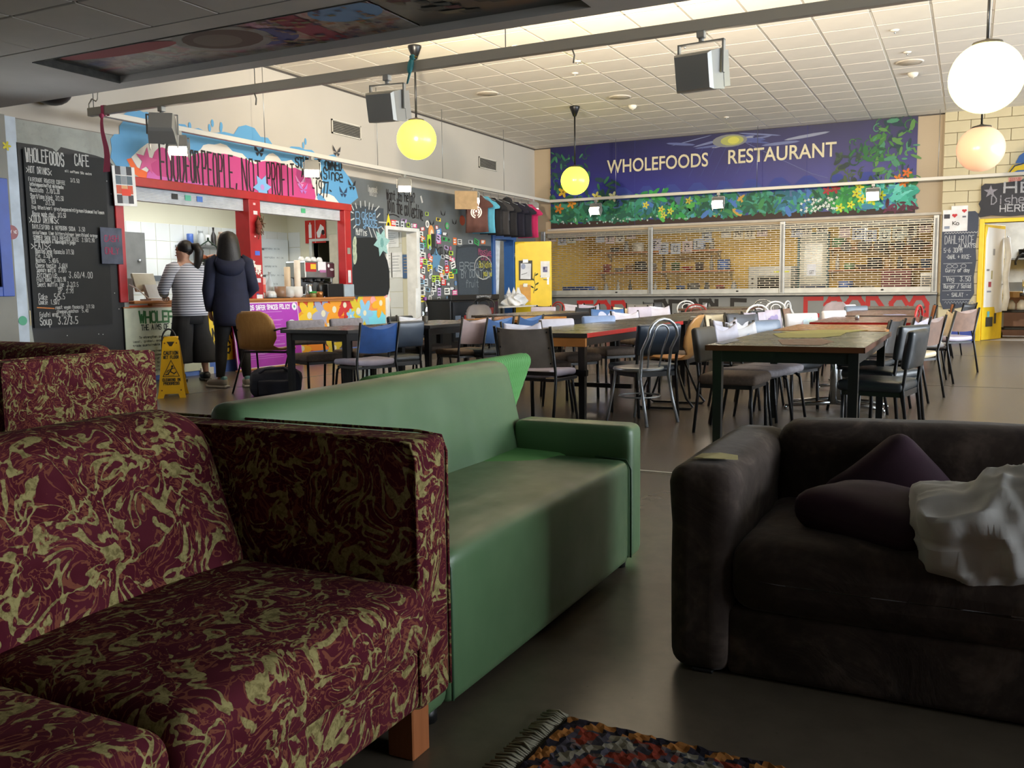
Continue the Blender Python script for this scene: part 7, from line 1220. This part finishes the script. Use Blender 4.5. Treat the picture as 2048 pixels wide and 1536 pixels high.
# ================================================================ PEOPLE
SKIN = mat('#c99a80', .55, 0, .03, 12); HAIR = mat('#14100e', .5, 0, .2, 40, .5, 90)
def skinbody(name, J, E, rad, t):
    """one continuous figure grown on a joint graph"""
    names = list(J); me = bpy.data.meshes.new(name); me.from_pydata([J[k] for k in names], [(names.index(a), names.index(b)) for a, b in E], [])
    o = link(name, me, SKIN, t); md = o.modifiers.new('skin', 'SKIN'); md.use_smooth_shade = True
    for k, sv in zip(names, me.skin_vertices[0].data): r = rad[k]; sv.radius = r if isinstance(r, tuple) else (r, r); sv.use_root = k == 'pelvis'
    sb = o.modifiers.new('sub', 'SUBSURF'); sb.levels = sb.render_levels = 2; return o
def figure(t, arms, hands, feet, turn=0, lean=0, hgt=1.0, name='body'):
    """arms: {'l': (elbow, wrist)}, hands: {'l': (palm direction, finger curl direction)}, feet: {'l': (x, y)}"""
    J = {}; E = []; rad = {}
    def add(k, p, r, to=None): 
        J[k] = tuple(p); rad[k] = r
        if to: E.append((to, k))
    z = lambda v: v * hgt; ly = lambda v: lean * max(0, v - .95)
    add('pelvis', (0, 0, z(.93)), (.13, .10)); add('waist', (0, ly(1.08), z(1.08)), (.115, .085), 'pelvis'); add('chest', (0, ly(1.28), z(1.27)), (.135, .095), 'waist'); add('neckbase', (0, ly(1.42), z(1.40)), (.07, .06), 'chest')
    cy = ly(1.5); ct, st = math.cos(turn), math.sin(turn); hd = lambda x, y, v: (x * ct - y * st, cy + x * st + y * ct, z(v))
    add('neck', hd(0, .012, 1.465), .050, 'neckbase'); add('skull', hd(0, .015, 1.545), (.068, .078), 'neck'); add('head', hd(0, .008, 1.60), (.072, .088), 'skull'); add('crown', hd(0, .0, 1.655), (.055, .065), 'head')
    add('chin', hd(0, .075, 1.51), .026, 'skull'); add('nose', hd(0, .105, 1.565), .011, 'skull'); add('brow', hd(0, .082, 1.60), .03, 'head')
    for s_, k in ((-1, 'l'), (1, 'r')):
        add(k + 'ear', hd(s_ * .076, -.005, 1.565), .014, 'skull')
        add(k + 'sh', (s_ * .165, ly(1.38), z(1.375)), .055, 'neckbase'); el, wr = arms[k]; add(k + 'el', el, .042, k + 'sh'); add(k + 'wr', wr, .027, k + 'el')
        d, c = (Vector(q).normalized() for q in hands[k]); sd = d.cross(c).normalized(); w_ = Vector(wr); pm = w_ + d * .055; add(k + 'palm', pm, (.034, .018), k + 'wr')
        for i, (off, ln) in enumerate(((-.03, .062), (-.010, .072), (.010, .068), (.03, .054))):
            b_ = pm + d * .035 + sd * off; m_ = b_ + (d * .8 + c * .45).normalized() * ln * .55; e_ = m_ + (d * .25 + c).normalized() * ln * .55
            add(k + 'k%d' % i, b_, .0095, k + 'palm'); add(k + 'm%d' % i, m_, .0085, k + 'k%d' % i); add(k + 't%d' % i, e_, .007, k + 'm%d' % i)
        tb = pm - sd * .04 + c * .012; add(k + 'th', tb, .011, k + 'palm'); add(k + 'th2', tb + d * .035 + c * .03, .0085, k + 'th')
        fx, fy = feet[k]; add(k + 'hip', (s_ * .09, 0, z(.88)), .085, 'pelvis'); add(k + 'kn', ((s_ * .09 + fx) / 2, fy * .5 + .02, z(.49)), .058, k + 'hip'); add(k + 'cf', ((s_ * .09 + fx * 2) / 3, fy * .8 - .02, z(.33)), .055, k + 'kn'); add(k + 'an', (fx, fy - .03, .09), .034, k + 'cf'); add(k + 'toe', (fx + s_ * .02, fy + .12, .035), (.034, .024), k + 'an')
    skinbody(name, J, E, rad, t); return J, hd
def shell(rows, n=24, wob=0, ph=0):
    return M().ring([[(cx + rx * math.cos(a) * (1 + wob * math.sin(a * 7 + ph + i * .5)), cy + ry * math.sin(a) * (1 + wob * math.cos(a * 5 + i * .7)), z) for a in [2 * math.pi * j_ / n for j_ in range(n)]] for i, (z, cx, cy, rx, ry) in enumerate(rows)])
def shoe(fx, fy, yaw, upper, sole, t, L=.25):
    T = mv(fx, fy, 0) @ rot('Z', yaw)
    def toe(p): k = 1 - .35 * max(0, p[1] / L * 2) ** 2; return (p[0] * k, p[1], p[2] * (1 - .45 * max(0, (p[1] + .02) / L * 2)) if p[2] > 0 else p[2])
    M().rbox((0, .045, .062), (.092, L, .095), .04, 6, fn=toe, T=T).obj('shoe', upper, t); M().rbox((0, .045, .014), (.10, L + .015, .026), .012, 6, fn=lambda p: (p[0] * (1 - .3 * max(0, p[1] / L * 2) ** 2), p[1], p[2]), T=T).obj('sole', sole, t)
# woman in the striped top, leaning on the worktop
t = thing('person', 'person in a striped top and wide black trousers with a ponytail, leaning at the hatch', 'person', (-8.47, 8.14, 0), R(76))
J, hd = figure(t, {'l': ((-.30, .06, 1.12), (-.17, .27, 1.03)), 'r': ((.29, .10, 1.10), (.13, .28, 1.03))}, {'l': ((.5, .8, -.1), (.2, .1, -1)), 'r': ((-.5, .8, -.1), (-.2, .1, -1))}, {'l': (-.12, .10), 'r': (.15, -.02)}, turn=R(42), lean=.12, hgt=1.0)
s = N('striped_jersey'); sp = s.n('ShaderNodeSeparateXYZ'); s.l(s.coord(), sp.inputs[0]); fz = s.math('FRACT', s.math('MULTIPLY', sp.outputs[2], 34)); s.set(Base_Color=s.ramp(fz, [(.0, '#d6d6dc'), (.68, '#d6d6dc'), (.72, '#34364a'), (.97, '#34364a')], 'CONSTANT'), Roughness=.85); STR = s.m
shell([(.80, 0, -.01, .215, .165), (.86, 0, -.005, .222, .17), (.95, 0, 0, .215, .165), (1.05, 0, .0, .20, .15), (1.18, 0, .015, .205, .145), (1.30, 0, .03, .20, .13), (1.37, 0, .04, .17, .10), (1.41, 0, .045, .10, .075), (1.435, 0, .05, .062, .06)], 28, .012).obj('shirt', STR, t)
for s_, k in ((-1, 'l'), (1, 'r')): a, b, c = J[k + 'sh'], J[k + 'el'], J[k + 'wr']; M().tube([(a[0] * .7, a[1], a[2] + .0), (a[0] * 1.05, a[1], a[2] - .02), tuple((Vector(a) + Vector(b)) / 2), b, tuple(Vector(b).lerp(Vector(c), .55))], [.085, .09, .078, .07, .058], 14).obj('sleeve', STR, t)
BLKC = mat('#16171a', .85, 0, .08, 20)
m = shell([(1.0, 0, 0, .165, .125), (.92, 0, 0, .185, .14), (.80, 0, 0, .20, .15), (.70, 0, .0, .21, .15)], 24); m.obj('waistband', BLKC, t)
for s_, f_ in ((-1, (-.12, .10)), (1, (.15, -.02))): shell([(.84, s_ * .09, 0, .115, .14), (.62, s_ * .11, .01, .125, .14), (.42, (s_ * .11 + f_[0]) / 2 + s_ * .01, f_[1] * .5, .15, .145), (.26, f_[0] + s_ * .02, f_[1] * .8 - .01, .175, .15), (.225, f_[0] + s_ * .02, f_[1] * .8 - .01, .178, .152)], 24, .03, s_).obj('trouser_leg', BLKC, t); shoe(f_[0], f_[1] - .02, R(-s_ * 12), mat('#17171a', .4), BLACK, t, .23)
c0 = Vector(hd(0, 0, 1.6)); ct = R(42); TH = mv(*c0) @ rot('Z', ct)
m = M(); m.ball((0, -.022, .012), (.092, .098, .098), 20, 14, T=TH @ rot('X', R(-18))); m.obj('hair', HAIR, t)
M().tube([TH @ Vector(p) for p in ((0, -.09, .03), (0, -.15, .035), (0, -.18, -.03), (0.01, -.165, -.12), (.015, -.14, -.21), (.02, -.115, -.27))], [.045, .05, .055, .05, .034, .008], 12).obj('ponytail', HAIR, t); M().tube([TH @ Vector((.036 * math.cos(a), -.112, .034 + .036 * math.sin(a))) for a in [i * .7 for i in range(9)]], .009, 6, closed=True).obj('hair_tie', BLACK, t)
m = M(); 
for s_ in (-1, 1): m.ball(tuple(TH @ Vector((s_ * .032, .087, -.005))), .010, 8, 6)
m.obj('eye', mat('#2a1a14', .2), t); M().ball(tuple(TH @ Vector((0, .098, -.072))), (.02, .008, .007), 8, 5).obj('mouth', mat('#a8604e', .5), t)
# woman in navy, seen from behind
t = thing('person', 'person in navy hooded top and black leggings, long dark hair, holding a red phone', 'person', (-7.46, 7.78, 0), R(48))
J, hd = figure(t, {'l': ((-.235, -.03, 1.10), (-.225, .06, .87)), 'r': ((.245, -.02, 1.12), (.16, .17, 1.02))}, {'l': ((.1, .25, -1), (1, .4, .1)), 'r': ((-.9, .4, 0), (-.2, -.6, .2))}, {'l': (-.15, .02), 'r': (.14, -.02)}, turn=R(-6), lean=.0, hgt=1.03)
NAVY = mat('#161b33', .85, 0, .1, 14)
shell([(.70, 0, -.01, .19, .15), (.74, 0, -.01, .195, .155), (.90, 0, -.005, .205, .16), (1.05, 0, 0, .195, .145), (1.20, 0, 0, .205, .145), (1.34, 0, 0, .205, .13), (1.41, 0, 0, .165, .10), (1.455, 0, .0, .10, .075), (1.475, 0, .01, .07, .065)], 28, .015).obj('hoodie', NAVY, t)
for s_, k in ((-1, 'l'), (1, 'r')): a, b, c = J[k + 'sh'], J[k + 'el'], J[k + 'wr']; M().tube([(a[0] * .7, a[1], a[2] + .01), (a[0] * 1.08, a[1], a[2] - .02), tuple((Vector(a) + Vector(b)) / 2), b, tuple(Vector(b).lerp(Vector(c), .6)), tuple(Vector(b).lerp(Vector(c), .97))], [.085, .092, .08, .072, .06, .046], 14).obj('sleeve', NAVY, t)
M().ring([[(.15 * math.sin(a) * k, -.06 - .085 * k * max(.1, math.cos(a)) - o_, 1.475 - d - .05 * k * math.cos(a)) for a in [-1.9 + 3.8 * i / 12 for i in range(13)]] for k, d, o_ in ((.62, -.01, 0), (.95, .015, .02), (1.1, .07, .035), (1.0, .14, .03), (.72, .20, .0), (.45, .21, -.06))], closed=False).obj('hood', NAVY, t)
LEG = mat('#0e0e11', .8, 0, .05, 20)
for s_, f_ in ((-1, (-.15, .02)), (1, (.14, -.02))):
    k = 'l' if s_ < 0 else 'r'; M().tube([(s_ * .085, 0, .86), (s_ * .10, .0, .70), tuple(Vector(J[k + 'kn'])), tuple(Vector(J[k + 'cf'])), (f_[0], f_[1] - .03, .12)], [.105, .095, .068, .066, .046], 14).obj('legging', LEG, t)
    shoe(f_[0], f_[1] - .02, R(-s_ * 22 + 25), mat('#9a958c', .7, 0, .05), mat('#c0bcb4', .6), t, .27); M().rbox((0, -.05, .10), (.07, .06, .06), .02, 4, T=mv(f_[0], f_[1] - .02, 0) @ rot('Z', R(-s_ * 22 + 25))).obj('heel_tab', mat('#6a9aa4', .6), t)
c0 = Vector(hd(0, 0, 1.6)); TH = mv(*c0) @ rot('Z', R(-6))
M().ring([[(rx * math.cos(a), cy + ry * math.sin(a) * (1 if math.sin(a) < 0 else f_), z) for a in [2 * math.pi * j_ / 24 for j_ in range(24)]] for z, cy, rx, ry, f_ in ((.112, -.005, .012, .012, 1), (.100, -.005, .052, .058, 1), (.07, -.012, .090, .094, .95), (.02, -.02, .108, .110, .75), (-.05, -.025, .120, .112, .55), (-.12, -.035, .128, .108, .3), (-.19, -.05, .135, .095, .1), (-.26, -.070, .142, .085, -.1), (-.32, -.085, .138, .07, -.1), (-.36, -.09, .11, .045, -.1))], T=TH).obj('hair', HAIR, t)
m = M()
for s_ in (-1, 1): m.ball(tuple(TH @ Vector((s_ * .032, .089, -.005))), .010, 8, 6)
m.obj('eye', mat('#2a1a14', .2), t); M().ball(tuple(TH @ Vector((0, .1, -.075))), (.02, .008, .007), 8, 5).obj('mouth', mat('#a8604e', .5), t)
p_ = Vector((-7.46, 7.78, 0)) + Matrix.Rotation(R(48), 3, 'Z') @ (Vector(J['lwr']) + Vector((.045, .035, -.075)))
t = thing('phone', 'red phone held in the left hand of the person in navy', 'phone', p_, R(48)); M().bevbox(-.008, .008, -.036, .036, -.07, .075, .005, T=rot('X', R(-14))).obj('case', mat('#a01424', .3), t); q = P(lambda a, b, k: tuple(rot('X', R(-14)) @ Vector((-.008 - k, a, b)))); q.rect(-.02, -.002, .035, .06, '#2a0a10'); q.ell(-.012, .05, .006, .006, '#c8c8d0', 1); q.obj('camera_bump', t)
